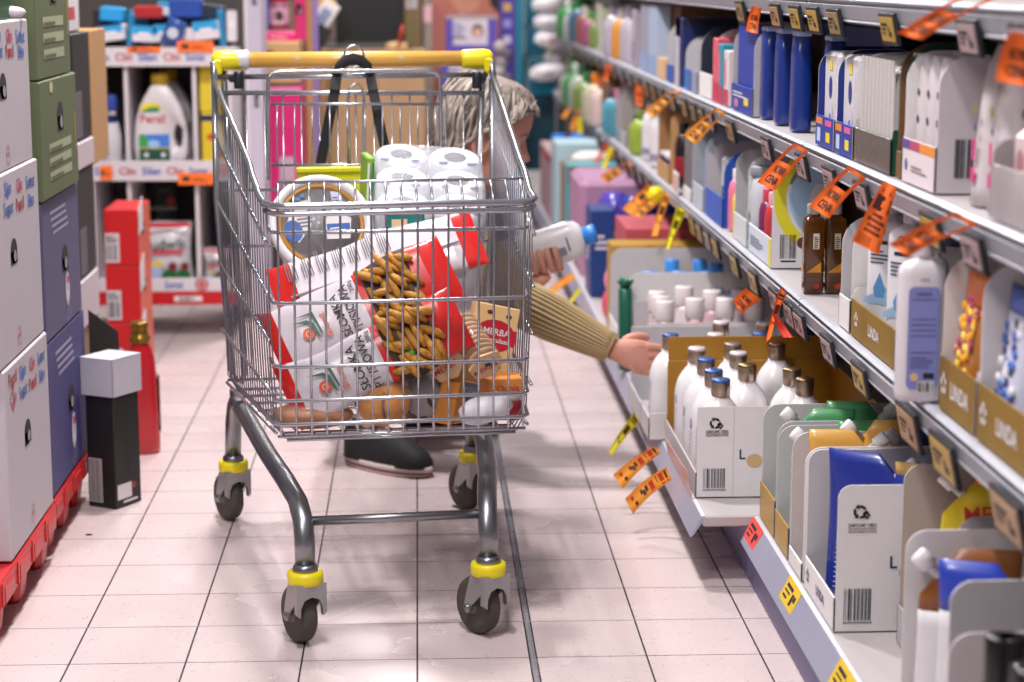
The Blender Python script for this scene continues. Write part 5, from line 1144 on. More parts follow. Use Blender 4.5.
# orange price strips on the rack's shelf edges
def pstrip(px0, px1, py0, py1, lab):
    a = gy(px0, py1, DY - .02); b = gy(px1, py0, DY - .02); m = MB(); w, h = b.x - a.x, b.z - a.z
    m.box((0, 0, h / 2), (w, .0015, h), ORANGE, .0004); f = (Vector((0, -.0008, 0)), X3, Z3, -Y3); m.rect(f, -w * .38, h * .3, w * .2, h * .4, INK); m.lines(f, -w * .1, h * .3, w * .45, h * .35, 2, M('#8a3a14', .5)); m.build('shelf_strip', None, ((a.x + b.x) / 2, DY - .014, a.z), 0, (lab, 'price strip', 'orange price strips on the detergent display'))
pstrip(178, 214, 173, 185, 'orange price strip below the large white detergent bottle')
pstrip(100, 112, 166, 180, 'small orange price strip at the left end of the middle display shelf')
pstrip(127, 160, 47, 52, 'orange strip on the top display shelf, left of the blue sachet')
pstrip(177, 213, 41, 52, 'orange strip on the top display shelf, right of the blue sachet')
# big white detergent bottle
def jug(label, loc, s=1.0, rz=0.0, print_=True):
    t = thing('detergent_bottle', label, 'bottle', loc, rz)
    o = [(-.082, .0), (.075, .0), (.088, .02), (.09, .07), (.083, .13), (.068, .18), (.045, .225), (.03, .245), (.026, .25), (-.026, .25), (-.03, .243), (-.062, .19), (-.078, .14), (-.086, .06)]
    # body swept as a thick rounded outline with a real handle opening
    m = MB(); wb = M('#d9d4d8', .3, coat=.4); hb = [(.06 + .016 * math.cos(a), .085 + .04 * math.sin(a)) for a in [2 * PI * i / 14 for i in range(14)]]
    rings = []
    import_n = 28
    def resample(P, n):
        L = [0]
        for i in range(len(P)): L.append(L[-1] + math.dist(P[i], P[(i + 1) % len(P)]))
        out = []
        for k in range(n):
            d = L[-1] * k / n; i = max(j for j in range(len(P)) if L[j] <= d); u = (d - L[i]) / max(1e-9, L[i + 1] - L[i]); a, b = P[i], P[(i + 1) % len(P)]
            out.append((a[0] + (b[0] - a[0]) * u, a[1] + (b[1] - a[1]) * u))
        return out
    O = resample(o, import_n); cx, cz = 0.0, .11
    ang = lambda p: math.atan2(p[1] - .085, p[0] - .06)
    O.sort(key=ang); H = sorted(resample(hb, import_n), key=ang)
    for inset, y in ((.012, -.05), (.004, -.046), (0, -.034), (0, .034), (.004, .046), (.012, .05)):
        rings.append([(.06 * 0 + p[0] * (1 - inset / .09), y, cz + (p[1] - cz) * (1 - inset / .12)) for p in O])
    inner = [[(p[0], y, p[1]) for p in H] for y in (.05, .03, -.03, -.05)]
    allr = rings + inner
    m.loft(allr, wb, cap=False, closed=True); st = 0
    if print_:
        f = (Vector((0, -.0512, 0)), X3, Z3, -Y3)
        m.poly(f, [(-.064, .165), (-.05, .19), (-.01, .195), (.03, .165), (.01, .178), (-.02, .182)], M('#e8d020', .5), .0015); m.rect(f, -.055, .164, .055, .014, M('#2f8a4a', .5), .001)
        m.txt(f, -.022, .142, .04, 'Persil', M('#c0142c', .5), maxw=.082); m.rect(f, -.068, .006, .1, .085, M('#3f7cd0', .5), .0008); m.poly(f, [(-.068, .05), (-.02, .05), (-.05, .09), (-.068, .09)], M('#3a9a4a', .5), .0011); m.rect(f, -.068, .006, .1, .038, M('#12503c', .5), .0011); m.rect(f, -.068, .044, .1, .004, M('#d8c02c', .5), .0014); m.disc(f, -.045, .024, .008, CARDW, .0014); m.disc(f, .01, .024, .008, CARDW, .0014); m.disc(f, -.02, .06, .02, M('#9ac4f0', .5), .0014, .012)
    m.xf(Matrix.Scale(s, 4)); m.build('body', t)
    m = MB(); m.lathe([(.026, .247), (.03, .25), (.029, .282), (.024, .286)], M('#c9a21c', .35), n=20); m.xf(Matrix.Scale(s, 4)); m.build('cap', t)
    return t
q = gy(162, 165, DY + .06)
jug('large white detergent bottle with yellow cap and red lettering on the display', (q.x, DY + .075, .5725), .99)
jug('second white detergent bottle with yellow cap behind the large one', (q.x + .004, DY + .27, .5725), 1.0, 0, False)
bottle('spray_bottle', 'white and blue bottle in the left bay of the detergent display', 'bottle', (gy(113, 165, DY + .08).x, DY + .09, .5725), 0, [(.026, 0), (.03, .005), (.03, .08), (.02, .13), (.014, .15), (.014, .17)], M('#d0ccd2', .35), (.02, .05, .165, M('#2f4aa0', .4)), sx=1.0, sy=.9, deco=lambda m: m.lathe([(.0205, .125), (.0175, .15), (.018, .15)], M('#24408f', .4), n=20))
ye = M('#d9c02c', .5)
for k, (py1, h, lab) in enumerate(((165, .16, 'yellow detergent carton standing in the right bay of the display'), (118, .15, 'yellow detergent carton lying on the other yellow carton'))):
    m = MB(); m.box((0, .06, h / 2), (.07, .12, h), ye, .002); f = (Vector((0, 0, 0)), X3, Z3, -Y3)
    if k == 0: m.rect(f, -.035, h * .82, .075, h * .12, NAVY); m.disc(f, .0, h * .5, .02, M('#d04a2c', .5), .0008, .012); m.disc(f, .02, h * .15, .012, M('#b0343c', .5))
    else: m.rect(f, .004, h * .15, .02, h * .7, CARDW)
    m.build('yellow_carton', None, (gy(214 - 1 * k, 165, DY + .06).x, DY + .04 + .0 * k, .5725 + k * .162), 0, (lab, 'carton', 'yellow detergent cartons'))
def lbag(label, px, z, y, s=1.0, seed=0):
    m = MB(); rn = random.Random(seed); R = []
    for i in range(11):
        f = i / 10; q = (1 - abs(2 * f - 1) ** 4); R.append([(.08 * s * (1 - .1 * math.sin(f * PI)) * (math.cos(u)) , .045 * q * math.copysign(abs(math.sin(u)) ** .8, math.sin(u)) + .004 * math.sin(5 * u + seed + 6 * f), .2 * s * f) for u in [2 * PI * j / 20 for j in range(20)]])
    wb = M('#d5d2d8', .3, coat=.3); m.loft(R, wb); f = (Vector((0, -.046, 0)), X3, Z3, -Y3)
    m.txt(f, 0, .13 * s, .05 * s, 'ludwik', M('#14402c', .5), rot=.08, maxw=.13 * s, e=.003); m.rect(f, -.05 * s, .095 * s, .1 * s, .016 * s, M('#c04a5c', .5), .003); m.disc(f, -.035 * s, .06 * s, .02 * s, M('#e0c22c', .5), .002, .012 * s); m.disc(f, -.04 * s, .035 * s, .022 * s, M('#a8bce0', .5), .0025)
    for k in range(3): m.disc(f, -.04 * s + .045 * s * k, .022 * s, .024 * s, M('#1f6a34', .5), .0015); 
    m.disc(f, .015 * s, .055 * s, .014 * s, M('#7c2030', .5), .003); m.disc(f, .055 * s, .055 * s, .014 * s, M('#7c2030', .5), .003); m.poly(f, [(-.08 * s, .185 * s), (.08 * s, .185 * s), (.07 * s, .2 * s), (-.07 * s, .2 * s)], M('#c8202c', .4), .004)
    return m.build('tablet_bag', None, (gy(px, 275, y).x, y, z), 0, (label, 'bag', 'white dishwasher tablet bags'))
lbag('white printed bag with green lettering and red top on the lowest display shelf, left one', 170, .173, DY + .09, 1.0, 1)
lbag('white printed bag with green lettering on the lowest display shelf, right one by the cart', 217.5, .173, DY + .09, .56, 2)
for k, (px, z) in enumerate(((163, .375), (178, .38), (214, .375))):
    pass
for k, px in enumerate((166,)):
    m = MB(); R = []
    for i in range(9):
        f = i / 8; q = 1 - abs(2 * f - 1) ** 4; R.append([(.042 * math.cos(u), .04 * q * math.sin(u) + .005 * math.sin(4 * u + k), .3 * f) for u in [2 * PI * j / 16 for j in range(16)]])
    m.loft(R, M('#2c3a34', .4)); f = (Vector((0, -.04, 0)), X3, Z3, -Y3); m.rect(f, -.05, .22, .1, .012, M('#8a9a8c', .5), .002); m.disc(f, .03, .25, .016, M('#a83a30', .5), .002); m.build('dark_bag', None, (gy(px, 275, DY + .28).x, DY + .27, .173), 0, ('dark green tablet bag standing behind the left white printed bag', 'bag', 'dark tablet bags'))
# low white card flap on the left of the bottom shelf
# pile of soap boxes on top of the display
cols = {'w': M('#d8d2d8', .5), 'b': M('#2a9fd8', .45), 't': M('#1d7ca8', .45), 'n': M('#26489c', .4), 'r': M('#b5201c', .45), 'd': M('#1c2030', .6)}
TZ = .938
pile = [(112, 33, .085, .05, .1, -8, 'w', 'b'), (131, 36, .02, .11, .03, 4, 't', 't'), (146, 34, .075, .05, .09, 3, 'w', 'b'), (167, 33, .075, .055, .09, -2, 'w', 'b'), (150, 12, .09, .04, .1, 0, 'r', 'r'), (170, 9, .07, .045, .08, 6, 'w', 'b'), (188, 34, .05, .04, .08, 0, 'w', 'w'), (207, 30, .08, .06, .09, -6, 'w', 'b'), (222, 30, .022, .12, .03, -4, 't', 't'), (187, 8, .1, .06, .1, 0, 'n', 'n'), (212, 12, .08, .05, .09, 10, 'd', 'b'), (113, 14, .07, .045, .09, 5, 'b', 'b'), (232, 26, .03, .1, .04, 0, 'w', 'w'), (170, 42, .05, .022, .08, -10, 'w', 'b')]
for k, (px, py, w_, h_, d_, a_, c1, c2) in enumerate(pile):
    y = DY + .1 + .06 * (1 if py < 20 else 0); p = gy(px, py, y)
    m = MB(); m.box((0, 0, 0), (w_ * 1.05, d_, h_), cols[c1], .004); f = (Vector((0, -d_ / 2, 0)), X3, Z3, -Y3)
    if c1 == 'w': m.rect(f, -w_ * .5, 0, w_, h_ * .48, cols[c2]); m.rect(f, -w_ * .25, -h_ * .02, w_ * .5, h_ * .14, M('#e8e4ea', .5), .0009); m.rect((Vector((0, 0, h_ / 2)), X3, Y3, Z3), -w_ / 2, -d_ / 2, w_, d_, cols[c2])
    nm = {'w': 'white and blue', 't': 'narrow upright teal', 'r': 'red', 'n': 'navy blue', 'd': 'dark blue-topped', 'b': 'bright blue'}[c1]
    m.build('soap_box', None, (p.x, y, max(p.z, TZ + h_ / 2 + .002)), 0, ('%s soap box in the pile on the display, %s from the left' % (nm, ORD[sorted(range(len(pile)), key=lambda i: pile[i][0]).index(k)]), 'box', 'soap boxes piled on the display'), rot=(0, math.radians(a_), 0))
m = MB(); R = [[(.03 * math.cos(u) * (1 + .2 * math.sin(3 * u)), .015 * math.sin(u), z) for u in [2 * PI * j / 12 for j in range(12)]] for z in (0, .03, .07, .085)]
m.loft(R, M('#35569c', .3)); m.disc((Vector((0, -.016, .04)), X3, Z3, -Y3), 0, 0, .018, M('#c9cede', .4), .001); m.build('sachet', None, (gy(169, 50, DY + .03).x, DY + .025, TZ + .012), 0, ('blue and white sachet standing at the front of the display top', 'sachet'), rot=(0, .4, 0))
for k, px in enumerate((104, 120, 140, 160, 180, 200, 222)):
    m = MB(); m.box((0, 0, .06), (.062, .1, .12), cols[('d', 'd', 't', 'd', 'd', 'n', 'd')[k]], .004); m.build('dark_box', None, (gy(px, 30, DY + .24).x, DY + .27, TZ + .001), 0, ('dark box standing at the back of the display top, %s from the left' % ORD[k], 'box', 'dark boxes at the back of the display top'))
# ================================================================ far end of the aisle
def bx_(px0, px1, py0, py1, Y): a = gy(px0, py1, Y); b = gy(px1, py0, Y); return a.x, b.x, a.z, b.z
def slab(name, label, cat, px0, px1, py0, zb, Y, D, mat, deco=None, group=None, r=.003, rz=0.0, side=None):
    x0, x1, _, z1 = bx_(px0, px1, py0, py0 + 10, Y); w, h = x1 - x0, z1 - zb
    m = MB(); m.box((0, D / 2, h / 2), (w, D, h), mat, r)
    f = (Vector((0, 0, 0)), X3, Z3, -Y3)
    if deco: deco(m, f, w, h)
    if side: side(m, (Vector((w / 2, D / 2, 0)), Y3, Z3, X3), D, h)
    return m.build(name, None, ((x0 + x1) / 2, Y, zb + .0006), rz, (label, cat, group) if group else (label, cat))
# tall white display panel
def dec_holes(m, f, w, h):
    for z in (h - .12, h * .62): hole(m, f, w * .12, z, w * .13, .03)
    m.rect(f, -w / 2, 0, w * .16, h, M('#e8e2e6', .5), .0009)
slab('display_stand', 'tall white cardboard display stand with hand holes, behind the cart', 'display', 243, 260, -40, 0, 7.0, .25, M('#c9bfd0', .6), dec_holes)
# pink display with jars
pk = M('#d81c74', .5)
slab('carton', 'hot pink carton seen through the cart below the yellow handle', 'carton', 263, 301, 88, .25, 7.45, .3, pk, lambda m, f, w, h: (m.rect(f, -w * .1, h * .12, w * .4, h * .4, M('#c9a9b8', .6)), m.bars(f, -w * .05, h * .15, w * .3, h * .2, INK, 8), m.rect(f, -w / 2, h * .96, w, h * .05, M('#f08ab4', .5))))
slab('carton', 'dark crate under the hot pink carton', 'carton', 264, 302, 228, 0, 7.46, .3, M('#3a3436', .7))
slab('carton', 'cream cardboard carton with a hand hole between pink goods and handle', 'carton', 262, 299, 42, gy(280, 83, 7.45).z, 7.45, .3, M('#d3a878', .8), lambda m, f, w, h: m.disc(f, -w * .3, h * .75, .014, INK, .0008, .006))
slab('pink_tray', 'hot pink cardboard tray with white lettering, above the cream carton', 'tray', 262, 296, 33, gy(280, 41, 7.5).z, 7.5, .24, pk, lambda m, f, w, h: m.txt(f, 0, h * .45, h * .7, 'Perfect', CARDW, maxw=w * .7))
jr = gy(280, 32, 7.55)
for k, px in enumerate((279, 267)):
    m = MB(); q = gy(px, 32, 7.58)
    if k == 0:
        m.lathe([(.036, 0), (.04, .004), (.04, .09), (.036, .1)], M('#8c5a6c', .3), n=20); m.lathe([(.0405, .02), (.0408, .022), (.0408, .075), (.0405, .077)], M('#c99ab0', .4), n=20); m.lathe([(.037, .1), (.038, .104), (.038, .135), (.034, .138)], M('#b01c44', .4), n=20)
        f = (Vector((0, -.0412, 0)), X3, Z3, -Y3); m.disc(f, .005, .05, .014, M('#4a3020', .5), .001, .02); m.rect(f, -.016, .024, .034, .01, CARDW, .001)
        m.build('jar', None, (q.x, 7.58, q.z + .008), 0, ('pink jar with dark red lid standing in the hot pink tray', 'jar'))
    else:
        m.box((0, 0, .07), (.024, .05, .14), M('#2a6ac8', .4), .006); m.build('blue_pack', None, (q.x - .005, 7.57, q.z + .008), 0, ('narrow bright blue pack left of the pink jar', 'pack'))
slab('pink_display_card', 'hot pink upright card panel with hand hole right of the jar', 'display', 294, 305, -30, gy(290, 41, 7.54).z + .001, 7.53, .02, M('#d02470', .5), lambda m, f, w, h: hole(m, f, -w * .1, h * .45, .012, .02))
slab('cardboard_post', 'tan cardboard upright beside the hot pink panel', 'display', 304, 311, -30, .0, 7.7, .04, M('#b58a5c', .8))
slab('display_edge', 'slim lilac display edge standing from floor to top behind the cart', 'display', 311, 317, -30, 0, 7.8, .05, M('#8c78b8', .5))
# crumpled cardboard, black and white boxes tilted
carton_back = slab('cardboard_sheet', 'large brown cardboard sheet behind the cart handle', 'cardboard', 317, 425, 50, 0, 8.4, .2, M('#ab8a68', .85, var=.14, scale=6), lambda m, f, w, h: (m.rect(f, w * .05, 0, .006, h, M('#8a6a4c', .8)), m.poly(f, [(-w * .5, h * .4), (-w * .2, h * .5), (-w * .12, 0), (-w * .5, 0)], M('#b5a8a0', .8))))
slab('black_screen', 'large dark screen panel at the top centre, above the brown cardboard', 'screen', 335, 402, -40, gy(370, 46, 8.6).z, 8.6, .06, M('#17181a', .35), lambda m, f, w, h: m.rect(f, -w / 2, 0, w, .012, M('#5a5654', .5)))
slab('counter_edge', 'dark counter edge the black screen stands on', 'counter', 326, 412, 46.5, gy(370, 50, 8.55).z + .001, 8.5, .35, M('#2c2826', .5))
q = gy(322, 20, 8.2); m = MB(); m.box((0, 0, 0), (.07, .08, .16), M('#d8d2d0', .5), .003); m.rect((Vector((0, -.04, 0)), X3, Z3, -Y3), -.02, -.01, .04, .06, M('#7c88a4', .5)); m.build('white_box', None, q, 0, ('white box tilted sideways left of the black screen', 'box'), rot=(0, .6, 0))
q = gy(317, 42, 8.15); m = MB(); m.box((0, 0, 0), (.06, .06, .14), M('#1d1a1c', .6), .003); m.build('dark_box', None, q, 0, ('dark box tilted below the white tilted box', 'box'), rot=(0, .55, 0))
q = gy(318, 4, 8.25); m = MB(); m.box((0, 0, 0), (.12, .1, .09), M('#b8905c', .8), .003); m.build('carton', None, q, 0, ('small tan carton tilted at the very top, left of the screen', 'carton'), rot=(0, .5, 0))
slab('carton', 'tall brown carton the tilted white and dark boxes rest on', 'carton', 306, 326, 58, 0, 8.1, .2, M('#9a7650', .8))
# goods between the screen and the poster
slab('olive_panel', 'olive brown post right of the black screen', 'post', 402, 421, -40, 0, 8.7, .2, M('#6e5c3c', .7), lambda m, f, w, h: (m.rect(f, -w * .3, h - .2, w * .55, .085, M('#b0aab0', .5)), m.lines(f, -w * .2, h - .19, w * .35, .07, 5, M('#5a5658', .5))))
slab('goods_rack', 'slim rack of pale packs between the olive post and the pink poster', 'display', 421, 432, -40, 0, 8.8, .15, M('#8c8078', .7), lambda m, f, w, h: (m.rect(f, -w * .4, h - .1, w * .8, .1, M('#cfc6c0', .5)), m.rect(f, -w * .4, h - .16, w * .5, .028, M('#e0c82c', .5)), m.rect(f, w * .1, h - .165, w * .4, .035, INK), m.rect(f, -w * .4, h - .26, w * .8, .07, M('#d8a8b4', .5))))
m = MB(); q = gy(398, 47, 8.5); m.tube([(0, 0, 0), (.012, 0, .05), (.02, 0, .09)], .006, M('#c0341c', .4), 8); m.build('red_lever', None, (q.x, 8.45, q.z), 0, ('small red lever standing on the counter edge beside the olive post', 'lever'))
m = MB(); m.sphere((0, 0, .02), (.05, .03, .02), M('#c9a87c', .6), 12, 6); m.build('bread_roll', None, (gy(397, 49, 8.5).x, 8.48, gy(397, 51, 8.5).z - .012 + .012), 0, ('tan rounded pack lying on the counter edge', 'pack'))
# poster showing part of a face (a flat printed picture on its stand)
def dec_face(m, f, w, h):
    sk = M('#c98a74', .6); m.rect(f, -w / 2, 0, w, h, M('#b8705c', .6), .0005)
    P = [(-w * .22, h), (w * .28, h), (w * .26, h * .9), (w * .2, h * .82), (-w * .05, h * .8), (-w * .2, h * .86)]
    m.poly(f, P, sk, .0009); m.disc(f, w * .1, h * .875, w * .2, M('#b84a48', .5), .0012, h * .014); m.disc(f, w * .1, h * .9, w * .12, M('#d8a08c', .5), .0011, h * .01)
    m.poly(f, [(-w * .5, h), (-w * .38, h), (-w * .28, h * .86), (-w * .2, h * .6), (-w * .5, h * .6)], M('#c07468', .6), .0011); m.poly(f, [(-w * .46, h), (-w * .42, h), (-w * .33, h * .87), (-w * .37, h * .86)], M('#d8a8a0', .5), .0013)
    m.poly(f, [(w * .34, h), (w * .5, h), (w * .5, h * .8), (w * .36, h * .84)], M('#1e1c22', .6), .0012)
slab('face_poster', 'tall poster with a close-up of lips and chin, behind the purple packs', 'poster', 427, 500, -40, 0, 9.4, .02, M('#b8705c', .6), dec_face)
# purple packs and lilac post
def dec_pack(m, f, w, h):
    m.rect(f, -w * .36, h * .3, w * .68, h * .62, M('#c9c0cc', .5)); m.rect(f, -w * .36, h * .45, w * .24, h * .05, NAVY); m.lines(f, -w * .34, h * .55, w * .22, h * .3, 4, M('#4a5a9c', .5)); m.disc(f, w * .12, h * .64, w * .11, M('#5a3a34', .5), .0009, h * .17); m.disc(f, w * .12, h * .6, w * .07, M('#d8a894', .5), .0011, h * .12); m.rect(f, -w / 2, h * .93, w, h * .07, M('#a89c84', .5))
pp = M('#5a4aa8', .4, coat=.2)
za = gy(470, 102, 8.9).z; zb_ = gy(470, 58, 8.9).z
slab('purple_pack', 'purple wrapped pack with a portrait photo, upper one above the person', 'pack', 446, 497, 16, zb_ + .002, 8.9, .18, pp, dec_pack, 'purple wrapped packs')
slab('purple_pack', 'purple wrapped pack partly hidden by the cart handle, second from the top', 'pack', 441, 498, 60, za + .002, 8.9, .18, pp, dec_pack, 'purple wrapped packs')
slab('pack_shelf', 'grey stand carrying the stacked purple packs', 'stand', 438, 500, 103, 0, 8.9, .2, M('#4c4650', .6))
def dec_post(m, f, w, h):
    for k in range(5): m.rect(f, -w * .3, h - .08 - .07 * k, w * .5, .035, M(('#8f84c8', '#d8cfd8', '#c09a4c', '#8f84c8', '#c0b4d8')[k], .5))
slab('purple_post', 'tall purple display post with small prints, right of the purple packs', 'display', 500, 516, -40, 0, 9.0, .12, M('#43368c', .5), dec_post)
m = MB(); q = gy(503, 60, 8.8)
for k in range(6): m.sphere((.02 * math.sin(k * 2), 0, .035 * k), (.03, .02, .028), M(('#8c8488', '#5a5068', '#b0a8a8')[k % 3], .6), 8, 6)
m.build('hanging_toys', None, (q.x, 8.86, q.z - .12), 0, ('string of small grey plush items hanging on the purple post', 'hanging goods', 'hanging goods'))
# teal packs, stacked, with small white prints
tl = M('#1580a0', .45)
def dec_teal(m, f, w, h):
    for k in range(3): m.disc(f, -w * .2 + w * .2 * k, h * .6, .01, M('#7ab4c8', .5), .0009); m.rect(f, -w * .3, h * .2, w * .4, .01, M('#a9ccd8', .5))
    m.rect(f, -w / 2, 0, w * .06, h, M('#a9c4cc', .4)); m.rect(f, -w / 2, h * .96, w, h * .04, M('#a9c4cc', .4))
zs = [gy(540, p, 11.3).z for p in (96, 56, 26, -20)]
for k in range(3):
    slab('teal_pack', 'large teal pack at the end of the aisle, %s' % ('lowest, below the white tissue packs', 'middle one with a yellow label', 'topmost, behind the white tissue packs')[k], 'pack', 523 if k else 527, 564, (57, 27, -20)[k], zs[k] + .002, 11.3, .3, tl, dec_teal, 'teal packs')
slab('teal_stand', 'dark stand under the teal packs', 'stand', 522, 564, 97, 0, 11.3, .3, M('#1a4a5c', .6))
slab('hanging_label', 'yellow price label hanging before the teal packs', 'price label', 547, 553, 48, gy(550, 62, 11.2).z, 11.2, .004, LEMON)
slab('teal_column', 'slim teal column left of the teal packs', 'display', 515, 523, -40, 0, 11.0, .2, M('#1a7a96', .5))
tw = M('#ddd8dc', .4, coat=.2)
for k, (px, py, s, lab) in enumerate(((548, 4, .085, 'white tissue pack hanging at the top, above the other tissue packs'), (551, 22, .09, 'white tissue pack above the red-printed one'), (552, 40, .09, 'white tissue pack with a red print before the teal packs'), (549, 72, .1, 'large white tissue pack lowest in the hanging column'), (566, 12, .09, 'white tissue pack at the top by the shelf end'), (567, 36, .09, 'white tissue pack beside the shelf end'), (569, 58, .08, 'small white tissue pack low by the shelf end'))):
    q = gy(px, py, 11.0 if px < 560 else 11.1)
    if px > 560: q.x -= .06
    m = MB(); R = []
    for i in range(9):
        f = i / 8; c = 1 - abs(2 * f - 1) ** 3.0; R.append([((f - .5) * 2 * s, .045 * c * math.cos(u) + .004, (.018 + .026 * c) * math.sin(u) * (1 + .12 * math.sin(4 * u + k))) for u in [2 * PI * j / 14 for j in range(14)]])
    m.loft(R, tw); f = (Vector((0, -.055, 0)), X3, Z3, -Y3)
    if k == 2: m.disc(f, .0, 0, .022, M('#b04a50', .5), .002, .012)
    elif k % 2: m.rect(f, -.03, -.01, .05, .015, M('#8f98b8', .5), .001)
    m.build('hanging_pack', None, q, 0, (lab, 'pack', 'white tissue packs'), rot=(0, .12 * (k % 3 - 1), 0))
m = MB(); q = gy(553, 0, 10.3)
slab('tissue_rack', 'slim grey rack post the white tissue packs hang on', 'rack', 556, 559, -40, 0, 11.1, .03, M('#8a8890', .5))
# far back of the store: low shelving block closing the aisle
slab('back_shelving', 'dim grey shelving block across the far end of the aisle', 'shelving', 225, 520, -60, 0, 12.0, .4, M('#5c5450', .8), lambda m, f, w, h: [m.rect(f, -w / 2 + .02 + w / 14 * k, h * (.3 + .3 * j), w / 16, .2, M(random.choice(('#8a6a4a', '#6a7a8a', '#a89a98', '#7a5a6a', '#9a8a5a')), .7)) for k in range(14) for j in range(2)])
slab('dim_gondola', 'dim brown shelf block left of the white display stand, behind the display rack', 'shelving', 40, 262, -60, 0, 8.2, .4, M('#4a413c', .8))
# ================================================================ groceries in the cart (placed in cart space)
def E3(rx, ry, rz): return Matrix.Rotation(math.radians(rz), 4, 'Z') @ Matrix.Rotation(math.radians(ry), 4, 'Y') @ Matrix.Rotation(math.radians(rx), 4, 'X')
def crot(R): return (Matrix.Rotation(CA, 4, 'Z') @ R).to_euler()
def cthing(name, label, cat, p, R=Matrix(), group=None): return thing(name, label, cat, cw(p), 0, group, rot=crot(R))
# ---- bread-stick bags
bagw = M('#c6bdc5', .35, coat=.25, var=.03); bagr = M('#c41a18', .3, coat=.3); window = M('#3c220f', .6, var=.4); stickm = M('#b67f2c', .6, var=.55, scale=110, bump=.6, bscale=140)
def stick_bag(label, p, R, L=.38, W=.135, T=.055, seed=0, red=(.025, .185, .198, .29), printed=True, xs=None):
    t = cthing('breadstick_bag', label, 'bag of breadsticks', p, R, 'bags of breadsticks')
    rn = random.Random(seed); m = MB(); N = 22; xs = xs or [0, .012, .02, red[0], red[0] + .001, .06, .09, .12, .15, .18, red[1], red[1] + .001, red[2], red[2] + .001, .22, .245, .27, red[3], red[3] + .001, .315, L - .02, L - .008, L]
    def ring(x):
        f = x / L; e = min(1, (f / .12) ** .6, ((1 - f) / .14) ** .6) if 0 < f < 1 else 0.02
        ww = W / 2 * (1.04 - .1 * e + .05 * math.sin(9 * f + seed)); tt = max(.0025, T / 2 * e)
        o = .004 * math.sin(13 * f + seed * 2)
        return [(x - L / 2, math.copysign(abs(math.sin(u)) ** .75, math.sin(u)) * tt * (1 + .06 * math.sin(3 * u + 20 * f)), ww * math.copysign(abs(math.cos(u)) ** .85, math.cos(u)) + o) for u in [2 * PI * j / N for j in range(N)]]
    for a, b in zip(xs, xs[1:]):
        mid = (a + b) / 2
        mt = bagr if mid < red[0] or red[1] < mid < red[2] or mid > red[3] else (window if red[2] < mid < red[3] else bagw)
        m.loft([ring(a), ring(b)], mt, cap=False)
    fr = (Vector((-L / 2, -T / 2, 0)), X3, Z3, -Y3)
    if printed:
        m.disc(fr, .072, -.012, .0115, M('#c8502c', .5), .0035); m.arc(fr, .072, -.012, .004, .006, 0, 2 * PI, M('#e8a88a', .5), .0042)
        m.poly(fr, [(.05, .018), (.076, .008), (.086, -.022), (.091, -.03), (.088, .004), (.078, .014)], M('#2f5a4a', .5), .0045); m.poly(fr, [(.058, .026), (.088, .02), (.094, -.02), (.097, -.022), (.094, .024)], M('#2f5a4a', .5), .0043)
        m.txt(fr, .106, -.008, .018, 'Breest', M('#c8603c', .5), rot=PI / 2, e=.004, maxw=.06)
        m.txt(fr, .137, -.006, .023, 'SŁOMKA', INK, rot=PI / 2, e=.0035, maxw=.085); m.txt(fr, .16, -.004, .023, 'PTYSIOWA', INK, rot=PI / 2, e=.0035, maxw=.1); m.txt(fr, .176, .038, .011, '200g', INK, rot=PI / 2, e=.003)
    else:   # back side: fine print, seam and a small print block
        for k in range(7): m.lines((fr[0], fr[2], -fr[1], fr[3]), .012 - .0 * k, -.055 - .03 * k, .05, .022, 5, M('#5a5460', .5), .0045, seed=k)
        m.tube([(-L / 2 + .03, -T / 2 - .003, -.02), (L / 2 - .04, -T / 2 - .003, -.016)], .0025, M('#b8b0b6', .4), 5)
    m.build('bag', t)
    if printed:
        for k in range(21):
            x = red[2] + .012 + .0125 * (k % 7) - L / 2; z = (-.04, .0, .04)[k // 7] + rn.uniform(-.006, .006); a = rn.uniform(-.1, 1.0) if k % 4 else rn.uniform(.9, 1.5); l = rn.uniform(.024, .034)
            m = MB(); dx_, dz_ = math.sin(a) * l, math.cos(a) * l; y = -T / 2 + .002 - .006 * (k % 3); s = 1
            m.tube([(x - dx_ * .6, y + .003, z + dz_), (x - dx_ * .2, y - .001, z + dz_ * .3), (x + dx_ * .25, y - .001, z - dz_ * .3), (x + dx_ * .6, y + .003, z - dz_)], .007, stickm, 8, rad=[.004, .0076, .0078, .004]); m.build('breadstick', t)
        m = MB(); m.sphere((.06, -T / 2 - .001, -.02), (.011, .003, .009), M('#4aa83a', .5), 10, 6); m.build('green_seal', t)
    return t
Rb = lambda ry, rx, rz=0: E3(0, 0, rz) @ Matrix.Rotation(math.radians(ry), 4, 'Y') @ Matrix.Rotation(math.radians(rx), 4, 'X')
stick_bag('front white and red breadstick bag, lying lowest against the cart front wires', cl(375, 359, -.33), Rb(-24, -22), .345, .12, .045, 1)
stick_bag('middle white and red breadstick bag with window, lying on the front one', cl(362, 307, -.225), Rb(-24, -28), .36, .14, .045, 2)
stick_bag('rear breadstick bag showing its printed back, behind the other two', cl(377, 267, -.13), Rb(-17, -42), .40, .14, .04, 3, printed=False, red=(.045, .36, .361, .362), xs=[0, .012, .03, .045, .046, .1, .15, .2, .25, .3, .345, .36, .361, .38, .392, .4])
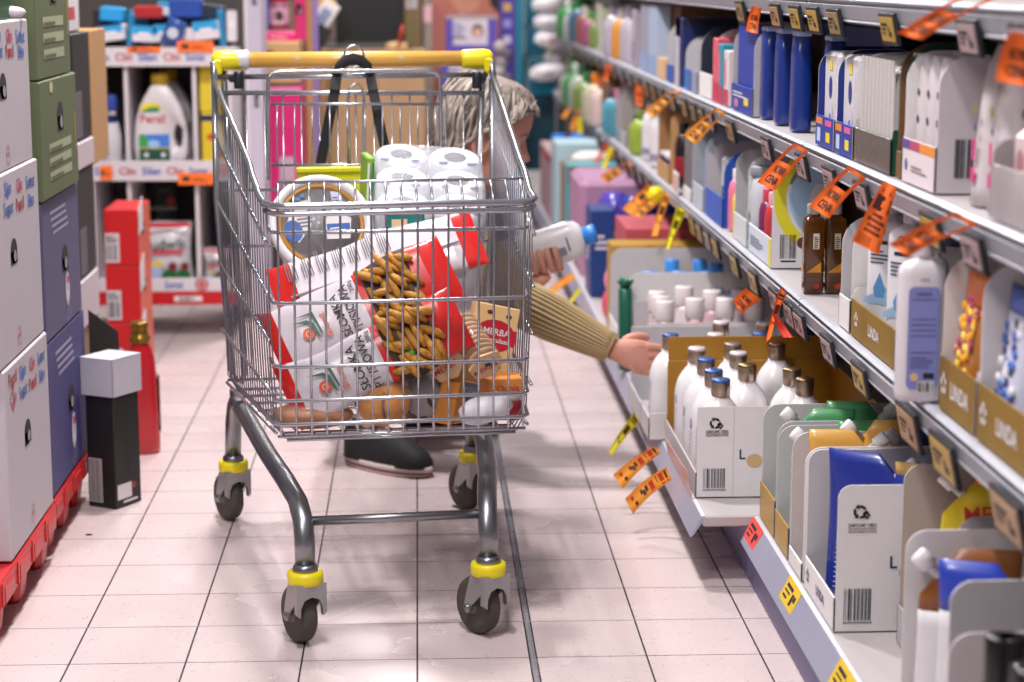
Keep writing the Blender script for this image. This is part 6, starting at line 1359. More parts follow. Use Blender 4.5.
# ---- toilet paper pack
W_, D_, RR = .222, .33, .054
c = cl(436, 192, .06); tp = cthing('toilet_paper_pack', 'large film-wrapped pack of white toilet rolls at the rear of the cart', 'toilet paper', (c.x - .014, .195, c.z - .193), E3(20, 4, -4))
tpw = M('#cfccd6', .6, var=.05, bump=.5, bscale=50); core = M('#5f5d64', .8)
for ix in range(2):
    for iy in range(3):
        for iz in range(2):
            m = MB(); x, y, z = (ix - .5) * .109, (iy - 1) * .109, iz * .115
            m.lathe([(.02, z + .11), (.0215, z + .112), (RR - .006, z + .1125), (RR - .001, z + .107), (RR - .001, z + .006), (RR - .006, z + .001), (.02, z + .001)], tpw, (x, y, 0), 24)
            if iz == 1: m.lathe([(.0225, z + .113), (.021, z + .1128), (.0005, z + .1126)], core, (x, y, 0), 16)
            m.build('toilet_roll', tp)
m = MB(); R = []
for z, q in ((-.001, -.012), (.004, -.002), (.03, .002), (.11, .001), (.2, .002), (.224, -.001), (.2295, -.012)):
    ring = []
    for u in [2 * PI * j / 40 for j in range(40)]:
        cu, su = math.cos(u), math.sin(u); ring.append((math.copysign(abs(cu) ** .35, cu) * (.1105 + q) + .0012 * math.sin(11 * u + 60 * z), math.copysign(abs(su) ** .35, su) * (.165 + q) + .0012 * math.sin(13 * u + 50 * z), z))
    R.append(ring)
m.loft(R, M('#dfe2ea', .12, alpha=.33, bump=1.0, bscale=45)); ft = (Vector((0, 0, .2305)), X3, Y3, Z3); ff = (Vector((0, -.168, 0)), X3, Z3, -Y3)
rn = random.Random(4)
for k in range(12): m.poly(ft, [(x + rn.uniform(-.004, .004), y) for x, y in ((-.1 + .06 * (k % 4), -.15 + .11 * (k // 4)), (-.085 + .06 * (k % 4), -.15 + .11 * (k // 4)), (-.08 + .06 * (k % 4), -.14 + .11 * (k // 4)), (-.1 + .06 * (k % 4), -.143 + .11 * (k // 4)))], M('#5a6684', .5), .0005)
m.lines(ft, .05, -.147, .04, .014, 2, M('#3a5aa8', .5), .0008)
for k in range(4): m.disc(ff, -.07 + .045 * k, .06 + .05 * (k % 2), .011, M('#9aa4b4', .5), .0008)
m.build('film_wrap', tp)
# ---- round tub
c = cl(321, 226, .01); tub = cthing('round_tub', 'round grey tub with white rim and gold band lying at the left of the cart', 'tub', c, E3(64, -6, 8))
m = MB(); m.lathe([(.06, -.1), (.075, -.098), (.09, -.02), (.094, .0), (.094, .006)], M('#b9b4b8', .35, coat=.3), n=40); 
m.lathe([(.0005, .004), (.082, .004), (.084, .006)], M('#a09ea4', .3, coat=.5), n=40)
m.build('body', tub)
m = MB(); m.lathe([(.084, .004), (.085, .012), (.092, .017), (.1, .014), (.102, .006), (.098, -.002), (.094, -.003)], M('#e0dde0', .35, coat=.3), n=40); m.build('rim', tub)
m = MB(); m.lathe([(.0755, .0045), (.0758, .0085), (.0835, .0095), (.084, .005)], M('#b27c2c', .35), n=40); m.build('gold_band', tub)
m = MB(); ft = (Vector((0, 0, .0064)), X3, Y3, Z3)
m.poly(ft, [(-.07, .0), (-.05, .05), (-.01, .055), (-.02, .0), (-.05, -.03)], CARDW, .001); m.poly(ft, [(.005, -.03), (.05, -.035), (.06, .005), (.03, .03), (.01, .01)], CARDW, .001); m.poly(ft, [(.008, -.02), (.052, -.026), (.055, -.004), (.01, .0)], M('#2a5aa8', .5), .0016); m.lines(ft, .015, -.018, .032, .012, 2, CARDW, .002); m.poly(ft, [(.03, .02), (.05, .02), (.05, .06), (.03, .065)], M('#c8c8dc', .5), .0012)
m.lines(ft, .032, .025, .015, .03, 5, M('#4a5a9c', .5), .0018); m.disc(ft, -.056, -.005, .018, M('#2a5aa8', .5), .0016, .022); m.lines(ft, -.045, .0, .03, .03, 4, M('#6a6870', .5), .0018)
for k in range(5): m.disc(ft, -.066 + .01 * k, .038 + .006 * k, .0035, M('#3f7cc8', .5), .0055, n=8)
m.build('labels', tub)
# ---- green and teal packet beside the toilet paper
c = cl(369, 213, .12); m = MB(); m.box((0, 0, 0), (.016, .13, .22), M('#7fa83a', .45), .003); f = (Vector((0, -.08, 0)), X3, Z3, -Y3); m.rect(f, -.007, -.1, .004, .2, M('#d8d2d0', .5)); m.rect(f, .001, -.1, .005, .2, M('#2f7a3c', .5))
m.build('green_packet', None, cw((c.x, .19, c.z)), 0, ('upright green packet squeezed left of the toilet paper pack', 'packet'), rot=crot(E3(0, 3, 0)))
c = cl(404, 222, -.05); m = MB(); m.box((0, 0, 0), (.07, .05, .09), M('#1d7a78', .45), .006); f = (Vector((0, -.025, 0)), X3, Z3, -Y3); m.rect(f, -.03, -.03, .03, .06, M('#e0c8a0', .5)); m.rect(f, .01, -.02, .02, .03, M('#2f5cae', .5))
m.build('teal_packet', None, cw((c.x, -.06, c.z - .02)), 0, ('small teal and cream packet in front of the green one', 'packet'), rot=crot(E3(0, 0, 5)))
c = cl(390, 232, -.02)
# ---- bread in clear bags
crust = M('#c9800e', .7, var=.45, scale=22); crust2 = M('#94520e', .6, var=.5, scale=26, bump=.3, bscale=80)
def bun(label, p, r, mat, R=Matrix(), slit=True, flat=.75):
    t = cthing('bread_bag', label, 'bread', p, R, 'bread in clear bags')
    m = MB(); m.sphere((0, 0, 0), (r[0], r[1], r[2]), mat, 24, 16)
    if slit: m.tube([(-r[0] * .05, -r[1] * .96, r[2] * .5), (-r[0] * .12, -r[1] * 1.0, 0), (-r[0] * .06, -r[1] * .93, -r[2] * .5)], .003, M('#7a4a1c', .6), 6)
    m.build('loaf', t)
    m = MB(); R_ = []
    for i in range(11):
        f = i / 10; a = PI * f
        R_.append([((r[0] * 1.1) * math.cos(u) * max(.06, math.sin(a)) ** .7 + .003 * math.sin(5 * u + i), (r[1] * 1.08) * math.sin(u) * max(.06, math.sin(a)) ** .7 + .002 * math.sin(7 * u + 2 * i), -(r[2] * 1.1) * math.cos(a)) for u in [2 * PI * j / 24 for j in range(24)]])
    m.loft(R_, FILM); m.build('clear_bag', t); return t
p = cl(384, 409, -.33); bun('round golden bun in a clear bag at the bottom front of the cart', (p.x, -.325, zb(-.33) + .053), (.05, .043, .045), crust)
p = cl(312, 418, -.33); bun('long flat brown loaf in a clear bag at the bottom left', (p.x, -.325, zb(-.33) + .031), (.075, .05, .024), crust2, slit=False)
# dark biscuits in a knotted bag
p = cl(428, 400, -.32); t = cthing('biscuit_bag', 'clear knotted bag of dark brown biscuits right of the bun', 'bag', (p.x - .005, -.295, zb(-.3) + .022))
dkb = M('#4a2a18', .6, var=.3)
for k in range(9):
    m = MB(); m.lathe([(.022, 0), (.024, .002), (.024, .007), (.022, .009)], dkb, ((k % 3 - 1) * .016, (k // 3 - 1) * .022, .012 + .013 * (k % 4)), 14, rot=E3(60 + 10 * (k % 3), 20 * (k % 2), 15 * k)); m.build('biscuit', t)
m = MB(); R_ = []
for z, q, ox in ((0, .038, 0), (.01, .046, 0), (.05, .045, 0), (.075, .03, -.002), (.088, .01, -.006), (.096, .0075, -.01), (.112, .016, -.004), (.128, .011, .006), (.134, .004, .008)):
    R_.append([(ox + q * math.cos(u) * (1 + .12 * math.sin(5 * u + 30 * z)), q * .9 * math.sin(u) * (1 + .1 * math.sin(6 * u)), z) for u in [2 * PI * j / 20 for j in range(20)]])
m.loft(R_, M('#ece8ee', .15, alpha=.32)); m.build('knotted_film', t)
# ---- biscuit packs with tan hexagonal end labels
biscm = M('#b98a54', .65, var=.25); tanl = M('#d6b083', .55)
def biscuit_roll(label, p, R, n=9):
    t = cthing('biscuit_pack', label, 'biscuits', p, R, 'clear packs of round biscuits')
    for k in range(n):
        m = MB(); m.lathe([(.028, 0), (.0315, .002), (.0315, .006), (.028, .008)], biscm, (0, .012 + .0115 * k, 0), 20, rot=E3(-90, 0, 0)); m.build('biscuit', t)
    m = MB(); hexa = [(.036 * math.cos(PI / 3 * i + .26), .036 * math.sin(PI / 3 * i + .26)) for i in range(6)]
    m.prism(hexa, (0, 0, 0), X3, Z3, -Y3, .004, tanl); f = (Vector((0, 0, 0)), X3, Z3, -Y3); m.txt(f, 0, -.006, .018, 'MERBA', M('#b3282c', .5), rot=.5, maxw=.05); m.poly(f, [(0, .012), (.008, .004), (0, -.002), (-.008, .004)], M('#2c1c18', .5), .0012); m.build('end_label', t)
    m = MB(); m.lathe([(.0335, .004), (.034, .01), (.034, .012 + .0115 * n), (.02, .02 + .0115 * n)], FILM, n=24, rot=E3(-90, 0, 0)); m.build('clear_film', t); return t
biscuit_roll('clear biscuit pack with tan end label, right one, slanting down to the front', cl(487, 366, -.34), Matrix.Rotation(math.radians(24), 4, 'Z') @ Matrix.Rotation(math.radians(34), 4, 'X'))
biscuit_roll('clear biscuit pack with tan end label, left one above the knotted bag', cl(446, 364, -.335), Matrix.Rotation(math.radians(12), 4, 'Z') @ Matrix.Rotation(math.radians(8), 4, 'X'), 7)
# ---- cream and red biscuit carton, orange cartons, white pack, red jar
def ccarton(label, p, R, d, mat, deco, name='carton', group=None):
    m = MB(); m.box((0, 0, 0), d, mat, .002); f = (Vector((0, -d[1] / 2, 0)), X3, Z3, -Y3)
    if deco: deco(m, f, d[0], d[2])
    return m.build(name, None, cw(p), 0, (label, 'carton', group) if group else (label, 'carton'), rot=crot(R))
def deco_merba(m, f, w, h):
    m.disc(f, 0, h * .12, w * .48, M('#b81c2c', .5), .0008, h * .2); m.rect(f, -w * .5, h * .02, w, h * .2, M('#b81c2c', .5), .0009)
    m.txt(f, .002, h * .17, .017, 'MERBA', CARDW, maxw=w * .8, e=.0014); m.txt(f, .004, h * .07, .013, 'Speculaas', CARDW, maxw=w * .8, e=.0014)
    for a, b in ((-.2, .4), (.25, .38), (.2, -.25), (-.3, -.35)): m.disc(f, w * a, h * b, .006, M('#5a3420', .5), .0008, .004)
ccarton('cream biscuit carton with red oval and white lettering at the right wall', cl(489, 345, -.21), E3(-8, 14, 10), (.085, .04, .15), M('#dfba82', .5), deco_merba)
oc = M('#cf8638', .55)
ccarton('upright orange carton standing between the knotted bag and white pack', (cl(446, 408, -.33).x, -.315, zb(-.33) + .046), E3(0, 14, 10), (.036, .03, .08), oc, lambda m, f, w, h: m.rect(f, -w / 2, h * .1, w, h * .02, M('#a86428', .5)), group='orange cartons')
ccarton('second upright orange carton just behind the first', (cl(455, 400, -.27).x, -.27, zb(-.27) + .05), E3(0, -6, 10), (.03, .03, .096), M('#d89a48', .55), None, group='orange cartons')
ccarton('flat orange carton lying below the biscuit pack at the right', (cl(503, 385, -.27).x, -.27, cl(503, 385, -.27).z), E3(0, 0, 8), (.075, .06, .035), M('#d98a3a', .5), lambda m, f, w, h: m.txt(f, 0, 0, .018, 'Qunia', M('#b3382c', .5)), group='orange cartons')
m = MB(); R_ = []
for i in range(9):
    f = i / 8; q = (1 - abs(2 * f - 1) ** 3.2); R_.append([((f - .5) * .1, .024 * q * math.cos(u) + .001 * math.sin(6 * u + i), (.012 + .014 * q) * math.sin(u)) for u in [2 * PI * j / 18 for j in range(18)]])
m.loft(R_, M('#dcd8e0', .5)); p = cl(486, 412, -.34); m.build('tissue_pack', None, cw((p.x, -.34, zb(-.34) + .034)), 0, ('small white plump pack at the bottom right front of the cart', 'pack'), rot=crot(E3(0, -14, 6)))
m = MB(); m.lathe([(.018, 0), (.02, .003), (.02, .03), (.016, .036)], M('#8c1f24', .3), n=18); m.lathe([(.017, .036), (.0175, .046), (.015, .048)], M('#b8b0a8', .4), n=18); p = cl(513, 402, -.3); m.build('red_jar', None, cw((p.x, -.285, zb(-.29) + .006)), 0, ('small dark red jar under the flat orange carton', 'jar'), rot=crot(Matrix()))
# ================================================================ crouching person, facing the shelf (+X), reaching with the right arm
def skin(nodes, edges, root, mat=None, sub=2):
    names = list(nodes); me = bpy.data.meshes.new('skin'); me.from_pydata([nodes[n][0] for n in names], [(names.index(a), names.index(b)) for a, b in edges], [])
    o = bpy.data.objects.new('skin', me); COL.objects.link(o)
    md = o.modifiers.new('skin', 'SKIN'); md.use_smooth_shade = True; md.branch_smoothing = .4
    for i, n in enumerate(names):
        sv = me.skin_vertices[0].data[i]; r = nodes[n][1]; sv.radius = (r, r) if isinstance(r, (int, float)) else r; sv.use_root = (n == root)
    s = o.modifiers.new('sub', 'SUBSURF'); s.levels = sub; s.render_levels = sub
    dg = bpy.context.evaluated_depsgraph_get(); dg.update(); ev = o.evaluated_get(dg); em = ev.to_mesh()
    vs = [tuple(v.co) for v in em.vertices]; fs = [tuple(p.vertices) for p in em.polygons]; ev.to_mesh_clear()
    bpy.data.objects.remove(o); bpy.data.meshes.remove(me)
    return vs, fs
per = thing('person', 'crouching grey-haired person in a beige ribbed sweater reaching to the bottom shelf', 'person', (0, 0, 0))
skinm = M('#c98f7c', .5, var=.08, scale=25)
HC = Vector((.158, 4.86, .80)); HR = Matrix.Rotation(math.radians(3), 4, 'Z') @ Matrix.Rotation(math.radians(20), 4, 'Y'); HS = 1.06
# joints
Y0 = 4.9
pelvis = Vector((-.13, 4.98, .30)); belly = Vector((-.06, 4.96, .42)); chest = Vector((.03, 4.93, .55)); neck0 = Vector((.085, 4.9, .645)); neck1 = Vector((.125, 4.88, .705))
shR = Vector((.06, 4.76, .60)); shL = Vector((.10, 5.08, .60)); elR = Vector((.235, 4.66, .425)); wrR = Vector((.452, 4.615, .318)); elL = Vector((.16, 5.08, .36)); wrL = Vector((.268, 4.885, .43))
hipR = Vector((-.12, 4.9, .27)); hipL = Vector((-.12, 5.06, .27)); knR = Vector((.12, 4.78, .41)); knL = Vector((.22, 5.08, .40)); anR = Vector((-.13, 4.845, .085)); anL = Vector((.0, 5.155, .085)); toR = Vector((.01, 4.72, .03)); toL = Vector((.13, 5.17, .03))
N = {'pelvis': (pelvis, .115), 'belly': (belly, .115), 'chest': (chest, .125), 'n0': (neck0, .06), 'n1': (neck1, .052), 'hd': (HC + Vector((-.005, 0, -.04)), .06),
     'shR': (shR, .058), 'elR': (elR, .043), 'faR': (elR.lerp(wrR, .4), .041), 'wrR': (wrR, (.023, .03)), 'shL': (shL, .058), 'elL': (elL, .043), 'wrL': (wrL, (.028, .024)),
     'hipR': (hipR, .09), 'hipL': (hipL, .09), 'knR': (knR, .06), 'knL': (knL, .06), 'anR': (anR, .038), 'anL': (anL, .038), 'toR': (toR, .03), 'toL': (toL, .03)}
Eg = [('pelvis', 'belly'), ('belly', 'chest'), ('chest', 'n0'), ('n0', 'n1'), ('n1', 'hd'), ('chest', 'shR'), ('shR', 'elR'), ('elR', 'faR'), ('faR', 'wrR'), ('chest', 'shL'), ('shL', 'elL'), ('elL', 'wrL'), ('pelvis', 'hipR'), ('pelvis', 'hipL'), ('hipR', 'knR'), ('hipL', 'knL'), ('knR', 'anR'), ('knL', 'anL'), ('anR', 'toR'), ('anL', 'toL')]
m = MB(); vs, fs = skin(N, Eg, 'pelvis'); m.add(vs, fs, skinm, True)
# hands: palm and five fingers each as skinned chains rooted in the palm
def hand(wr, kn, side_v, fingers, thumb, palm_r=(.02, .034)):
    mid = wr.lerp(kn, .55); nd = {'w': (wr, .026), 'p': (mid, palm_r), 'k': (kn, palm_r)}; ed = [('w', 'p'), ('p', 'k')]
    vs, fs = skin(nd, ed, 'w'); m.add(vs, fs, skinm, True)
    for i, chain in enumerate(fingers):
        nd = {}; ed = []; r0 = (.0092, .0098, .0095, .0082)[i]
        for j, p in enumerate(chain): nd['f%d' % j] = (p, r0 * (1.05, 1.0, .94, .82)[min(j, 3)]); ed += [('f%d' % (j - 1), 'f%d' % j)] if j else []
        vs, fs = skin(nd, ed, 'f0'); m.add(vs, fs, skinm, True)
    nd = {}; ed = []
    for j, p in enumerate(thumb): nd['t%d' % j] = (p, .0105 * (1.25, 1.1, 1.0, .85)[min(j, 3)]); ed += [('t%d' % (j - 1), 't%d' % j)] if j else []
    vs, fs = skin(nd, ed, 't0'); m.add(vs, fs, skinm, True)
# right hand: turned on edge with its back to the camera, thumb on top, fingers curling round behind the bottles
PR = [(wrR - Vector((.02, -.003, -.008)), .021, .026), (wrR, .0195, .0265), (wrR + Vector((.02, -.004, -.006)), .0185, .034), (wrR + Vector((.045, -.007, -.012)), .0165, .040), (wrR + Vector((.066, -.006, -.017)), .0145, .041), (wrR + Vector((.078, -.002, -.02)), .0115, .038), (wrR + Vector((.083, .002, -.021)), .006, .03)]
m.loft([[c_ + Vector((0, -math.copysign(abs(math.cos(t)) ** .8, math.cos(t)) * a_, math.sin(t) * b_)) for t in [2 * PI * j / 24 for j in range(24)]] for c_, a_, b_ in PR], skinm)
kR = wrR + Vector((.072, -.006, -.018))
for i in range(4):   # index on top, little finger lowest
    zz_ = .03 - .0195 * i; L_ = (.95, 1.05, 1.0, .8)[i]; b = kR + Vector((-.004 * abs(i - 1.2), 0, zz_)); r0 = (.0092, .0098, .0095, .0082)[i]
    ch = [b + Vector((-.03, .002, -zz_ * .25)), b + Vector((.002, -.003, 0)), b + Vector((.032 * L_, .004, -.005)), b + Vector((.054 * L_, .016, -.012)), b + Vector((.068 * L_, .03, -.02))]
    vs, fs = skin({'f%d' % j: (p, r0 * (.9, 1.12, 1.0, .93, .8)[j]) for j, p in enumerate(ch)}, [('f%d' % j, 'f%d' % (j + 1)) for j in range(4)], 'f0'); m.add(vs, fs, skinm, True)
    m.tube([wrR + Vector((.025, -.0185, zz_ * .6 - .008)), b + Vector((-.025, -.0125, 0)), b + Vector((-.006, -.0075, 0))], .003, skinm, 6, rad=[.002, .0034, .0044])
ch = [wrR + Vector((.012, .004, .016)), wrR + Vector((.032, .012, .028)), wrR + Vector((.058, .022, .03)), wrR + Vector((.078, .03, .024))]
vs, fs = skin({'t%d' % j: (p, .0108 * (1.25, 1.12, 1.0, .85)[j]) for j, p in enumerate(ch)}, [('t0', 't1'), ('t1', 't2'), ('t2', 't3')], 't0'); m.add(vs, fs, skinm, True)
# left hand: fist closed round the white bottle from below, knuckles to the camera
BA, BB = Vector((.20, 4.90, .488)), Vector((.405, 4.875, .553)); bd = (BB - BA).normalized(); bn = Vector((0, -1, 0)); bu = bd.cross(bn); bu = -bu if bu.z < 0 else bu; bu.normalize()
gp = BA + bd * .1; RBz, RBy = .048, .030   # bottle half height, half depth at the grip
kL = gp - bu * (RBz + .014) + Vector((0, .012, 0)); F4 = []
for i in range(4):
    o = bd * (.03 - .0195 * i) + bu * (.002 * i); L_ = (.85, 1.0, 1.02, .92)[i]
    F4.append([gp + o - bu * (RBz + .012) + Vector((0, .006, 0)), gp + o - bu * (RBz * .98 + .006) + Vector((0, -.026, 0)), gp + o - bu * (RBz * .35) + Vector((0, -RBy - .0125, 0)), gp + o + bu * (RBz * .12 * L_) + Vector((0, -RBy - .0105, 0))])
hand(wrL, kL, None, F4, [kL + Vector((.0, .02, .0)) + bd * .025, gp + bd * .036 - bu * RBz * .7 + Vector((0, RBy + .015, 0)), gp + bd * .044 + bu * RBz * .0 + Vector((0, RBy + .0125, 0)), gp + bd * .05 + bu * RBz * .5 + Vector((0, RBy + .011, 0))], (.034, .0165))
# head with a face
HT = [(-.118, .058, .012, .028), (-.113, .08, .03, .042), (-.097, .088, .045, .053), (-.078, .084, .06, .060), (-.066, .087, .066, .062), (-.058, .0885, .07, .0635), (-.05, .087, .074, .065), (-.04, .086, .078, .067), (-.028, .087, .082, .069), (-.016, .088, .088, .071), (-.004, .087, .092, .0725), (.008, .085, .096, .0735), (.02, .0865, .098, .0745), (.034, .092, .1, .0755), (.05, .0935, .1, .0755), (.07, .09, .097, .074), (.09, .078, .087, .066), (.105, .058, .07, .053), (.115, .035, .044, .034), (.12, .008, .01, .009)]
def hr(z, u, off=0.0):
    T = HT
    for a, b in zip(T, T[1:]):
        if a[0] <= z <= b[0]:
            t = (z - a[0]) / (b[0] - a[0]); f, bk, s = [a[i] + (b[i] - a[i]) * t for i in (1, 2, 3)]; break
    else: f, bk, s = T[0][1:] if z < T[0][0] else T[-1][1:]
    cu, su = math.cos(u), math.sin(u); uu = u if u <= PI else u - 2 * PI
    e = .86; x = math.copysign(abs(cu) ** e, cu) * (f if cu > 0 else bk); y = math.copysign(abs(su) ** e, su) * s
    g = lambda q, w: math.exp(-(q / w) ** 2)
    x += .027 * g(z + .024, .015) * g(uu, .2) + .013 * g(z - .0, .018) * g(uu, .16) + .006 * g(z + .053, .006) * g(uu, .33) + .0055 * g(z + .066, .006) * g(uu, .3) - .004 * g(z + .0595, .003) * g(uu, .35)
    dent = .0085 * g(z - .006, .012) * (g(uu - .42, .2) + g(uu + .42, .2)); x -= dent; x += .004 * g(z - .026, .008) * (g(uu - .4, .3) + g(uu + .4, .3)); y *= 1 + .05 * g(z + .03, .02) * (g(abs(uu) - .9, .35))
    k = math.hypot(x, y); s_ = (k + off) / k if k > 1e-6 else 1
    return Vector((x * s_, y * s_, z))
def hw_(p): return HC + HR @ (Vector(p) * HS)
zs = [-.118, -.113, -.105, -.097, -.088, -.078, -.07, -.066, -.062, -.0595, -.056, -.052, -.046, -.04, -.033, -.027, -.021, -.015, -.008, 0, .006, .012, .02, .028, .036, .046, .058, .07, .08, .09, .098, .105, .11, .115, .118, .12]
NU = 64; rings = [[hw_(hr(z, 2 * PI * j / NU)) for j in range(NU)] for z in zs]; m.loft(rings, skinm)
for s in (-1, 1):   # ears
    pts = [(-.012 + .021 * math.sin(a) * (1 if a < PI else .7) , s * (.078 + .006 * math.sin(a * .5)), -.012 + .033 * math.cos(a)) for a in [2 * PI * i / 14 for i in range(14)]]
    m.tube([hw_(p) for p in pts], .0058 * HS, skinm, 8, closed=True)
    st = len(m.v); m.sphere((0, 0, 0), (.017, .0035, .027), skinm, 12, 8); m.xf(Matrix.Translation(hw_((-.01, s * .0765, -.012))) @ HR, st)
    st = len(m.v); m.sphere((0, 0, 0), (.009, .005, .009), skinm, 10, 6); m.xf(Matrix.Translation(hw_((-.002, s * .077, -.042))) @ HR, st)
m.build('body', per)
eyew = M('#d8d0cc', .3); iris = M('#4a3a30', .3); lipm = M('#a8605a', .5); brow = M('#8a7a70', .8)
for s in (-1, 1):
    m = MB(); st = len(m.v); m.sphere((0, 0, 0), (.0105, .0115, .0105), eyew, 14, 10); m.sphere((.0062, 0, -.001), (.0052, .0056, .0056), iris, 12, 8); m.xf(Matrix.Translation(hw_((.0705, s * .031, .006))) @ HR, st); m.build('eye', per)
    m = MB(); m.tube([hw_(hr(z, s * a, .0012)) for z, a in ((.024, .22), (.03, .36), (.03, .52), (.023, .68))], .0028, brow, 6, rad=[.0018, .003, .0028, .0012]); m.build('eyebrow', per)
m = MB()
for z, r in ((-.0535, .0028), (-.0645, .0034)): m.tube([hw_(hr(z, a, .0002)) for a in (-.36, -.2, -.06, .06, .2, .36)], r, lipm, 6, rad=[.001, r, r * 1.1, r * 1.1, r, .001])
m.build('lips', per)
# hair: shaggy grey bob, ear left free
hairA = M('#8d8179', .6, var=.3, scale=60); hairB = M('#b3a79d', .55, var=.2, scale=60); hairC = M('#5f544d', .65, var=.3, scale=60)
def ulim(z): 
    P = [(-.125, 2.15), (-.06, 2.0), (-.035, 1.95), (-.02, 1.75), (.012, 1.58), (.03, 1.42), (.05, 1.22), (.068, 1.02), (.086, .8), (.1, .45), (.11, 0.0), (.13, 0.0)]
    for a, b in zip(P, P[1:]):
        if a[0] <= z <= b[0]: t = (z - a[0]) / (b[0] - a[0]); return a[1] + (b[1] - a[1]) * t
    return 2.1
m = MB(); zz = [-.12 + .24 * i / 26 for i in range(26)] + [.1195]; grid = []
for z in zz:
    ul = ulim(z); row = []
    for j in range(41):
        u = ul + (2 * PI - 2 * ul) * j / 40
        off = .014 + .004 * math.sin(17 * u + 8 * z) + .006 * max(0, -z / .12) * (1 + .5 * math.sin(9 * u))
        q = hr(max(z, -.1), u, off); q.z = z + (.012 if z > .1 else 0); 
        if z < -.03: b_ = hr(-.02, u, off); q.x = min(q.x, b_.x * .92); q.y = b_.y * (.95 + .05 * math.sin(13 * u))
        row.append(hw_(q))
    grid.append(row)
vs = [p for r in grid for p in r]; fs = [(i * 41 + j, i * 41 + j + 1, (i + 1) * 41 + j + 1, (i + 1) * 41 + j) for i in range(len(grid) - 1) for j in range(40)]
m.add(vs, fs, hairA, True)
rn = random.Random(11)
for k in range(360):
    u = rn.uniform(.25, 2 * PI - .25); z0 = rn.uniform(.03, .118); z1 = rn.uniform(-.125, -.02)
    pts = []; drift = rn.uniform(-.25, .25); off0 = rn.uniform(.015, .023)
    ok = True
    for i in range(8):
        t = i / 7; z = z0 + (z1 - z0) * t; uu = u + drift * t; side = 1 if u < PI else -1
        back = ulim(z) + .05; v = uu if u < PI else 2 * PI - uu
        v = max(v, back); uu = v if u < PI else 2 * PI - v
        q = hr(max(z, -.1), uu, off0 + .004 * math.sin(6 * t + k) + (.012 * t * t if z < -.04 else 0)); q.z = z + (.012 * max(0, (z - .08) / .04))
        if z < -.03: b_ = hr(-.02, uu, off0 + .003); q.x = min(q.x, b_.x * .95); q.y = b_.y * .97
        pts.append(hw_(q))
    m.tube(pts, .003, (hairA, hairB, hairC, hairB)[k % 4], 4, rad=[.0016, .003, .0034, .0034, .0032, .003, .0024, .0008])
for k in range(36):   # short fringe over the forehead
    a = -.9 + 1.8 * k / 35; pts = [hw_(hr(.117 - .006 * i - .0012 * (k % 3) * i, a * (1 + .1 * i), .015 + .004 * math.sin(i + k))) for i in range(6)]
    m.tube(pts, .003, (hairB, hairA, hairB)[k % 3], 4, rad=[.002, .0034, .0034, .003, .0024, .001])
m.build('hair', per)
# clothes
sweat = M('#7d6c4c', .95, var=.18, scale=120, bump=.5, bscale=260)
SN = {'pelvis': (pelvis + Vector((0, 0, .02)), .135), 'belly': (belly, .132), 'chest': (chest, .14), 'n0': (neck0, .068), 'shR': (shR, .07), 'uaR': (shR.lerp(elR, .5), .062), 'elR': (elR, .058), 'f1': (elR.lerp(wrR, .35), .055), 'f2': (elR.lerp(wrR, .7), .044), 'wrR': (elR.lerp(wrR, .93), .0345),
      'shL': (shL, .07), 'elL': (elL, .055), 'wrL': (elL.lerp(wrL, .85), .038)}
SE = [('pelvis', 'belly'), ('belly', 'chest'), ('chest', 'n0'), ('chest', 'shR'), ('shR', 'uaR'), ('uaR', 'elR'), ('elR', 'f1'), ('f1', 'f2'), ('f2', 'wrR'), ('chest', 'shL'), ('shL', 'elL'), ('elL', 'wrL')]
m = MB(); vs, fs = skin(SN, SE, 'pelvis'); m.add(vs, fs, sweat, True)
# knitted ribs along the reaching sleeve and a turned cuff
ax = (wrR - elR).normalized(); a1 = ax.cross(Z3).normalized(); a2 = a1.cross(ax).normalized(); ribm = M('#b39c74', .95, var=.12, scale=150)
for k in range(30):
    t = 2 * PI * k / 30; d = a1 * math.cos(t) + a2 * math.sin(t)
    m.tube([elR.lerp(wrR, f) + d * r for f, r in ((.02, .0535), (.2, .0535), (.36, .051), (.55, .045), (.72, .0395), (.86, .0345), (.94, .0325))], .0034, ribm, 5)
m.tube([elR.lerp(wrR, .93) + (a1 * math.cos(t) + a2 * math.sin(t)) * .0315 for t in [2 * PI * i / 20 for i in range(20)]], .0045, ribm, 6, closed=True)
m.build('sweater', per)
trs = M('#22232c', .85, var=.2)
TN = {'pelvis': (pelvis - Vector((0, 0, .01)), .128), 'hipR': (hipR, .1), 'hipL': (hipL, .1), 'knR': (knR, .07), 'knL': (knL, .07), 'anR': (anR + Vector((0, 0, .035)), .05), 'anL': (anL + Vector((0, 0, .035)), .05)}
m = MB(); vs, fs = skin(TN, [('pelvis', 'hipR'), ('pelvis', 'hipL'), ('hipR', 'knR'), ('hipL', 'knL'), ('knR', 'anR'), ('knL', 'anL')], 'pelvis'); m.add(vs, fs, trs, True); m.build('trousers', per)
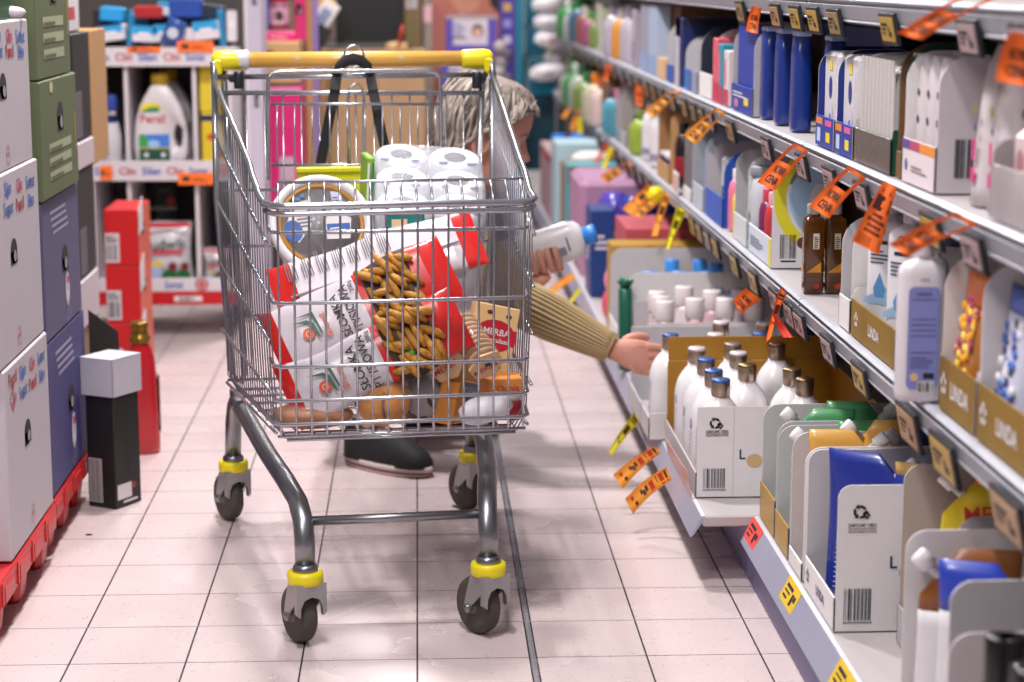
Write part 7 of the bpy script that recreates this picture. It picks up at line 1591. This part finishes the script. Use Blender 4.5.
def shoe(heel, toe, upper, sole, stripe):
    L_ = (toe - heel).length; ang = math.atan2(toe.y - heel.y, toe.x - heel.x); s = MB(); R = []
    def out(u, k, z): 
        x = L_ / 2 + L_ / 2 * math.copysign(abs(math.cos(u)) ** .8, math.cos(u)) * k; w = (.036 + .011 * math.sin(PI * min(1, max(0, x / L_)) ** 1.4) ) * k
        return Vector((x, w * math.copysign(abs(math.sin(u)) ** .85, math.sin(u)), z))
    for z, k in ((0.0, .95), (.004, 1.0), (.018, 1.02), (.026, 1.0)):
        R.append([out(2 * PI * j / 32, k, z + (.012 * max(0, out(2 * PI * j / 32, k, 0).x / L_ - .75) if z < .02 else 0)) for j in range(32)])
    s.loft(R, sole); R2 = [[p + Vector((0, 0, .0)) for p in [out(2 * PI * j / 32, 1.025, .008) for j in range(32)]], [out(2 * PI * j / 32, 1.027, .014) for j in range(32)]]
    s.loft(R2, stripe, cap=False)
    mt = Matrix.Translation(Vector((heel.x, heel.y, 0))) @ Matrix.Rotation(ang, 4, 'Z'); s.xf(mt)
    o = s.build('shoe', per)
    u = MB(); R = []
    for i in range(13):
        f = i / 12; x = L_ * (.02 + .955 * f); h = .03 + (.075 * (1 - f ** .8 * .55) if f < .55 else .075 * (1 - .55 ** .8 * .55) * max(.0, 1 - ((f - .55) / .47) ** 1.6)); w = .034 + .011 * math.sin(PI * f ** 1.4); w *= 1 if .06 < f < .94 else .6
        R.append([Vector((x, w * math.cos(a), .022 + (h - .005) * math.copysign(abs(math.sin(a)) ** .8, math.sin(a)) if math.sin(a) > 0 else .022)) for a in [2 * PI * j / 20 for j in range(20)]])
    u.loft(R, upper)
    for k in range(4): u.tube([Vector((L_ * (.5 + .07 * k), -.02, .07 - .009 * k)), Vector((L_ * (.52 + .07 * k), 0, .083 - .01 * k)), Vector((L_ * (.5 + .07 * k), .02, .07 - .009 * k))], .0028, M('#2c2c32', .7), 5)
    u.xf(mt); u.build('shoe_upper', o)
shoe(Vector((-.178, 4.868, 0)), Vector((.022, 4.7, 0)), M('#17171b', .75), M('#c4bab4', .5), M('#7c2c3c', .5))
shoe(Vector((-.045, 5.15, 0)), Vector((.2, 5.19, 0)), M('#17171b', .75), M('#c4bab4', .5), M('#a02838', .5))
# white bottle held in the left hand
Rm = Matrix((bd, bn.cross(bd).normalized() * -1, bd.cross(bn.cross(bd).normalized() * -1))).transposed().to_4x4() if False else None
zax = bd; yax = (Vector((0, 1, 0)) - zax * zax.y).normalized(); xax = yax.cross(zax).normalized()
RB = Matrix((xax, yax, zax)).transposed().to_4x4()
hb = thing('held_bottle', 'white bottle with bright blue cap held tilted in the hand', 'bottle', BA, rot=RB.to_euler())
m = MB(); R = []
for z, a, d in ((-.0, .04, .022), (.005, .046, .027), (.02, .048, .03), (.17, .048, .03), (.192, .044, .028), (.203, .034, .024), (.208, .02, .016)):
    R.append([(math.copysign(abs(math.cos(u)) ** .8, math.cos(u)) * a, math.copysign(abs(math.sin(u)) ** .8, math.sin(u)) * d, z) for u in [2 * PI * j / 28 for j in range(28)]])
m.loft(R, M('#dcd8dc', .3, coat=.3)); f = (Vector((0, -.0303, 0)), Z3, -X3, -Y3)
m.lines(f, .05, -.03, .03, .03, 5, M('#4a5a78', .5), .001); m.rect(f, .122, -.028, .006, .03, M('#24506a', .5), .001); m.rect(f, .142, -.026, .018, .02, M('#7c7a8c', .5), .001); m.rect(f, .166, -.02, .004, .034, M('#3a3a5a', .5), .001)
m.build('body', hb); m = MB(); m.lathe([(.02, .206), (.023, .208), (.0235, .235), (.021, .238)], M('#2f80d8', .35), n=22, sx=1.0, sy=.85); m.build('cap', hb)
